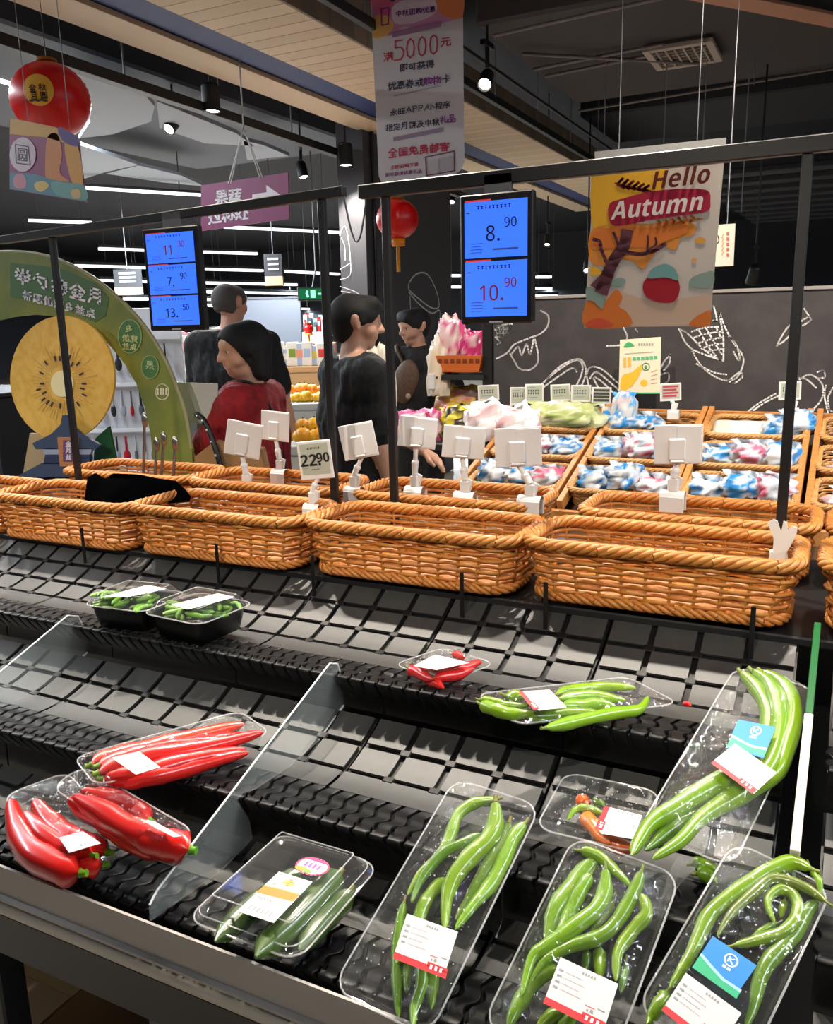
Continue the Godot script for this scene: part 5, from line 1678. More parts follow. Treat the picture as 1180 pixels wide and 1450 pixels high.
# ---------------------------------------------------------------- ceiling, beam, lamps
func structure(nm: String) -> Node3D:
	var o := Node3D.new()
	o.name = nm
	add_child(o)
	o.set_meta("kind", "structure")
	return o
func pendant(x: float, y: float, dist: float, energy: float) -> void:
	var c := at_far(x, y, dist)
	var t := thing("pendant_lamp", "black cylinder pendant lamp on a black cable " + ("before the magenta sign" if x < 400 else "beside the tall white banner"), "lamp", c)
	var m := MB.new()
	m.lathe([Vector2(0.002, 0.17), Vector2(0.05, 0.168), Vector2(0.058, 0.155), Vector2(0.06, 0.0), Vector2(0.052, 0.0), Vector2(0.05, 0.02), Vector2(0.002, 0.02)], 20)
	part(t, "cylinder", m, mat(Color(0.04, 0.04, 0.045), 0.55))
	m = MB.new()
	m.lathe([Vector2(0.001, 0.014), Vector2(0.049, 0.012), Vector2(0.049, 0.004), Vector2(0.001, -0.002)], 20)
	part(t, "lamp_face", m, mat_glow(Color(1, 0.97, 0.92), 5.0))
	m = MB.new()
	m.tube([Vector3(0, 0.17, 0), Vector3(0.004, 0.5, 0), Vector3(-0.006, 1.0, 0), Vector3(0, 4.34 - c.y, 0)], 0.007, 6)
	part(t, "cable", m, mat(Color(0.02, 0.02, 0.02), 0.6))
	m = MB.new()
	m.tube([Vector3(-0.02, 0.17, 0), Vector3(-0.016, 0.195, 0), Vector3(0.016, 0.195, 0), Vector3(0.02, 0.17, 0)], 0.003, 5)
	part(t, "loop", m, mat(Color(0.3, 0.3, 0.3), 0.4, 0.6))
	spot(c - Vector3(0, 0.01, 0), c - Vector3(0, 2, 0), energy, 45.0, Color(1, 0.95, 0.88), 0.04)
func build_ceiling() -> void:
	var dark := mat(Color(0.13, 0.13, 0.145), 0.85)
	# plank-clad beam: every plank a piece
	var beam := structure("trim_1")
	var core := MB.new()
	core.box(Vector3(-3.18, 3.27, -7.2), Vector3(1.08, 0.18, 11.4))
	part(beam, "beam_core", core, mat(Color(0.2, 0.19, 0.18), 0.8))
	var blue := MB.new()
	blue.box(Vector3(-3.34, 3.165, -7.2), Vector3(0.27, 0.03, 11.4))
	part(beam, "blue_recess", blue, mat(Color(0.06, 0.14, 0.36), 0.6))
	var pale := MB.new()
	pale.box(Vector3(-3.62, 3.135, -7.2), Vector3(0.27, 0.03, 11.4), Basis(), 0.002)
	part(beam, "pale_board", pale, mat(Color(0.74, 0.65, 0.54), 0.6))
	var side := MB.new()
	side.box(Vector3.ZERO, Vector3(0.02, 0.26, 0.128), Basis(), 0.003)
	var under := MB.new()
	under.box(Vector3.ZERO, Vector3(0.56, 0.02, 0.128), Basis(), 0.003)
	var sm := side.mesh()
	var um := under.mesh()
	var tones := [mat(Color(0.50, 0.44, 0.38), 0.65), mat(Color(0.47, 0.42, 0.37), 0.65), mat(Color(0.53, 0.46, 0.40), 0.65)]
	var tone2 := [mat(Color(0.78, 0.69, 0.58), 0.6), mat(Color(0.75, 0.66, 0.55), 0.6)]
	for i in 86:
		var z := -1.6 - 0.131 * i
		part(beam, "plank", sm, tones[(i * 7) % 3], Vector3(-2.625, 3.245, z))
		part(beam, "plank", um, tone2[(i * 5) % 2], Vector3(-2.915, 3.13, z))
	var duct := structure("trim_2")
	var m := MB.new()
	m.box(Vector3(0.9, 3.7, -6.4), Vector3(6.2, 0.75, 2.2), Basis(), 0.02)
	part(duct, "soffit", m, mat(Color(0.24, 0.215, 0.21), 0.85))
	m = MB.new()
	m.box(Vector3(1.2, 3.95, -10.5), Vector3(8, 0.5, 1.6), Basis(), 0.02)
	m.box(Vector3(1.2, 3.6, -13.5), Vector3(8, 0.3, 0.8), Basis(), 0.02)
	for i in 9:
		m.box(Vector3(1.4, 2.95 + 0.02 * i, -9.5 - 0.8 * i), Vector3(6.0, 0.06, 0.25), Basis(), 0.01)
	part(duct, "duct", m, mat(Color(0.2, 0.2, 0.215), 0.8))
	var pipes := MB.new()
	for q in [[700, 50, 940, -4, 3.32], [698, 40, 930, -12, 3.34], [756, 98, 940, 62, 3.29], [772, 108, 940, 74, 3.29], [740, 76, 1000, 90, 3.28], [820, 157, 1180, 97, 3.3]]:
		pipes.tube([at_y(q[0], q[1], q[4]), at_y(q[2], q[3], q[4])], 0.012, 6)
	part(duct, "conduit", pipes, mat(Color(0.42, 0.38, 0.37), 0.5))
	var panel := MB.new()
	bar(panel, at_y(960, -16, 3.27), at_y(1210, 34, 3.27), 0.16, 0.02)
	part(duct, "pale_strip", panel, mat(Color(0.72, 0.5, 0.4), 0.6))
	# air vent with its own bars
	var vt := thing("air_vent", "pale square ceiling air vent with a grid of bars under the dark soffit", "vent", Vector3(-1.15, 3.29, -6.45))
	m = MB.new()
	for s: float in [-1.0, 1.0]:
		m.box(Vector3(0.2 * s, 0, 0), Vector3(0.05, 0.03, 0.5), Basis(), 0.004)
		m.box(Vector3(0, 0, 0.23 * s), Vector3(0.35, 0.03, 0.05), Basis(), 0.004)
	part(vt, "frame", m, mat(Color(0.66, 0.6, 0.55), 0.6))
	for i in 6:
		var s := MB.new()
		s.box(Vector3(-0.145 + 0.058 * i, 0.0, 0), Vector3(0.012, 0.02, 0.42))
		part(vt, "slat", s, mat(Color(0.6, 0.55, 0.5), 0.6))
		s = MB.new()
		s.box(Vector3(0, 0.004, -0.17 + 0.068 * i), Vector3(0.36, 0.016, 0.012))
		part(vt, "slat", s, mat(Color(0.6, 0.55, 0.5), 0.6))
	# lighting track and grey acoustic panels left of the beam
	var track := structure("trim_3")
	m = MB.new()
	bar(m, Vector3(-3.86, 2.97, -2.6), Vector3(-4.12, 2.97, -11.0), 0.07, 0.06)
	bar(m, Vector3(-2.3, 3.05, -2.4), Vector3(-2.35, 3.05, -12.0), 0.04, 0.05)
	bar(m, Vector3(-2.18, 3.15, -2.4), Vector3(-2.2, 3.15, -12.0), 0.02, 0.02)
	bar(m, Vector3(-3.4, 3.235, -2.0), Vector3(1.2, 3.235, -2.0), 0.035, 0.03)
	bar(m, Vector3(-3.4, 3.235, 0.75), Vector3(1.2, 3.235, 0.75), 0.035, 0.03)
	part(track, "track", m, mat(Color(0.1, 0.1, 0.11), 0.5))
	var rods := MB.new()
	for i in 9:
		rods.tube([Vector3(-3.9 - 0.03 * i, 2.98, -3.2 - 0.9 * i), Vector3(-3.9 - 0.03 * i, 4.34, -3.2 - 0.9 * i)], 0.006, 5)
		rods.tube([Vector3(-2.3, 3.06, -3.2 - 0.9 * i), Vector3(-2.3, 4.34, -3.2 - 0.9 * i)], 0.005, 5)
	for q in [[856, 190], [940, 210], [996, 200], [1068, 120], [1036, 215], [1030, 300], [1050, 300]]:
		var c := at_far(q[0], q[1], 6.0)
		rods.tube([c, Vector3(c.x, 4.34, c.z)], 0.004, 5)
	part(track, "rod", rods, mat(Color(0.5, 0.5, 0.52), 0.5))
	var cloud := 0
	for q in [[90, 98, 165, 122, 200, 128, 219, 150, 214, 172, 160, 190, 112, 196, 128, 172, 118, 140, 100, 118], [222, 142, 335, 188, 360, 206, 290, 202, 226, 180], [114, 204, 196, 232, 150, 242, 118, 252], [196, 232, 258, 247, 290, 262, 228, 256, 150, 244], [345, 196, 372, 202, 410, 218, 350, 224]]:
		var poly := PackedVector2Array()
		for g in pairs(q):
			var w := at_y(g.x, g.y, 3.02 + 0.004 * cloud)
			poly.append(Vector2(w.x, w.z))
		m = MB.new()
		m.prism(poly, Transform3D(Basis(Vector3.RIGHT, Vector3(0, 0, 1), Vector3.UP), Vector3(0, 3.02, 0)), 0.03)
		cloud += 1
		part(track, "acoustic_panel", m, mat(Color(0.55, 0.57, 0.6), 0.8))
	m = MB.new()
	m.box(Vector3(-5.6, 3.7, -5.0), Vector3(2.2, 0.8, 6), Basis(), 0.02)
	part(track, "duct", m, mat(Color(0.27, 0.28, 0.31), 0.7))
	# lamps in view
	pendant(300, 158, 5.6, 6.0)
	pendant(490, 234, 6.9, 6.0)
	var white := Color(1, 0.97, 0.92)
	for q in [[240, 182, 6.2, 0.3, -1.2, 1.6], [687, 118, 5.2, 0.2, -1.0, 1.2], [430, 249, 7.2, 0.5, -1.4, 0.3], [610, 309, 9.5, 0.2, -1.0, 1.2], [832, 382, 9.0, 0.2, -1.0, 0.8], [1065, 397, 6.5, -0.3, -1.0, -0.6], [775, 345, 11.0, 0.1, -1.0, 0.5], [640, 285, 11.0, 0.2, -1.0, 0.8]]:
		var c := at_far(q[0], q[1], q[2])
		lamp_head(c, c + Vector3(q[3], q[4], q[5]), 5.0, 36.0, white, 7.0, true)
	# strip lights over the sales floor
	for q in [[60, 262, 286, 276, 2.9, 51.0], [40, 312, 130, 315, 2.9, 27.0], [318, 321, 482, 329, 2.9, 43.0], [140, 352, 364, 359, 2.9, 43.0], [105, 376, 372, 383, 2.9, 46.0], [405, 384, 480, 388, 2.9, 20.0], [140, 397, 420, 403, 2.75, 32.0], [290, 413, 430, 416, 2.5, 27.0], [176, 423, 300, 424, 2.3, 16.0], [285, 432, 310, 433, 2.2, 4.0], [425, 437, 470, 438, 2.2, 6.0], [637, 390, 655, 390, 2.6, 4.0], [637, 406, 655, 406, 2.3, 4.0], [760, 392, 780, 392, 2.6, 4.0], [758, 408, 788, 408, 2.6, 4.0], [758, 419, 788, 419, 2.2, 4.0]]:
		var a := at_y(q[0], q[1], q[4])
		var b := at_y(q[2], q[3], q[4])
		var d := (b - a).length()
		var t := thing("strip_light", "long white tube light hanging below the dark ceiling", "lamp", (a + b) / 2, "tube lights over the sales floor")
		var wide := clampf((a - EYE).length() * 0.0052, 0.045, 0.13)
		m = MB.new()
		bar(m, a, b, wide, wide * 0.5)
		partw(t, "glowing_tube", m, mat_glow(Color(0.95, 0.98, 1), 1.6))
		m = MB.new()
		bar(m, a + Vector3(0, wide * 0.55, 0), b + Vector3(0, wide * 0.55, 0), wide * 1.3, wide * 0.5)
		partw(t, "housing", m, mat(Color(0.16, 0.16, 0.17), 0.6))
		for e in [a.lerp(b, 0.15), a.lerp(b, 0.85)]:
			m = MB.new()
			m.tube([e + Vector3(0, wide, 0), Vector3(e.x, 4.34, e.z)], 0.006, 5)
			partw(t, "hanger", m, mat(Color(0.4, 0.4, 0.4), 0.6))
		strip_light((a + b) / 2 - Vector3(0, wide * 0.4, 0), (b - a).normalized(), d, wide, q[5])
	# general strip lights above the aisles nearer by, outside the frame
	for x in [-5.5, 3.0]:
		var a := Vector3(x, 3.3, -5.5)
		var b := Vector3(x, 3.3, 0.5)
		var t := thing("strip_light", "long white tube light above the side aisle", "lamp", (a + b) / 2, "tube lights above the side aisles")
		m = MB.new()
		bar(m, a, b, 0.06, 0.03)
		partw(t, "glowing_tube", m, mat_glow(Color(0.95, 0.98, 1), 1.6))
		strip_light((a + b) / 2 - Vector3(0, 0.03, 0), Vector3.BACK, 6.0, 0.06, 34.0)

# ---------------------------------------------------------------- card clips on the baskets
func card_clip(label: String, plate: Array, clamp_: Vector2, z: float, roll: float, yaw: float, kind := "back") -> void:
	var b := at_z(clamp_.x, clamp_.y, z)
	var c := at_z(plate[0], plate[1], z)
	var w: float = plate[2] / LENS * (c - EYE).dot(AHEAD)
	var h: float = plate[3] / LENS * (c - EYE).dot(AHEAD)
	var t := thing("card_clip", label, "card clip", b)
	var white := mat(Color(0.86, 0.85, 0.84), 0.38)
	var k := w / 0.1
	var m := MB.new()       # saddle over the rim
	var arc := PackedVector3Array()
	for i in 9:
		var a := PI * i / 8.0
		for s: float in [-1.0, 1.0]:
			arc.append(Vector3(0.026 * s * k, 0.005 + 0.013 * sin(a), -0.016 * cos(a)))
	m.grid(arc, 2, 9)
	m.box(Vector3(0, -0.010, 0.017), Vector3(0.052 * k, 0.034, 0.003), Basis(), 0.0012)
	m.box(Vector3(0, -0.010, -0.017), Vector3(0.052 * k, 0.034, 0.003), Basis(), 0.0012)
	part(t, "clamp", m, white)
	m = MB.new()
	m.box(Vector3(0, 0.03, 0), Vector3(0.024 * k, 0.03, 0.014), Basis(), 0.003)
	m.prism(PackedVector2Array(pairs([-0.012, 0.02, 0.014, 0.02, 0.02, 0.045, 0.008, 0.05, -0.004, 0.036])), Transform3D(Basis(), Vector3(0, 0, -0.004)), 0.008)
	part(t, "lever", m, white)
	var bas := Basis(Vector3.UP, yaw) * Basis(Vector3.BACK, roll)
	var pc := c - b
	m = MB.new()
	var foot := Vector3(0, 0.045, 0)
	var low := pc + bas * Vector3(0, -h * 0.45, -0.004)
	m.tube([foot, foot.lerp(low, 0.35), foot.lerp(low, 0.6), low], [0.008 * k, 0.0095 * k, 0.006 * k, 0.007 * k], 8)
	m.ball(foot.lerp(low, 0.42), Vector3.ONE * 0.0105 * k, 10, 6)
	part(t, "neck", m, white)
	m = MB.new()
	m.box(pc, Vector3(w, h, 0.005), bas, 0.0015)
	part(t, "card_holder", m, white)
	m = MB.new()
	if kind == "back":
		m.box(pc + bas * Vector3(-w * 0.03, -h * 0.12, 0.006), Vector3(w * 0.36, h * 0.56, 0.008), bas, 0.003)
		m.box(pc + bas * Vector3(-w * 0.03, -h * 0.42, 0.008), Vector3(w * 0.3, h * 0.08, 0.01), bas, 0.003)
		part(t, "socket", m, white)
		m = MB.new()
		m.box(pc + bas * Vector3(w * 0.21, 0, 0.0028), Vector3(w * 0.5, h * 0.92, 0.0015), bas, 0.0006)
		part(t, "cover", m, white)
	else:
		m.box(pc + bas * Vector3(0, h * 0.03, 0.0027), Vector3(w * 0.84, h * 0.8, 0.0012), bas)
		var d := part(t, "paper_display", m, mat(Color(0.66, 0.68, 0.62), 0.6))
		var ink := Ink.new()
		ink.step = 0.0003
		ink.place(b + pc + bas * Vector3(-w * 0.42, h * 0.43, 0.0035), bas * Vector3(w * 0.84, 0, 0), bas * Vector3(0, -h * 0.8, 0), bas.z)
		var dk := Color(0.03, 0.03, 0.035)
		if kind == "22.90":
			for i in 11:
				ink.rect(0.22 + 0.05 * i, 0.12, 0.035, 0.012 + 0.03 * (i % 2), dk)
				ink.rect(0.22 + 0.05 * i, 0.165, 0.035, 0.014, dk)
			for i in 6:
				ink.rect(0.34 + 0.05 * i, 0.82, 0.03, 0.03, dk)
			ink.rect(0.05, 0.78, 0.16, 0.012, Color(0.2, 0.2, 0.2))
			ink.rect(0.05, 0.83, 0.12, 0.012, Color(0.2, 0.2, 0.2))
			lettering(d, "22.", b + pc + bas * Vector3(-w * 0.13, 0, 0.004), bas.x, bas.z, h * 0.3, mat(dk, 0.7), 0, true)
			lettering(d, "90", b + pc + bas * Vector3(w * 0.24, h * 0.05, 0.004), bas.x, bas.z, h * 0.24, mat(dk, 0.7), 0, true)
		elif kind == "dark":
			for i in 4:
				ink.rect(0.02, 0.06 + 0.24 * i, 0.96, 0.17, Color(0.05, 0.045, 0.04))
		elif kind == "red":
			for i in 4:
				ink.rect(0.06, 0.08 + 0.22 * i, 0.86 - 0.1 * (i % 2), 0.13, Color(0.45, 0.04, 0.08))
		else:
			for i in 5:
				ink.rect(0.1 + 0.15 * i, 0.28, 0.1, 0.05, dk)
				ink.rect(0.12 + 0.15 * i, 0.28, 0.03, 0.32, dk)
				ink.rect(0.1 + 0.15 * i, 0.5, 0.1, 0.05, dk)
			ink.rect(0.1, 0.75, 0.6, 0.05, Color(0.25, 0.25, 0.25))
			ink.rect(0.1, 0.1, 0.45, 0.05, Color(0.25, 0.25, 0.25))
		partw(d, "print", ink, mat_tinted(0.7))
func build_clips() -> void:
	card_clip("blank white card clip tilted left, rearmost pair before the woman in red", [345, 622, 52, 50], Vector2(350, 694), -1.83, -0.2, 0.35)
	card_clip("small blank white card clip before the back of the woman in red", [390, 603, 45, 42], Vector2(397, 672), -2.0, -0.08, 0.1)
	card_clip("white card clip with an electronic price label reading 22.90", [447, 651, 49, 55], Vector2(444, 722), -1.68, 0.09, 0.3, "22.90")
	card_clip("blank white card clip half hidden by the black post, before the young man", [508, 624, 50, 50], Vector2(502, 698), -1.84, 0.18, 0.35)
	card_clip("blank white card clip right of the second black post, first of three", [592, 612, 54, 44], Vector2(588, 698), -1.83, -0.14, 0.5)
	card_clip("blank white card clip in the middle of the three on the rear basket", [657, 626, 60, 46], Vector2(659, 706), -1.83, -0.1, 0.45)
	card_clip("blank white card clip beside the clear vegetable bag, last of three", [734, 633, 66, 56], Vector2(751, 712), -1.83, 0.04, 0.4)
	card_clip("large square blank white card clip alone on the rear basket", [961, 629, 66, 56], Vector2(953, 706), -1.83, 0.02, 0.25)
	# forked clip
	zoomed(820, 540, 3.2778)
	var t := thing("forked_clip", "white forked plastic clip without card on the front basket corner", "card clip", at_z(1105, 790, -1.63))
	partw(t, "prongs", board(pairs([876, 655, 905, 640, 922, 650, 938, 700, 950, 650, 968, 655, 968, 690, 990, 672, 1015, 680, 1010, 710, 985, 760, 960, 800, 955, 850, 890, 850, 900, 790, 905, 730]), -1.628, 0.006), mat(Color(0.9, 0.9, 0.88), 0.35))
	partw(t, "clamp", board(pairs([885, 790, 965, 790, 970, 850, 880, 850]), -1.634, 0.016), mat(Color(0.9, 0.9, 0.88), 0.35))
	for q in [[692, 556, 30, 22, "white", "behind the pale printed bags"], [735, 561, 25, 26, "white", "left of an overlapping pair on the wooden rack"], [757, 557, 26, 27, "white", "right of an overlapping pair on the wooden rack"], [794, 556, 28, 24, "white", "above the clear bag of greens"], [823, 557, 28, 24, "white", "between the clear greens bag and the dark label"], [852, 560, 27, 24, "dark", "with a dark striped display beside the yellow notice"], [950, 555, 29, 25, "red", "with a red striped display right of the yellow notice"], [1119, 553, 30, 26, "white", "behind the right black post"]]:
		card_clip("small electronic price label " + q[5], [q[0], q[1], q[2], q[3]], Vector2(q[0] + 4, q[1] + (44 if q[0] < 700 else 30)), -4.05, 0.05 * sin(q[0]), 0.3, q[4])

# ---------------------------------------------------------------- wooden rack and chalk wall
func crumple(size: Vector3, seed_: int, top: Color, mid: Color, print_: Color) -> MB:
	var m := MB.new()
	var f := FastNoiseLite.new()
	f.seed = seed_
	f.frequency = 1.1
	f.fractal_octaves = 3
	var nu := 26
	var nv := 15
	var p := PackedVector3Array()
	var cols := []
	for j in nv:
		var b := PI * j / (nv - 1) - PI / 2
		for i in nu:
			var a := TAU * i / nu
			var d := Vector3(cos(b) * cos(a), sin(b), cos(b) * sin(a))
			var r := 1.0 + 0.42 * f.get_noise_3d(d.x * 1.6, d.y * 1.6, d.z * 1.6) + 0.16 * absf(f.get_noise_3d(d.x * 6, d.y * 6, d.z * 6))
			var q := Vector3(signf(d.x) * absf(d.x) ** 0.7, d.y, signf(d.z) * absf(d.z) ** 0.7) * r
			p.append(Vector3(q.x * size.x, maxf(q.y, -0.5) * size.y, q.z * size.z) * 0.5)
			var k := f.get_noise_3d(d.x * 1.3 + 5, d.y * 1.3, d.z * 1.3)
			cols.append(print_ if k > 0.1 else (top if k > -0.12 else mid))
	m.grid(p, nu, nv, true, true)
	for i in m.c.size():
		m.c[i] = cols[i]
	return m
func bag(nm: String, label: String, at: Vector3, size: Vector3, seed_: int, top: Color, mid: Color, print_: Color, group := "", turn := 0.0) -> void:
	var t := thing(nm, label, "bag", at, group)
	t.rotation.y = turn
	var m := mat_tinted(0.28)
	part(t, "sack", crumple(size, seed_, top, mid, print_), m, Vector3(0, size.y * 0.25, 0))
	var e := MB.new()
	e.col = top
	var p := PackedVector3Array()
	for j in 4:
		for i in 7:
			p.append(Vector3((i / 6.0 - 0.5) * size.x * (0.5 + 0.18 * j), size.y * 0.55 + 0.012 * j, size.z * 0.1 * sin(i * 1.9 + j)))
	e.grid(p, 7, 4)
	part(t, "gathered_end", e, m)
func build_rack() -> void:
	# chalk wall
	var zw := -4.32
	var t := thing("chalk_panel", "dark grey chalkboard panel with white vegetable drawings behind the wooden rack", "panel", Vector3(0.1, 0, zw))
	var m := MB.new()
	m.box(Vector3(0.45, 1.285, zw - 0.02), Vector3(4.3, 0.75, 0.02), Basis(), 0.002)
	partw(t, "board", m, mat_grain(Color(0.2, 0.19, 0.195), Color(0.235, 0.22, 0.225), Vector3(1.5, 1.5, 1.5), 0.55))
	m = MB.new()
	m.box(Vector3(0.45, 1.668, zw - 0.015), Vector3(4.3, 0.016, 0.03), Basis(), 0.002)
	partw(t, "top_rail", m, mat(Color(0.55, 0.53, 0.52), 0.5))
	m = MB.new()
	m.box(Vector3(0.45, 0.46, zw - 0.03), Vector3(4.3, 0.9, 0.02))
	partw(t, "lower_board", m, mat(Color(0.12, 0.12, 0.12), 0.7))
	var chalk := Color(0.72, 0.70, 0.70)
	zoomed(780, 220, 2.95)
	var ink: PixelInk
	for c in [[535, 725, 560, 735, 590, 760, 640, 810, 700, 850, 722, 858], [722, 858, 722, 760, 712, 700, 706, 655], [706, 655, 730, 720, 770, 790, 800, 830, 805, 870, 780, 925, 740, 940, 690, 925, 640, 890, 610, 850, 588, 808], [588, 808, 640, 830, 722, 858], [665, 650, 680, 630, 695, 690, 680, 690], [540, 730, 560, 775, 590, 810], [745, 755, 775, 790, 790, 840, 785, 855, 765, 820], [745, 940, 790, 905, 800, 925, 770, 950, 748, 945], [590, 735, 640, 720, 700, 715], [600, 760, 650, 745, 710, 735], [615, 785, 660, 770, 715, 760], [630, 805, 680, 790, 718, 785], [650, 820, 690, 812, 720, 808], [620, 730, 660, 800, 690, 835], [650, 722, 690, 790, 715, 830], [690, 715, 712, 760], [610, 870, 680, 905, 735, 915], [500, 832, 495, 870, 470, 900, 455, 910], [500, 832, 475, 860, 460, 890], [460, 915, 490, 910, 492, 940, 465, 955], [945, 795, 960, 765, 985, 725, 1010, 700], [945, 795, 975, 775, 1005, 745], [1060, 640, 1085, 680, 1085, 690, 1055, 710], [1050, 690, 1080, 672], [805, 1085, 870, 1035, 940, 995], [820, 1085, 890, 1035, 950, 1005], [1040, 935, 1080, 915, 1120, 935, 1140, 975, 1125, 1030, 1060, 1095], [1040, 930, 1070, 935, 1110, 970], [1115, 905, 1140, 900, 1145, 925, 1120, 930], [1150, 960, 1145, 1010, 1165, 1090, 1180, 1100], [1180, 970, 1160, 1010, 1165, 1060, 1180, 1070], [-20, 940, 40, 880, 110, 850, 140, 870, 145, 920, 110, 1000, 60, 1080], [150, 920, 165, 885, 210, 890, 270, 940, 330, 1000, 345, 1050, 330, 1090], [165, 930, 190, 905, 240, 940, 300, 1000, 315, 1060], [150, 920, 170, 990, 220, 1060], [180, 930, 215, 945, 270, 1000, 300, 1040, 270, 1050, 220, 1000, 180, 930], [305, 720, 320, 760, 300, 790, 235, 795], [355, 725, 362, 735]]:
		ink = pixel_ink(zw - 0.009)
		ink.step = 0.001
		ink.curve(pairs(c), 7.0, chalk, 1)
		partw(t, "chalk_line", ink, mat_tinted(0.85))
	zoomed(600, 250, 2.95)
	for c in [[305, 760, 350, 735, 380, 700, 440, 675, 490, 655, 520, 620, 520, 580, 490, 560], [362, 740, 380, 770, 400, 800, 440, 808, 475, 780, 478, 740, 465, 680], [365, 745, 395, 710, 410, 745, 430, 700, 445, 740, 460, 680], [300, 640, 330, 620, 370, 615], [300, 670, 320, 690, 310, 700], [490, 870, 560, 810, 640, 765, 665, 800, 640, 870, 590, 930, 540, 965, 500, 950], [500, 880, 570, 830, 620, 800, 640, 815]]:
		ink = pixel_ink(zw - 0.009)
		ink.step = 0.001
		ink.curve(pairs(c), 7.0, chalk, 1)
		partw(t, "chalk_line", ink, mat_tinted(0.85))
	for i in 10:
		ink = pixel_ink(zw - 0.009)
		ink.step = 0.001
		ink.ring(312 + 14 * (i % 4), 630 + 16 * (i / 4), 8, 8, 4, chalk, 1)
		partw(t, "chalk_line", ink, mat_tinted(0.85))
	# yellow notice
	zoomed(780, 220, 2.95)
	t = thing("notice_card", "cream notice card with green logo and orange carrot drawing above the rack", "notice", at_z(905, 555, -4.2))
	partw(t, "card", board(pairs([290, 770, 462, 757, 456, 995, 284, 995]), -4.2, 0.004), mat(Color(0.88, 0.84, 0.74), 0.5))
	ink = pixel_ink(-4.1995)
	ink.step = 0.001
	ink.blob(pairs([305, 800, 325, 778, 350, 795, 330, 800]), Color(0.05, 0.35, 0.12), 1)
	for i in 6:
		ink.rect(366 + 11 * i, 784, 8, 10, Color(0.3, 0.3, 0.28), 1)
		ink.rect(342 + 18 * i, 842 - i, 14, 14, Color(0.1, 0.42, 0.2), 1)
	ink.line(pairs([312, 828, 430, 820]), 3, Color(0.4, 0.4, 0.36), 1)
	ink.rect(304, 845, 12, 40, Color(0.75, 0.4, 0.08), 1)
	ink.rect(322, 842, 14, 42, Color(0.75, 0.4, 0.08), 1)
	ink.blob(pairs([300, 920, 340, 905, 380, 872, 378, 900, 350, 950, 320, 975, 292, 978]), Color(0.86, 0.45, 0.03), 1)
	ink.disc(390, 950, 15, 14, Color(0.86, 0.45, 0.03), 1)
	ink.ring(398, 882, 15, 15, 3.5, Color(0.05, 0.3, 0.1), 1)
	ink.disc(398, 884, 6, 8, Color(0.05, 0.3, 0.1), 1)
	for i in 4:
		ink.line(pairs([420, 905 + 16 * i, 445, 895 + 18 * i]), 3, Color(0.6, 0.35, 0.2), 1)
	ink.line(pairs([286, 992, 455, 992]), 5, Color(0.1, 0.45, 0.15), 1)
	partw(t, "print", ink, mat_tinted(0.6))
	t = thing("hanging_notice", "pale notice with red writing hanging half behind the autumn poster", "notice", at_z(1026, 375, -3.6))
	partw(t, "card", board(pairs([690, 290, 772, 284, 764, 460, 682, 464]), -3.6, 0.003), mat(Color(0.85, 0.8, 0.74), 0.5))
	ink = pixel_ink(-3.5995)
	for i in 5:
		ink.rect(735, 320 + 22 * i, 10, 14, Color(0.6, 0.1, 0.08), 1)
		ink.line(pairs([722, 330 + 18 * i, 716, 344 + 18 * i]), 5, Color(0.7, 0.35, 0.2), 1)
	ink.ring(693, 350, 10, 18, 4, Color(0.1, 0.4, 0.2), 1, -1.5, 1.5)
	partw(t, "print", ink, mat_tinted(0.6))
	var hn := at_z(1030, 318, -3.6)
	hang_wires(t, [hn], 4.34)
	# rack frame: slanted rails between the columns of baskets
	var wood := mat_grain(Color(0.66, 0.42, 0.2), Color(0.74, 0.5, 0.26), Vector3(3, 3, 14), 0.5)
	t = thing("wooden_rack", "slanted light wooden rack holding wicker trays of bagged vegetables", "rack", Vector3(-0.5, 0, -3.7))
	var cols := [-1.46, -1.01, -0.56, -0.1, 0.36]
	for x in [-1.47, -1.03, -0.99, -0.575, -0.545, -0.125, -0.085, 0.36]:
		m = MB.new()
		bar(m, Vector3(x, 1.12, -4.18), Vector3(x, 0.82, -3.24), 0.024, 0.05)
		partw(t, "slanted_rail", m, wood)
	m = MB.new()
	m.box(Vector3(-0.55, 1.095, -4.2), Vector3(1.9, 0.05, 0.025), Basis(), 0.003)
	partw(t, "back_rail", m, wood)
	m = MB.new()
	m.box(Vector3(-0.55, 0.78, -3.22), Vector3(1.9, 0.06, 0.03), Basis(), 0.003)
	partw(t, "front_rail", m, wood)
	for x in [-1.45, 0.35]:
		for z in [-4.15, -3.26]:
			m = MB.new()
			m.box(Vector3(x, 0.39, z), Vector3(0.05, 0.78, 0.05), Basis(), 0.003)
			partw(t, "leg", m, wood)
	m = MB.new()
	m.box(Vector3(-0.55, 0.83, -3.7), Vector3(1.86, 0.012, 0.96), Basis(Vector3.RIGHT, 0.309))
	partw(t, "deck", m, mat(Color(0.3, 0.2, 0.1), 0.8))
	var wide := basket_meshes(0.395, 0.27, 0.075, 5, Color(0.48, 0.22, 0.07))
	var blue := Color(0.02, 0.2, 0.5)
	var clear := Color(0.42, 0.48, 0.54)
	var pale := Color(0.58, 0.6, 0.62)
	var rowname := ["top", "middle", "lowest"]
	var colname := ["first", "second", "third", "last"]
	var sd := 10
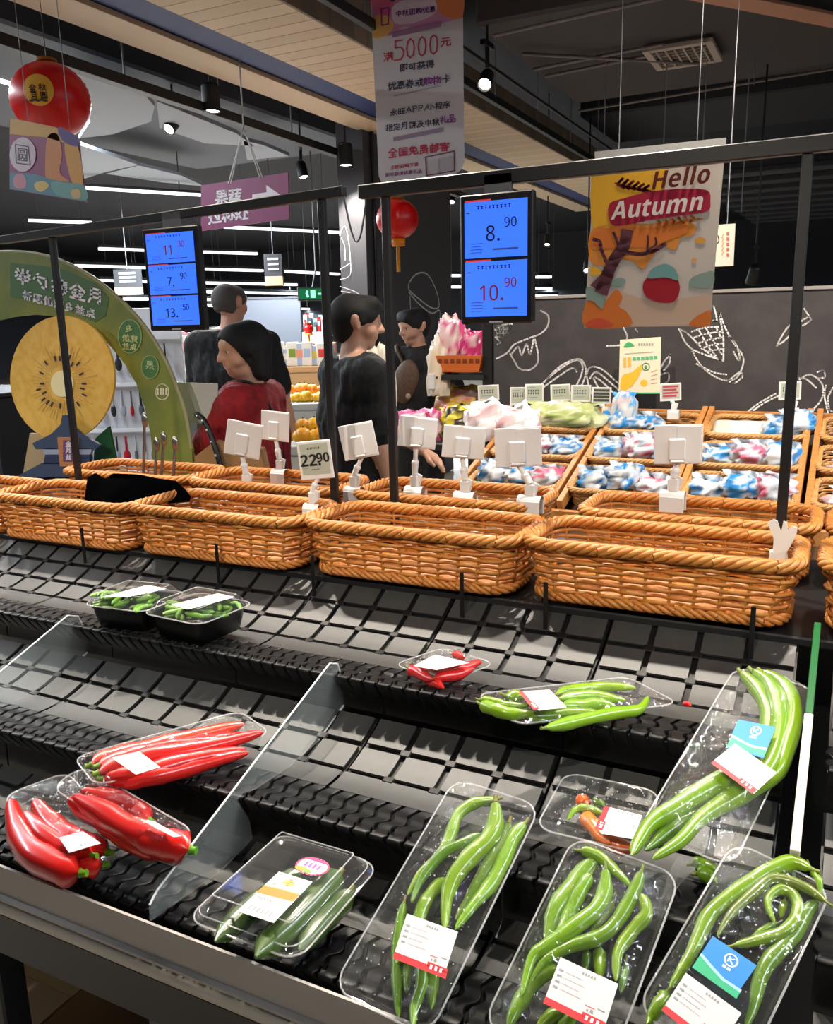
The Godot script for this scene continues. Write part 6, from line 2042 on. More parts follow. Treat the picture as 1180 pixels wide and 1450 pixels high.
	for c in 4:
		for r in 3:
			var z: float = -4.02 + 0.275 * r
			var y: float = 1.0 - 0.088 * r
			var x: float = (cols[c] + cols[c + 1]) / 2.0
			put_basket(wide, Vector3(x, y, z), 0.2, "shallow wicker tray in the %s column, %s row of the wooden rack" % [colname[c], rowname[r]], "wicker trays of the wooden rack", "wicker_tray")
			if c == 0 and r == 0:
				continue
			if c == 3:
				bag("produce_bag", "pinkish produce bag in the last column, %s row of the rack" % rowname[r], Vector3(x - 0.02, y + 0.03, z + 0.01), Vector3(0.26, 0.07, 0.18), 70 + r, Color(0.75, 0.6, 0.68), Color(0.8, 0.7, 0.75), Color(0.7, 0.5, 0.6))
				continue
			if c == 2 and r == 0:
				var pp := thing("paper_sheet", "white paper sheet lying in a wicker tray of the wooden rack", "paper", Vector3(x - 0.06, y + 0.05, z))
				m = MB.new()
				m.box(Vector3.ZERO, Vector3(0.26, 0.004, 0.2), Basis(Vector3.RIGHT, 0.35), 0.001)
				part(pp, "sheet", m, mat(Color(0.88, 0.86, 0.82), 0.6))
			var count := 3 if r > 0 else 2
			for i in count:
				sd += 1
				var off := (float(i) - (count - 1) / 2.0) * 0.125
				if c == 2 and r == 0:
					off = 0.1 + 0.05 * i
				if c == 1 and r == 0:
					off -= 0.1
				bag("produce_bag", "crumpled blue-printed vegetable bag in the %s column, %s row of the rack" % [colname[c], rowname[r]], Vector3(x + off, y + 0.035 + 0.012 * (i % 2), z + 0.01 * (i - 1)), Vector3(0.15, 0.085 + 0.02 * (sd % 3), 0.16), sd, clear, pale, blue if sd % 4 != 0 else Color(0.55, 0.12, 0.2), "blue printed bags, %s column %s row" % [colname[c], rowname[r]], 0.5 * sin(sd))
	# taller bag standing at the left of the top row
	bag("produce_bag", "upright vegetable bag with bright blue top standing on the rack rail", Vector3(-0.92, 1.07, -4.02), Vector3(0.12, 0.2, 0.09), 91, Color(0.05, 0.35, 0.7), pale, Color(0.65, 0.55, 0.58))
	# clear bag of greens
	bag("greens_bag", "shiny clear bag of pale green vegetables on the first column of the rack", Vector3(-1.2, 1.05, -3.98), Vector3(0.38, 0.15, 0.24), 33, Color(0.42, 0.46, 0.2), Color(0.55, 0.56, 0.36), Color(0.3, 0.36, 0.12))
	# printed bags left of the rack
	var low := at_z(700, 615, -3.75)
	for q in [["pale bag with pink printing and pointed top beside the greens bag", 690, 594, 0.24, 0.24, Color(0.82, 0.72, 0.75), Color(0.86, 0.8, 0.82), Color(0.75, 0.5, 0.52), 41], ["pale bag with red printing leaning over the blank card clips", 735, 596, 0.22, 0.22, Color(0.85, 0.75, 0.76), Color(0.85, 0.8, 0.8), Color(0.7, 0.4, 0.42), 42], ["yellow and black printed bag behind the pale bags", 655, 590, 0.22, 0.2, Color(0.75, 0.6, 0.02), Color(0.03, 0.02, 0.02), Color(0.7, 0.55, 0.05), 43], ["pink and white bag tied at the top behind the first blank card clip", 590, 592, 0.22, 0.18, Color(0.8, 0.6, 0.66), Color(0.8, 0.72, 0.72), Color(0.75, 0.15, 0.35), 44], ["magenta bag with white knot behind the blank card clips", 622, 598, 0.14, 0.22, Color(0.42, 0.02, 0.14), Color(0.6, 0.1, 0.25), Color(0.75, 0.5, 0.55), 45]]:
		var p := at_z(q[1], q[2], -3.85)
		bag("snack_bag", q[0], p - Vector3(0, 0.1, 0), Vector3(q[3], q[4], 0.16), q[8], q[5], q[6], q[7], "", 0.3)
	var tb := thing("low_table", "low black display table under the printed bags beside the rack", "table", Vector3(-1.80, 0, -3.9))
	m = MB.new()
	m.box(Vector3(0, 0.97, 0), Vector3(0.56, 0.03, 0.5), Basis(), 0.004)
	part(tb, "top", m, mat(Color(0.1, 0.1, 0.1), 0.5))
	for sx: float in [-1.0, 1.0]:
		for sz: float in [-1.0, 1.0]:
			m = MB.new()
			m.box(Vector3(0.25 * sx, 0.48, 0.22 * sz), Vector3(0.04, 0.96, 0.04), Basis(), 0.003)
			part(tb, "leg", m, mat(Color(0.1, 0.1, 0.1), 0.5))
	# black shelf with an orange tray of magenta bags
	var zp := -4.45
	t = thing("black_shelf", "black wall shelf and post holding a small orange tray", "shelf", at_z(690, 600, zp))
	var a := at_z(612, 533, zp)
	var b := at_z(690, 531, zp)
	m = MB.new()
	m.box(Vector3((a.x + b.x) / 2, a.y, zp - 0.1), Vector3(b.x - a.x, 0.03, 0.3), Basis(), 0.003)
	partw(t, "board", m, mat(Color(0.12, 0.12, 0.13), 0.5))
	m = MB.new()
	var pp1 := at_z(693, 500, zp)
	m.box(Vector3(pp1.x, 0.85, zp), Vector3(0.06, 1.7, 0.06), Basis(), 0.003)
	partw(t, "post", m, mat(Color(0.05, 0.05, 0.055), 0.5))
	m = MB.new()
	var q1 := at_z(612, 540, zp + 0.06)
	m.box(q1, Vector3(0.04, 0.09, 0.03), Basis(), 0.004)
	partw(t, "white_label", m, mat(Color(0.85, 0.84, 0.82), 0.5))
	var tray := thing("orange_tray", "small orange slatted tray on the black shelf", "tray", at_z(660, 525, zp - 0.05))
	m = MB.new()
	m.prism(PackedVector2Array(pairs([-0.12, 0, 0.12, 0, 0.14, 0.09, -0.14, 0.09])), Transform3D(Basis(), Vector3(0, 0, -0.1)), 0.2)
	part(tray, "body", m, mat(Color(0.75, 0.36, 0.08), 0.5))
	for i in 7:
		var n := MB.new()
		n.box(Vector3(-0.115 + 0.038 * i, 0.06, 0.101), Vector3(0.026, 0.024, 0.006), Basis(), 0.003)
		part(tray, "notch", n, mat(Color(0.45, 0.18, 0.03), 0.6))
	var pz := at_z(655, 498, zp - 0.05)
	bag("snack_bag", "magenta and white bag with a ribbon standing in the orange tray", pz - Vector3(0.07, 0.03, 0), Vector3(0.15, 0.3, 0.12), 51, Color(0.7, 0.1, 0.3), Color(0.75, 0.5, 0.5), Color(0.78, 0.62, 0.6))
	bag("snack_bag", "dark magenta bag leaning in the orange tray beside the post", pz + Vector3(0.07, -0.03, 0), Vector3(0.14, 0.2, 0.12), 52, Color(0.5, 0.02, 0.15), Color(0.7, 0.45, 0.5), Color(0.6, 0.05, 0.2))
	bag("snack_bag", "tall pale bag hanging at the end of the black shelf", at_z(622, 540, zp + 0.0) - Vector3(0.0, 0.08, 0), Vector3(0.12, 0.42, 0.1), 53, Color(0.75, 0.62, 0.45), Color(0.8, 0.72, 0.62), Color(0.72, 0.55, 0.4))
	bag("snack_bag", "brown and yellow printed bag below the black shelf", at_z(655, 572, zp - 0.1) - Vector3(0, 0.08, 0), Vector3(0.3, 0.24, 0.14), 54, Color(0.5, 0.15, 0.1), Color(0.65, 0.45, 0.08), Color(0.55, 0.35, 0.28))

# ---------------------------------------------------------------- the shop behind
func counter(label: String, a: Vector2, b: Vector2, dist: float, height: float, colour: Color, nm := "produce_counter") -> Array:
	var p := at_far(a.x, a.y, dist)
	var q := at_far(b.x, b.y, dist)
	q.y = p.y
	var d := (q - p)
	var x := d.normalized()
	var z := x.cross(Vector3.UP).normalized()
	if z.dot(AHEAD) > 0:
		z = -z
	var bas := Basis(x, Vector3.UP, z)
	var c := (p + q) / 2 - z * 0.3
	var t := thing(nm, label, "counter", Vector3(c.x, 0, c.z))
	var m := MB.new()
	m.box(Vector3(0, p.y - 0.03, 0), Vector3(d.length(), 0.06, 0.6), bas, 0.005)
	part(t, "top", m, mat(colour, 0.55))
	m = MB.new()
	m.box(Vector3(0, p.y - 0.1, 0) + z * 0.29, Vector3(d.length(), 0.12, 0.02), bas, 0.004)
	part(t, "front_edge", m, mat(colour, 0.55))
	m = MB.new()
	m.box(Vector3(0, (p.y - 0.12) / 2, 0), Vector3(d.length() * 0.96, p.y - 0.12, 0.5), bas)
	part(t, "base", m, mat(Color(0.2, 0.19, 0.18), 0.7))
	return [c + Vector3(0, 0, 0), bas, d.length(), p.y]
func goods(nm: String, label: String, spot_: Array, count: int, size: Vector3, palette: Array, group: String, round_ := false, rows := 1) -> void:
	var g := RandomNumberGenerator.new()
	g.seed = hash(label)
	for j in rows:
		for i in count:
			var x: float = (float(i) / maxf(count - 1, 1) - 0.5) * (spot_[2] - size.x * 1.4)
			var s := size * g.randf_range(0.8, 1.2)
			var at: Vector3 = spot_[0] + spot_[1] * Vector3(x, 0, 0.18 - 0.17 * j)
			at.y = spot_[3] + (0.04 * j if round_ else 0.0)
			var colour: Color = palette[(i * 3 + j * 5) % palette.size()]
			var t := thing(nm, label, nm.replace("_", " "), at, group)
			var m := MB.new()
			if round_:
				m.ball(Vector3(0, s.y * 0.5, 0), s * 0.5, 12, 8)
				part(t, "fruit", m, mat(colour, 0.4))
				var st := MB.new()
				st.tube([Vector3(0, s.y * 0.97, 0), Vector3(0.002, s.y * 1.1, 0)], 0.004, 5)
				part(t, "stem", st, mat(Color(0.25, 0.2, 0.1), 0.7))
			else:
				m.box(Vector3(0, s.y * 0.5, 0), s, spot_[1], 0.006)
				part(t, "box", m, mat(colour, 0.45))
				var lb := MB.new()
				lb.box(Vector3(0, s.y * 0.55, 0) + spot_[1] * Vector3(0, 0, s.z * 0.5), Vector3(s.x * 0.6, s.y * 0.35, 0.004), spot_[1])
				part(t, "label_patch", lb, mat(palette[(i + j + 1) % palette.size()], 0.5))
func build_back() -> void:
	# dark pillar with chalk drawings
	var t := thing("pillar", "dark grey square pillar with white chalk jar and pot drawings", "pillar", Vector3(-3.83, 0, -7.3))
	var m := MB.new()
	m.box(Vector3(-3.83, 2.17, -7.37), Vector3(0.26, 4.32, 1.74), Basis(), 0.004)
	partw(t, "shaft", m, mat(Color(0.25, 0.255, 0.28), 0.7))
	m = MB.new()
	m.tube([Vector3(-3.68, 0.0, -6.62), Vector3(-3.68, 4.3, -6.62)], 0.014, 8)
	partw(t, "pipe", m, mat(Color(0.1, 0.1, 0.11), 0.5))
	var chalk := Color(0.62, 0.63, 0.66)
	zoomed(400, 260, 4.5385)
	var ink: PixelInk
	for c in [[370, 330, 390, 280, 410, 285, 430, 400, 440, 560, 420, 600, 372, 615], [372, 550, 436, 510], [380, 350, 400, 400, 405, 490], [372, 660, 420, 675, 480, 700, 520, 740, 535, 790, 530, 830], [378, 690, 440, 705, 500, 760, 520, 830], [400, 720, 410, 770], [440, 730, 450, 790], [480, 750, 490, 800]]:
		ink = pixel_ink(-6.495)
		ink.step = 0.002
		ink.curve(pairs(c), 5, chalk, 1)
		partw(t, "chalk_line", ink, mat_tinted(0.85))
	# drawing on the side of the pillar (its plane is x)
	for c in [[0.75, 0.42, 0.9, 0.3, 1.15, 0.28, 1.35, 0.42, 1.42, 0.58, 1.25, 0.6, 0.98, 0.52, 0.75, 0.42], [0.76, 0.46, 0.98, 0.57, 1.25, 0.65, 1.42, 0.62, 1.44, 0.7], [0.78, 0.5, 0.8, 0.75, 0.86, 0.9, 1.02, 0.98]]:
		var side := Ink.new()
		side.place(Vector3(-3.696, 2.3, -6.5), Vector3(0, 0, -1), Vector3(0, -1, 0), Vector3.RIGHT)
		side.step = 0.002
		side.curve(pairs(c), 0.014, chalk, 1)
		partw(t, "chalk_line", side, mat_tinted(0.85))
	# far dark partition, signs
	t = thing("partition", "plain dark grey partition wall far behind the shoppers", "partition", at_far(385, 500, 13.0))
	var pa := at_far(330, 460, 13.0)
	var pb := at_far(427, 460, 13.0)
	m = MB.new()
	bar(m, Vector3(pa.x, 1.1, pa.z), Vector3(pb.x, 1.1, pb.z), 0.1, 1.75)
	partw(t, "panel", m, mat(Color(0.27, 0.28, 0.31), 0.7))
	m = MB.new()
	bar(m, Vector3(pa.x, 1.985, pa.z), Vector3(pb.x, 1.985, pb.z), 0.12, 0.03)
	partw(t, "cap", m, mat(Color(0.2, 0.2, 0.22), 0.6))
	for q in [[388, 384, 26, 44, 9.0, "dark hanging aisle board with beige foot in front of the tube lights"], [182, 402, 40, 36, 9.5, "dark hanging aisle board with beige foot behind the kiwi arch"]]:
		var c := at_far(q[0], q[1], q[4])
		var k: float = q[4] / LENS
		t = thing("aisle_board", q[5], "sign", c)
		m = MB.new()
		m.box(Vector3(0, 0.06, 0), Vector3(q[2] * k, q[3] * k * 0.7, 0.03), Basis(Vector3.UP, 0.4), 0.004)
		part(t, "board", m, mat(Color(0.13, 0.13, 0.14), 0.6))
		m = MB.new()
		m.box(Vector3(0, 0.06 - q[3] * k * 0.48, 0), Vector3(q[2] * k, q[3] * k * 0.3, 0.032), Basis(Vector3.UP, 0.4), 0.004)
		part(t, "foot_board", m, mat(Color(0.68, 0.55, 0.42), 0.6))
		for i in 3:
			m = MB.new()
			m.box(Basis(Vector3.UP, 0.4) * Vector3(0.0, 0, 0.018) + Vector3(0, 0.06 + q[3] * k * (0.2 - 0.16 * i), 0), Vector3(q[2] * k * 0.6, 0.02, 0.004), Basis(Vector3.UP, 0.4))
			part(t, "text_line", m, mat(Color(0.7, 0.7, 0.7), 0.6))
		m = MB.new()
		m.tube([Vector3(0, 0.15, 0), Vector3(0, 4.34 - c.y, 0)], 0.005, 5)
		part(t, "wire", m, mat(Color(0.4, 0.4, 0.4), 0.6))
	var ex := at_far(443, 416, 9.0)
	t = thing("exit_sign", "glowing green hanging exit sign beside the pillar", "sign", ex)
	var eb := Basis(Vector3.UP, 0.7)
	m = MB.new()
	m.box(Vector3.ZERO, Vector3(0.32, 0.14, 0.04), eb, 0.004)
	part(t, "case", m, mat(Color(0.1, 0.12, 0.12), 0.5))
	m = MB.new()
	m.box(eb * Vector3(0, 0, 0.021), Vector3(0.29, 0.11, 0.003), eb)
	part(t, "sign_glow", m, mat_glow(Color(0.02, 0.35, 0.18), 0.8))
	m = MB.new()
	m.ball(eb * Vector3(-0.06, 0.022, 0.024), Vector3(0.014, 0.014, 0.003), 10, 5, eb)
	m.box(eb * Vector3(-0.06, -0.01, 0.024), Vector3(0.024, 0.05, 0.003), eb * Basis(Vector3.BACK, 0.3))
	m.box(eb * Vector3(0.0, 0, 0.024), Vector3(0.05, 0.08, 0.003), eb)
	m.box(eb * Vector3(0.08, 0, 0.024), Vector3(0.05, 0.02, 0.003), eb)
	m.prism(PackedVector2Array(pairs([0.1, 0.03, 0.135, 0.0, 0.1, -0.03])), Transform3D(eb, eb * Vector3(0, 0, 0.023)), 0.003)
	part(t, "sign_pictogram", m, mat_glow(Color(0.6, 0.95, 0.8), 0.8))
	m = MB.new()
	m.tube([Vector3(0, 0.07, 0), Vector3(0.05, 0.25, 0), Vector3(0.05, 4.34 - ex.y, 0)], 0.008, 5)
	part(t, "stem", m, mat(Color(0.4, 0.4, 0.4), 0.5))
	# utensil wall behind the arch
	var wa := at_far(120, 560, 6.0)
	var wb := at_far(232, 560, 6.0)
	var x := (wb - wa)
	x.y = 0
	var width := x.length()
	x = x.normalized()
	var z := x.cross(Vector3.UP)
	if z.dot(AHEAD) > 0:
		z = -z
	var bas := Basis(x, Vector3.UP, z)
	var mid := (wa + wb) / 2
	t = thing("utensil_wall", "white pegboard wall hung with kitchen utensils behind the kiwi arch", "shelving", Vector3(mid.x, 0, mid.z))
	m = MB.new()
	m.box(Vector3(0, 0.85, -0.02) , Vector3(width + 0.3, 1.7, 0.03), bas, 0.003)
	part(t, "pegboard", m, mat(Color(0.78, 0.78, 0.8), 0.6))
	for y in [1.5, 1.18, 0.86]:
		m = MB.new()
		m.box(bas * Vector3(0, 0, 0.03) + Vector3(0, y, 0), Vector3(width + 0.3, 0.025, 0.03), bas)
		part(t, "price_strip", m, mat(Color(0.85, 0.85, 0.86), 0.5))
	var pal := [Color(0.15, 0.15, 0.17), Color(0.6, 0.62, 0.65), Color(0.65, 0.1, 0.15), Color(0.35, 0.37, 0.4), Color(0.7, 0.72, 0.74)]
	for r in 3:
		for i in 11:
			var at := Vector3(mid.x, 0, mid.z) + bas * Vector3((i / 10.0 - 0.5) * (width + 0.1), 0, 0.055)
			at.y = 1.46 - 0.32 * r
			var u := thing("utensil", "hanging kitchen utensil on the white pegboard, %s row" % ["upper", "middle", "lower"][r], "utensil", at - Vector3(0, 0.2, 0), "utensils on the pegboard, %s row" % ["upper", "middle", "lower"][r])
			m = MB.new()
			m.tube([Vector3(0, 0.2, 0), Vector3(0, 0.09, 0)], 0.006 + 0.003 * (i % 2), 6)
			part(u, "handle", m, mat(pal[(i * 2 + r) % 5], 0.4))
			m = MB.new()
			m.ball(Vector3(0, 0.06, 0), Vector3(0.014 + 0.006 * (i % 3), 0.045, 0.008), 10, 6, bas)
			part(u, "head", m, mat(pal[(i + r) % 5], 0.35))
	# produce counters behind the people
	var s := counter("beige produce counter with boxed goods behind the shoppers", Vector2(372, 520), Vector2(475, 517), 6.6, 1.2, Color(0.66, 0.52, 0.36))
	goods("goods_box", "bright boxed goods on the beige counter behind the shoppers", s, 9, Vector3(0.075, 0.16, 0.08), [Color(0.55, 0.62, 0.72), Color(0.7, 0.62, 0.25), Color(0.72, 0.2, 0.18), Color(0.78, 0.77, 0.74), Color(0.4, 0.5, 0.15), Color(0.75, 0.5, 0.4)], "boxed goods on the beige counter", false, 2)
	s = counter("white produce counter with yellow fruit behind the young man", Vector2(395, 572), Vector2(475, 570), 5.9, 1.0, Color(0.78, 0.78, 0.76))
	goods("yellow_fruit", "round yellow fruit on the white counter behind the young man", s, 10, Vector3(0.075, 0.07, 0.075), [Color(0.82, 0.62, 0.06), Color(0.78, 0.68, 0.1), Color(0.85, 0.5, 0.05)], "yellow fruit on the white counter", true, 2)
	s = counter("lower white counter with yellow fruit between the woman and the young man", Vector2(405, 632), Vector2(470, 630), 4.4, 0.9, Color(0.72, 0.72, 0.7))
	goods("yellow_fruit", "yellow fruit on the lower counter between the woman and the young man", s, 7, Vector3(0.08, 0.07, 0.08), [Color(0.85, 0.62, 0.04), Color(0.82, 0.55, 0.06)], "yellow fruit on the lower counter", true, 2)
	s = counter("bright goods table under the price screen", Vector2(232, 512), Vector2(330, 510), 7.5, 1.2, Color(0.7, 0.7, 0.7))
	goods("goods_box", "coloured goods box on the table under the three-price screen", s, 9, Vector3(0.09, 0.22, 0.09), [Color(0.65, 0.08, 0.1), Color(0.8, 0.76, 0.74), Color(0.1, 0.1, 0.1), Color(0.78, 0.45, 0.55), Color(0.75, 0.7, 0.3)], "goods under the three-price screen", false, 2)
	s = counter("far white gondola shelf with small goods beside the exit sign", Vector2(428, 470), Vector2(468, 470), 10.5, 1.3, Color(0.8, 0.8, 0.8), "gondola_shelf")
	goods("goods_box", "small pale goods box on the far white gondola", s, 6, Vector3(0.05, 0.2, 0.06), [Color(0.8, 0.8, 0.82), Color(0.65, 0.1, 0.1), Color(0.55, 0.7, 0.65), Color(0.3, 0.3, 0.33)], "goods on the far gondola", false, 2)
	s = counter("small white shelf of goods behind the young man's face", Vector2(522, 530), Vector2(548, 530), 6.0, 1.1, Color(0.8, 0.8, 0.82), "gondola_shelf")
	goods("goods_box", "small pink and white goods box behind the young man's face", s, 4, Vector3(0.03, 0.2, 0.05), [Color(0.8, 0.75, 0.78), Color(0.65, 0.35, 0.5), Color(0.75, 0.75, 0.78)], "goods behind the young man", false, 1)
	lantern_pair()
	# dark cabinet behind the arch
	zoomed(0, 0, 1.0)
	t = thing("dark_cabinet", "dark navy cabinet standing behind the lower left of the kiwi arch", "cabinet", at_z(10, 700, -3.0))
	var cc := at_z(20, 600, -3.1)
	m = MB.new()
	m.box(Vector3(cc.x - 0.45, 0.62, -3.1), Vector3(1.3, 1.24, 0.5), Basis(), 0.01)
	partw(t, "body", m, mat(Color(0.08, 0.09, 0.13), 0.6))
	m = MB.new()
	m.box(Vector3(cc.x - 0.45, 1.25, -3.1), Vector3(1.34, 0.02, 0.54), Basis(), 0.004)
	partw(t, "top", m, mat(Color(0.08, 0.09, 0.13), 0.6))
	# white board left of the woman, white sheet behind the young man
	zoomed(0, 0, 1.0)
	t = thing("white_card", "blank white card standing beside the woman in red", "card", at_z(283, 596, -2.5))
	partw(t, "sheet", board(pairs([250, 541, 308, 543, 309, 600, 254, 598]), -2.5, 0.004), mat(Color(0.72, 0.72, 0.72), 0.6))
	partw(t, "stand", board(pairs([279, 598, 285, 598, 286, 690, 278, 690]), -2.506, 0.006), mat(Color(0.5, 0.5, 0.5), 0.6))
	t = thing("white_sack", "cream paper sack hanging before the young man", "sack", at_z(535, 590, -3.3))
	m = crumple(Vector3(0.16, 0.36, 0.1), 61, Color(0.72, 0.66, 0.56), Color(0.74, 0.68, 0.58), Color(0.7, 0.63, 0.52))
	partw(t, "paper", m, mat_tinted(0.7)).position = Vector3(0, 0.12, 0)
	# tongs and spoons standing in the rear basket
	for q in [[198, 645, 205, 595, 0.012], [222, 650, 232, 622, 0.01], [240, 650, 248, 628, 0.01], [214, 650, 222, 630, 0.012]]:
		var b := at_z(q[2], q[3], -1.95)
		var a := at_z(q[0], q[1] + 15, -1.93)
		a.y = 1.034
		var tn := thing("tongs", "steel serving tongs standing behind the rear basket under the arch", "tongs", a, "serving tongs behind the basket")
		m = MB.new()
		m.tube([a, a.lerp(b, 0.6), b], [0.004, 0.005, 0.004], 6)
		partw(tn, "handle", m, mat(Color(0.6, 0.6, 0.6), 0.25, 0.9))
		m = MB.new()
		m.ball(b, Vector3(0.012, 0.024, 0.007), 10, 6)
		partw(tn, "scoop", m, mat(Color(0.62, 0.6, 0.58), 0.25, 0.9))
func lantern_pair() -> void:
	lantern("tiny red paper lantern hanging far off beside the exit sign", at_far(437, 465, 9.5), 0.06, false)

# ---------------------------------------------------------------- people: smooth fields meshed as surface nets
class Solid:
	var a := PackedVector3Array()
	var d := PackedVector3Array()          # from a to b
	var q := PackedFloat32Array()          # 1 / length squared
	var ra := PackedFloat32Array()
	var rb := PackedFloat32Array()
	var cut := []                          # [centre, radius] balls taken away
	var planes := []                       # [normal, offset]: keeps n.p < offset
	var k := 0.02
	var puff := 0.0
	var grain := 0.0                       # depth of the folds of cloth
	var folds := FastNoiseLite.new()
	func bone(p0: Vector3, p1: Vector3, r0: float, r1: float) -> void:
		a.append(p0); d.append(p1 - p0)
		q.append(1.0 / maxf((p1 - p0).length_squared(), 1e-8))
		ra.append(r0); rb.append(r1)
	func box() -> AABB:
		var lo := Vector3.INF
		var hi := -Vector3.INF
		for i in a.size():
			var r := Vector3.ONE * (maxf(ra[i], rb[i]) + puff + 0.01)
			lo = lo.min(a[i] - r).min(a[i] + d[i] - r)
			hi = hi.max(a[i] + r).max(a[i] + d[i] + r)
		return AABB(lo, hi - lo)
	func at(p: Vector3) -> float:
		var v := 1e3
		for i in a.size():
			var w := p - a[i]
			var h := clampf(w.dot(d[i]) * q[i], 0.0, 1.0)
			var e := (w - d[i] * h).length() - ra[i] - (rb[i] - ra[i]) * h
			var m := absf(v - e)
			if m < k:
				v = minf(v, e) - (k - m) * (k - m) * 0.25 / k
			elif e < v:
				v = e
		v -= puff
		if grain > 0.0:
			v += grain * folds.get_noise_3d(p.x * 1.4, p.y * 0.6, p.z * 1.4)
		for c in cut:
			v = maxf(v, c[1] - p.distance_to(c[0]))
		for c in planes:
			v = maxf(v, p.dot(c[0]) - c[1])
		return v
	func net(mb: MB, cell: float) -> void:
		var bx := box().grow(cell * 2.0)
		var n := Vector3i(int(bx.size.x / cell) + 2, int(bx.size.y / cell) + 2, int(bx.size.z / cell) + 2)
		var lo := bx.position
		var f := PackedFloat32Array()
		f.resize(n.x * n.y * n.z)
		var sy := n.x
		var sz := n.x * n.y
		# coarse skip: a value far from the surface stands for its neighbours along x
		for z in n.z:
			for y in n.y:
				var x := 0
				while x < n.x:
					var v := at(lo + Vector3(x, y, z) * cell)
					var i := x + y * sy + z * sz
					f[i] = v
					var skip := int(absf(v) / cell * 0.8) - 1
					x += 1
					while skip > 0 and x < n.x:
						i += 1
						f[i] = v
						x += 1
						skip -= 1
		var id := PackedInt32Array()
		id.resize(n.x * n.y * n.z)
		id.fill(-1)
		var corner := [0, 1, sy, sy + 1, sz, sz + 1, sz + sy, sz + sy + 1]
		var at_ := [Vector3(0, 0, 0), Vector3(1, 0, 0), Vector3(0, 1, 0), Vector3(1, 1, 0), Vector3(0, 0, 1), Vector3(1, 0, 1), Vector3(0, 1, 1), Vector3(1, 1, 1)]
		var edges := [[0, 1], [2, 3], [4, 5], [6, 7], [0, 2], [1, 3], [4, 6], [5, 7], [0, 4], [1, 5], [2, 6], [3, 7]]
		for z in n.z - 1:
			for y in n.y - 1:
				for x in n.x - 1:
					var i := x + y * sy + z * sz
					var s := 0
					for c in corner:
						if f[i + c] < 0.0:
							s += 1
					if s == 0 or s == 8:
						continue
					var sum := Vector3.ZERO
					var m := 0
					for e in edges:
						var v0 := f[i + corner[e[0]]]
						var v1 := f[i + corner[e[1]]]
						if (v0 < 0.0) != (v1 < 0.0):
							sum += (at_[e[0]] as Vector3).lerp(at_[e[1]], v0 / (v0 - v1))
							m += 1
					var p := lo + (Vector3(x, y, z) + sum / m) * cell
					var g := Vector3(at(p + Vector3(0.003, 0, 0)) - at(p - Vector3(0.003, 0, 0)), at(p + Vector3(0, 0.003, 0)) - at(p - Vector3(0, 0.003, 0)), at(p + Vector3(0, 0, 0.003)) - at(p - Vector3(0, 0, 0.003)))
					id[i] = mb.vert(p, g.normalized())
		for z in range(1, n.z - 1):
			for y in range(1, n.y - 1):
				for x in range(1, n.x - 1):
					var i := x + y * sy + z * sz
					var inside := f[i] < 0.0
					for e in [[1, sy, sz], [sy, sz, 1], [sz, 1, sy]]:
						if inside != (f[i + e[0]] < 0.0):
							var p0 := id[i]
							var p1 := id[i - e[1]]
							var p2 := id[i - e[1] - e[2]]
							var p3 := id[i - e[2]]
							if p0 < 0 or p1 < 0 or p2 < 0 or p3 < 0:
								continue
							if inside:
								mb.ix.append_array([p0, p2, p1, p0, p3, p2])
							else:
								mb.ix.append_array([p0, p1, p2, p0, p2, p3])

func hand_bones(s: Solid, wrist: Vector3, dir: Vector3, palm_down: Vector3, right_side: float, sc: float) -> void:
	var x := dir.cross(palm_down).normalized() * right_side
	var up := -palm_down
	s.bone(wrist, wrist + dir * 0.08 * sc + x * 0.018 * sc, 0.022 * sc, 0.016 * sc)
	s.bone(wrist, wrist + dir * 0.08 * sc - x * 0.018 * sc, 0.022 * sc, 0.016 * sc)
	var lens := [0.062, 0.075, 0.07, 0.055]
	for i in 4:
		var root := wrist + dir * 0.082 * sc + x * (0.027 - 0.018 * i) * sc
		var mid: Vector3 = root + (dir * 0.85 + palm_down * 0.3).normalized() * lens[i] * 0.55 * sc
		s.bone(root, mid, 0.0095 * sc, 0.0088 * sc)
		s.bone(mid, mid + (dir * 0.5 + palm_down * 0.8).normalized() * lens[i] * 0.5 * sc, 0.0088 * sc, 0.0075 * sc)
	var tr := wrist + dir * 0.025 * sc + x * 0.022 * sc
	var tm := tr + (dir * 0.6 + x * 0.7 + palm_down * 0.2).normalized() * 0.04 * sc
	s.bone(tr, tm, 0.013 * sc, 0.0105 * sc)
	s.bone(tm, tm + (dir * 0.9 + x * 0.1 + palm_down * 0.3).normalized() * 0.03 * sc, 0.0105 * sc, 0.0085 * sc)

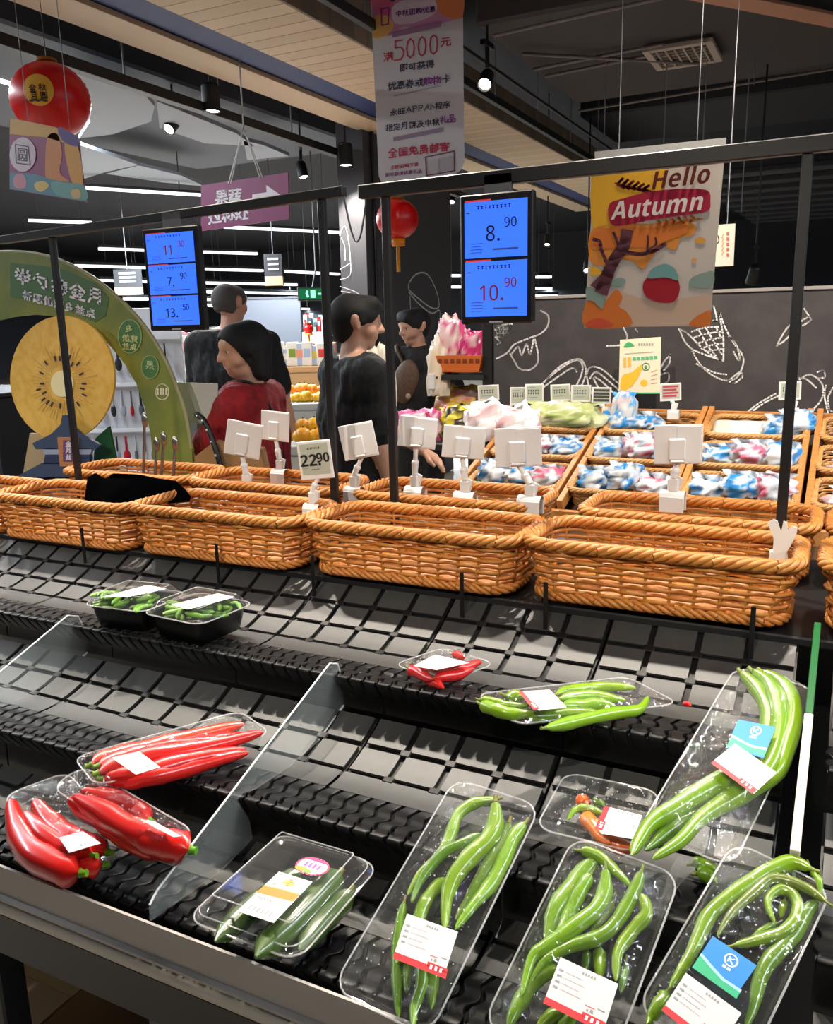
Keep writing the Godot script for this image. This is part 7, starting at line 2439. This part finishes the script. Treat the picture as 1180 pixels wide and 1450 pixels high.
# o: height, at, face (direction of the body), head_yaw, head_pitch, hands [left, right] in body axes, skin, top, sleeve, legs, hair
func person(label: String, o: Dictionary) -> Node3D:
	var sc: float = o.height / 1.7
	var t := thing("person", label, "person", o.at)
	t.rotation.y = atan2(o.face.x, o.face.y)
	var V := func(x: float, y: float, z: float) -> Vector3: return Vector3(x, y, z) * sc
	var hands := []
	var body := Solid.new()
	var wide: float = o.get("wide", 1.0)
	var tee := Solid.new()
	tee.puff = 0.013
	tee.k = 0.035
	tee.grain = 0.014
	tee.folds.frequency = 7.0
	tee.puff = 0.017
	body.k = 0.03
	for sol in [body, tee]:
		sol.bone(V.call(0, 0.97, 0.005), V.call(0, 1.2, 0.005), 0.108 * sc * wide, 0.104 * sc * wide)
		sol.bone(V.call(0, 1.2, 0.005), V.call(0, 1.36, 0.0), 0.104 * sc * wide, 0.097 * sc)
		sol.bone(V.call(-0.07, 1.2, 0.0), V.call(0.07, 1.2, 0.0), 0.102 * sc * wide, 0.102 * sc * wide)
	for s: float in [-1.0, 1.0]:
		for sol in [body, tee]:
			sol.bone(V.call(0.075 * s * wide, 0.97, 0.0), V.call(0.085 * s * wide, 1.2, 0.0), 0.105 * sc * wide, 0.1 * sc * wide)
			sol.bone(V.call(0.085 * s * wide, 1.2, 0.0), V.call(0.1 * s * wide, 1.36, -0.005), 0.1 * sc * wide, 0.092 * sc)
			sol.bone(V.call(0.08 * s, 1.405, -0.01), V.call(0.175 * s * wide, 1.385, -0.005), 0.066 * sc, 0.06 * sc)
		body.bone(V.call(0.085 * s, 0.93, 0), V.call(0.095 * s, 0.5, 0.01), 0.088 * sc, 0.056 * sc)
		body.bone(V.call(0.095 * s, 0.5, 0.01), V.call(0.1 * s, 0.08, -0.01), 0.054 * sc, 0.036 * sc)
		body.bone(V.call(0.1 * s, 0.05, -0.03), V.call(0.105 * s, 0.035, 0.14), 0.038 * sc, 0.028 * sc)
		var sh: Vector3 = V.call(0.185 * s * wide, 1.375, -0.005)
		var hd: Vector3 = o.hands[0 if s < 0 else 1] * sc
		# elbow: bent outward and back
		var reach := hd - sh
		var ll := 0.285 * sc
		var fl := 0.25 * sc
		var dd := minf(reach.length(), ll + fl - 0.005)
		hd = sh + reach.normalized() * dd
		var ca := (ll * ll + dd * dd - fl * fl) / (2 * ll * dd)
		var pole := (Vector3(0.5 * s, -0.3, -1.0)).normalized()
		pole = (pole - reach.normalized() * pole.dot(reach.normalized())).normalized()
		var el := sh + reach.normalized() * ll * ca + pole * ll * sqrt(maxf(1.0 - ca * ca, 0.0))
		body.bone(sh, el, 0.05 * sc, 0.04 * sc)
		body.bone(el, hd, 0.04 * sc, 0.027 * sc)
		var cuff: float = o.sleeve
		tee.bone(sh, sh.lerp(el, cuff), 0.054 * sc, 0.052 * sc)
		var hand := Solid.new()
		hand.k = 0.008
		hand.bone(el.lerp(hd, 0.9), hd, 0.027 * sc, 0.024 * sc)
		hand_bones(hand, hd, (hd - el).normalized(), Vector3(0.2 * s, -0.9, 0.2).normalized(), -s, sc)
		hands.append(hand)
	body.bone(V.call(0, 1.4, -0.012), V.call(0, 1.53, 0.005), 0.058 * sc, 0.054 * sc)
	tee.planes.append([Vector3(0, 1, -0.25).normalized(), (1.425 * sc + 0.003)])
	tee.planes.append([Vector3(0, -1, 0), -0.93 * sc])
	# head
	var pivot: Vector3 = V.call(0, 1.51, 0)
	var hb := Basis(Vector3.UP, o.head_yaw) * Basis(Vector3.RIGHT, o.head_pitch)
	var H := func(x: float, y: float, z: float) -> Vector3: return pivot + hb * (Vector3(x, y - 1.51, z) * sc)
	var head := Solid.new()
	head.k = 0.022
	head.bone(V.call(0, 1.45, -0.008), H.call(0, 1.54, 0.002), 0.056 * sc, 0.052 * sc)
	head.bone(H.call(0, 1.618, -0.028), H.call(0, 1.622, 0.024), 0.080 * sc, 0.074 * sc)
	head.bone(H.call(0, 1.575, 0.02), H.call(0, 1.535, 0.052), 0.060 * sc, 0.034 * sc)
	head.bone(H.call(-0.03, 1.572, 0.055), H.call(0.03, 1.572, 0.055), 0.034 * sc, 0.034 * sc)
	head.bone(H.call(-0.03, 1.632, 0.068), H.call(0.03, 1.632, 0.068), 0.024 * sc, 0.024 * sc)
	head.bone(H.call(0, 1.517, 0.066), H.call(0, 1.52, 0.07), 0.022 * sc, 0.02 * sc)
	var fine := Solid.new()
	fine.k = 0.009
	for arr in ["a", "d"]:
		fine.set(arr, head.get(arr).duplicate())
	for arr in ["q", "ra", "rb"]:
		fine.set(arr, head.get(arr).duplicate())
	fine.bone(H.call(0, 1.614, 0.093), H.call(0, 1.581, 0.115), 0.010 * sc, 0.0128 * sc)
	for s: float in [-1.0, 1.0]:
		fine.bone(H.call(0.009 * s, 1.579, 0.1), H.call(0.011 * s, 1.579, 0.096), 0.008 * sc, 0.007 * sc)
		fine.bone(H.call(0.078 * s, 1.615, -0.012), H.call(0.078 * s, 1.58, -0.002), 0.015 * sc, 0.010 * sc)
		fine.bone(H.call(0.084 * s, 1.62, -0.018), H.call(0.082 * s, 1.60, -0.02), 0.010 * sc, 0.009 * sc)
	fine.bone(H.call(-0.017, 1.556, 0.084), H.call(0.017, 1.556, 0.084), 0.010 * sc, 0.010 * sc)
	fine.bone(H.call(-0.014, 1.546, 0.083), H.call(0.014, 1.546, 0.083), 0.0095 * sc, 0.0095 * sc)
	fine.k = 0.016
	fine.cut = [[H.call(-0.032, 1.607, 0.108), 0.019 * sc], [H.call(0.032, 1.607, 0.108), 0.019 * sc]]
	var skin := mat(o.skin, 0.5)
	var mb := MB.new()
	body.net(mb, 0.02)
	fine.net(mb, 0.0065)
	for h in hands:
		(h as Solid).net(mb, 0.0055)
	part(t, "body", mb, skin)
	mb = MB.new()
	tee.net(mb, 0.017)
	part(t, "shirt", mb, mat_grain(o.top * 0.9, o.top * 1.1, Vector3(6, 6, 6), 0.85))
	var tr := Solid.new()
	tr.k = 0.03
	tr.puff = 0.012
	tr.bone(V.call(0, 1.0, 0), V.call(0, 0.9, 0), 0.108 * sc * wide, 0.1 * sc)
	for s: float in [-1.0, 1.0]:
		tr.bone(V.call(0.075 * s * wide, 0.98, 0), V.call(0.08 * s, 0.88, 0), 0.106 * sc * wide, 0.1 * sc)
		tr.bone(V.call(0.085 * s, 0.9, 0), V.call(0.095 * s, 0.5, 0.01), 0.09 * sc, 0.062 * sc)
		tr.bone(V.call(0.095 * s, 0.5, 0.01), V.call(0.1 * s, 0.1, -0.01), 0.06 * sc, 0.05 * sc)
	tr.planes.append([Vector3(0, 1, 0), 1.0 * sc])
	mb = MB.new()
	tr.net(mb, 0.022)
	part(t, "trousers", mb, mat(o.legs, 0.85))
	var shoe := MB.new()
	var so := Solid.new()
	for s: float in [-1.0, 1.0]:
		so.bone(V.call(0.1 * s, 0.05, -0.04), V.call(0.106 * s, 0.04, 0.15), 0.048 * sc, 0.037 * sc)
	so.planes.append([Vector3(0, -1, 0), 0.0])
	so.net(shoe, 0.015)
	part(t, "shoes", shoe, mat(Color(0.12, 0.12, 0.12), 0.6))
	# hair
	var hair := Solid.new()
	hair.k = 0.025
	var style: String = o.hair
	if style == "bob":
		hair.bone(H.call(0, 1.625, -0.03), H.call(0, 1.63, 0.022), 0.094 * sc, 0.086 * sc)
		for s: float in [-1.0, 1.0]:
			hair.bone(H.call(0.055 * s, 1.6, -0.03), H.call(0.058 * s, 1.5, -0.03), 0.052 * sc, 0.036 * sc)
			hair.bone(H.call(0.072 * s, 1.63, 0.012), H.call(0.08 * s, 1.565, 0.012), 0.022 * sc, 0.008 * sc)
		hair.bone(H.call(0, 1.6, -0.06), H.call(0, 1.495, -0.055), 0.062 * sc, 0.05 * sc)
		hair.cut = [[H.call(0, 1.55, 0.15), 0.128 * sc], [H.call(-0.098, 1.56, 0.03), 0.03 * sc], [H.call(0.098, 1.56, 0.03), 0.03 * sc]]
	elif style == "buzz":
		hair.bone(H.call(0, 1.622, -0.03), H.call(0, 1.625, 0.02), 0.082 * sc, 0.0765 * sc)
		hair.bone(H.call(0, 1.59, -0.045), H.call(0, 1.57, -0.045), 0.063 * sc, 0.055 * sc)
		hair.cut = [[H.call(0, 1.565, 0.11), 0.095 * sc]]
		var low := -(hb * Vector3(0, 1, 0.25)).normalized()
		hair.planes.append([low, low.dot(H.call(0, 1.545, -0.05))])
	else:
		hair.bone(H.call(0, 1.63, -0.03), H.call(0, 1.638, 0.028), 0.088 * sc, 0.079 * sc)
		hair.bone(H.call(-0.04, 1.685, 0.06), H.call(0.045, 1.675, 0.07), 0.028 * sc, 0.026 * sc)
		hair.bone(H.call(-0.02, 1.665, 0.09), H.call(0.04, 1.66, 0.092), 0.014 * sc, 0.012 * sc)
		hair.bone(H.call(0, 1.6, -0.05), H.call(0, 1.56, -0.045), 0.066 * sc, 0.054 * sc)
		for s: float in [-1.0, 1.0]:
			hair.bone(H.call(0.068 * s, 1.64, 0.0), H.call(0.072 * s, 1.608, 0.012), 0.02 * sc, 0.01 * sc)
		hair.cut = [[H.call(0, 1.562, 0.13), 0.1 * sc], [H.call(-0.09, 1.585, 0.0), 0.022 * sc], [H.call(0.09, 1.585, 0.0), 0.022 * sc]]
	mb = MB.new()
	hair.net(mb, 0.007)
	part(t, "hair", mb, mat(o.hair_colour, 0.78))
	for s: float in [-1.0, 1.0]:
		var e := MB.new()
		e.col = Color(0.7, 0.66, 0.62)
		e.ball(H.call(0.032 * s, 1.608, 0.083), Vector3(0.0135, 0.008, 0.009) * sc, 10, 6, hb)
		e.col = Color(0.012, 0.008, 0.006)
		e.ball(H.call(0.032 * s, 1.608, 0.0885), Vector3(0.0065, 0.0068, 0.005) * sc, 10, 6, hb)
		part(t, "eye", e, mat_tinted(0.3))
		var b := MB.new()
		b.tube([H.call(0.016 * s, 1.628, 0.092), H.call(0.034 * s, 1.633, 0.089), H.call(0.05 * s, 1.627, 0.078)], [0.003 * sc, 0.004 * sc, 0.002 * sc], 6)
		part(t, "eyebrow", b, mat(Color(0.04, 0.03, 0.03), 0.7))
	var lips := MB.new()
	lips.tube([H.call(-0.02, 1.551, 0.089), H.call(-0.006, 1.5535, 0.0955), H.call(0.006, 1.5535, 0.0955), H.call(0.02, 1.551, 0.089)], [0.002 * sc, 0.0042 * sc, 0.0042 * sc, 0.002 * sc], 6)
	part(t, "lips", lips, mat(Color(o.skin.r * 0.85, o.skin.g * 0.6, o.skin.b * 0.6), 0.5))
	return t

func build_people() -> void:
	var left := Vector2(-0.895, 0.446)
	var near := Vector2(0.44, 0.87)
	# woman in red
	var w := person("woman in a red top with a black chin-length bob looking down to her side", {"height": 1.56, "at": Vector3(-2.1, 0, -2.72), "face": left * 0.95 - near * 0.15, "head_yaw": 0.72, "head_pitch": 0.16, "hands": [Vector3(-0.2, 1.0, 0.35), Vector3(0.1, 0.98, 0.42)], "skin": Color(0.8, 0.61, 0.51), "top": Color(0.52, 0.03, 0.07), "sleeve": 0.75, "legs": Color(0.1, 0.1, 0.13), "hair": "bob", "hair_colour": Color(0.045, 0.035, 0.04), "wide": 1.08})
	var m := MB.new()
	m.tube(smooth3([Vector3(0.1, 1.05, 0.13), Vector3(0.14, 1.25, 0.11), Vector3(0.125, 1.335, 0.04), Vector3(0.1, 1.34, -0.05), Vector3(0.06, 1.2, -0.12), Vector3(0.0, 1.0, -0.13)], 5), 0.006, 6)
	part(w, "shoulder_strap", m, mat(Color(0.05, 0.04, 0.04), 0.6))
	# young man in black
	person("young man in a black T-shirt with short black hair, in profile reaching down", {"height": 1.66, "at": Vector3(-1.84, 0, -3.1), "face": -left * 0.8 - near * 0.42, "head_yaw": -0.28, "head_pitch": 0.14, "hands": [Vector3(-0.24, 0.82, 0.08), Vector3(0.1, 0.98, 0.4)], "skin": Color(0.79, 0.6, 0.5), "top": Color(0.045, 0.045, 0.055), "sleeve": 0.78, "legs": Color(0.1, 0.1, 0.12), "hair": "short", "hair_colour": Color(0.025, 0.025, 0.03), "wide": 1.12})
	# man with cropped hair seen from behind
	person("man with close-cropped hair in a black T-shirt, seen from behind", {"height": 1.80, "at": Vector3(-3.27, 0, -4.1), "face": -near - left * 0.25, "head_yaw": -0.3, "head_pitch": 0.05, "hands": [Vector3(-0.25, 0.9, 0.2), Vector3(0.25, 0.9, 0.2)], "skin": Color(0.79, 0.58, 0.49), "top": Color(0.06, 0.06, 0.075), "sleeve": 0.85, "legs": Color(0.12, 0.12, 0.14), "hair": "buzz", "hair_colour": Color(0.3, 0.28, 0.27), "wide": 1.15})
	# man with a sling bag
	var f := person("man in a black top with a brown sling bag across the chest", {"height": 1.63, "at": Vector3(-2.42, 0, -4.85), "face": left * 0.35 + near * 0.9, "head_yaw": -0.55, "head_pitch": 0.2, "hands": [Vector3(-0.2, 0.95, 0.25), Vector3(0.22, 0.95, 0.2)], "skin": Color(0.76, 0.58, 0.49), "top": Color(0.05, 0.05, 0.055), "sleeve": 1.0, "legs": Color(0.08, 0.08, 0.09), "hair": "short", "hair_colour": Color(0.03, 0.028, 0.03), "wide": 1.1})
	m = MB.new()
	m.ball(Vector3(-0.03, 1.2, 0.125), Vector3(0.085, 0.14, 0.045), 18, 12, Basis(Vector3.BACK, -0.25))
	part(f, "sling_bag", m, mat_grain(Color(0.3, 0.22, 0.17), Color(0.38, 0.28, 0.22), Vector3(8, 8, 8), 0.6))
	m = MB.new()
	m.ball(Vector3(0.0, 1.115, 0.165), Vector3(0.018, 0.018, 0.006), 12, 6)
	part(f, "bag_badge", m, mat(Color(0.62, 0.52, 0.45), 0.5))
	m = MB.new()
	m.tube(smooth3([Vector3(-0.05, 1.32, 0.12), Vector3(-0.11, 1.4, 0.07), Vector3(-0.14, 1.42, -0.02)], 4), 0.012, 6)
	part(f, "bag_strap", m, mat(Color(0.2, 0.15, 0.12), 0.6))
	# tan bag with a black studded handle beside the woman
	var p := at_z(318, 655, -2.42)
	var t := thing("tan_bag", "tan shopping bag with a black studded handle held beside the woman in red", "bag", p - Vector3(0, 0.12, 0))
	m = MB.new()
	m.prism(PackedVector2Array(pairs([-0.13, 0, 0.16, 0, 0.13, 0.17, -0.04, 0.2, -0.11, 0.15])), Transform3D(Basis(Vector3.UP, 0.4), Vector3(0, 0, -0.04)), 0.08)
	part(t, "body", m, mat(Color(0.62, 0.45, 0.28), 0.6))
	m = MB.new()
	var strap := smooth3([Vector3(-0.07, 0.3, 0.05), Vector3(-0.03, 0.28, 0.06), Vector3(0.0, 0.22, 0.06), Vector3(0.03, 0.14, 0.065), Vector3(0.05, 0.02, 0.06)], 5)
	m.tube(strap, 0.011, 6)
	part(t, "handle", m, mat(Color(0.03, 0.03, 0.03), 0.5))
	for i in range(2, strap.size(), 3):
		m = MB.new()
		m.ball((strap[i] as Vector3) + Vector3(0, 0, 0.011), Vector3(0.005, 0.005, 0.003), 8, 4)
		part(t, "stud", m, mat(Color(0.8, 0.8, 0.8), 0.3, 0.9))
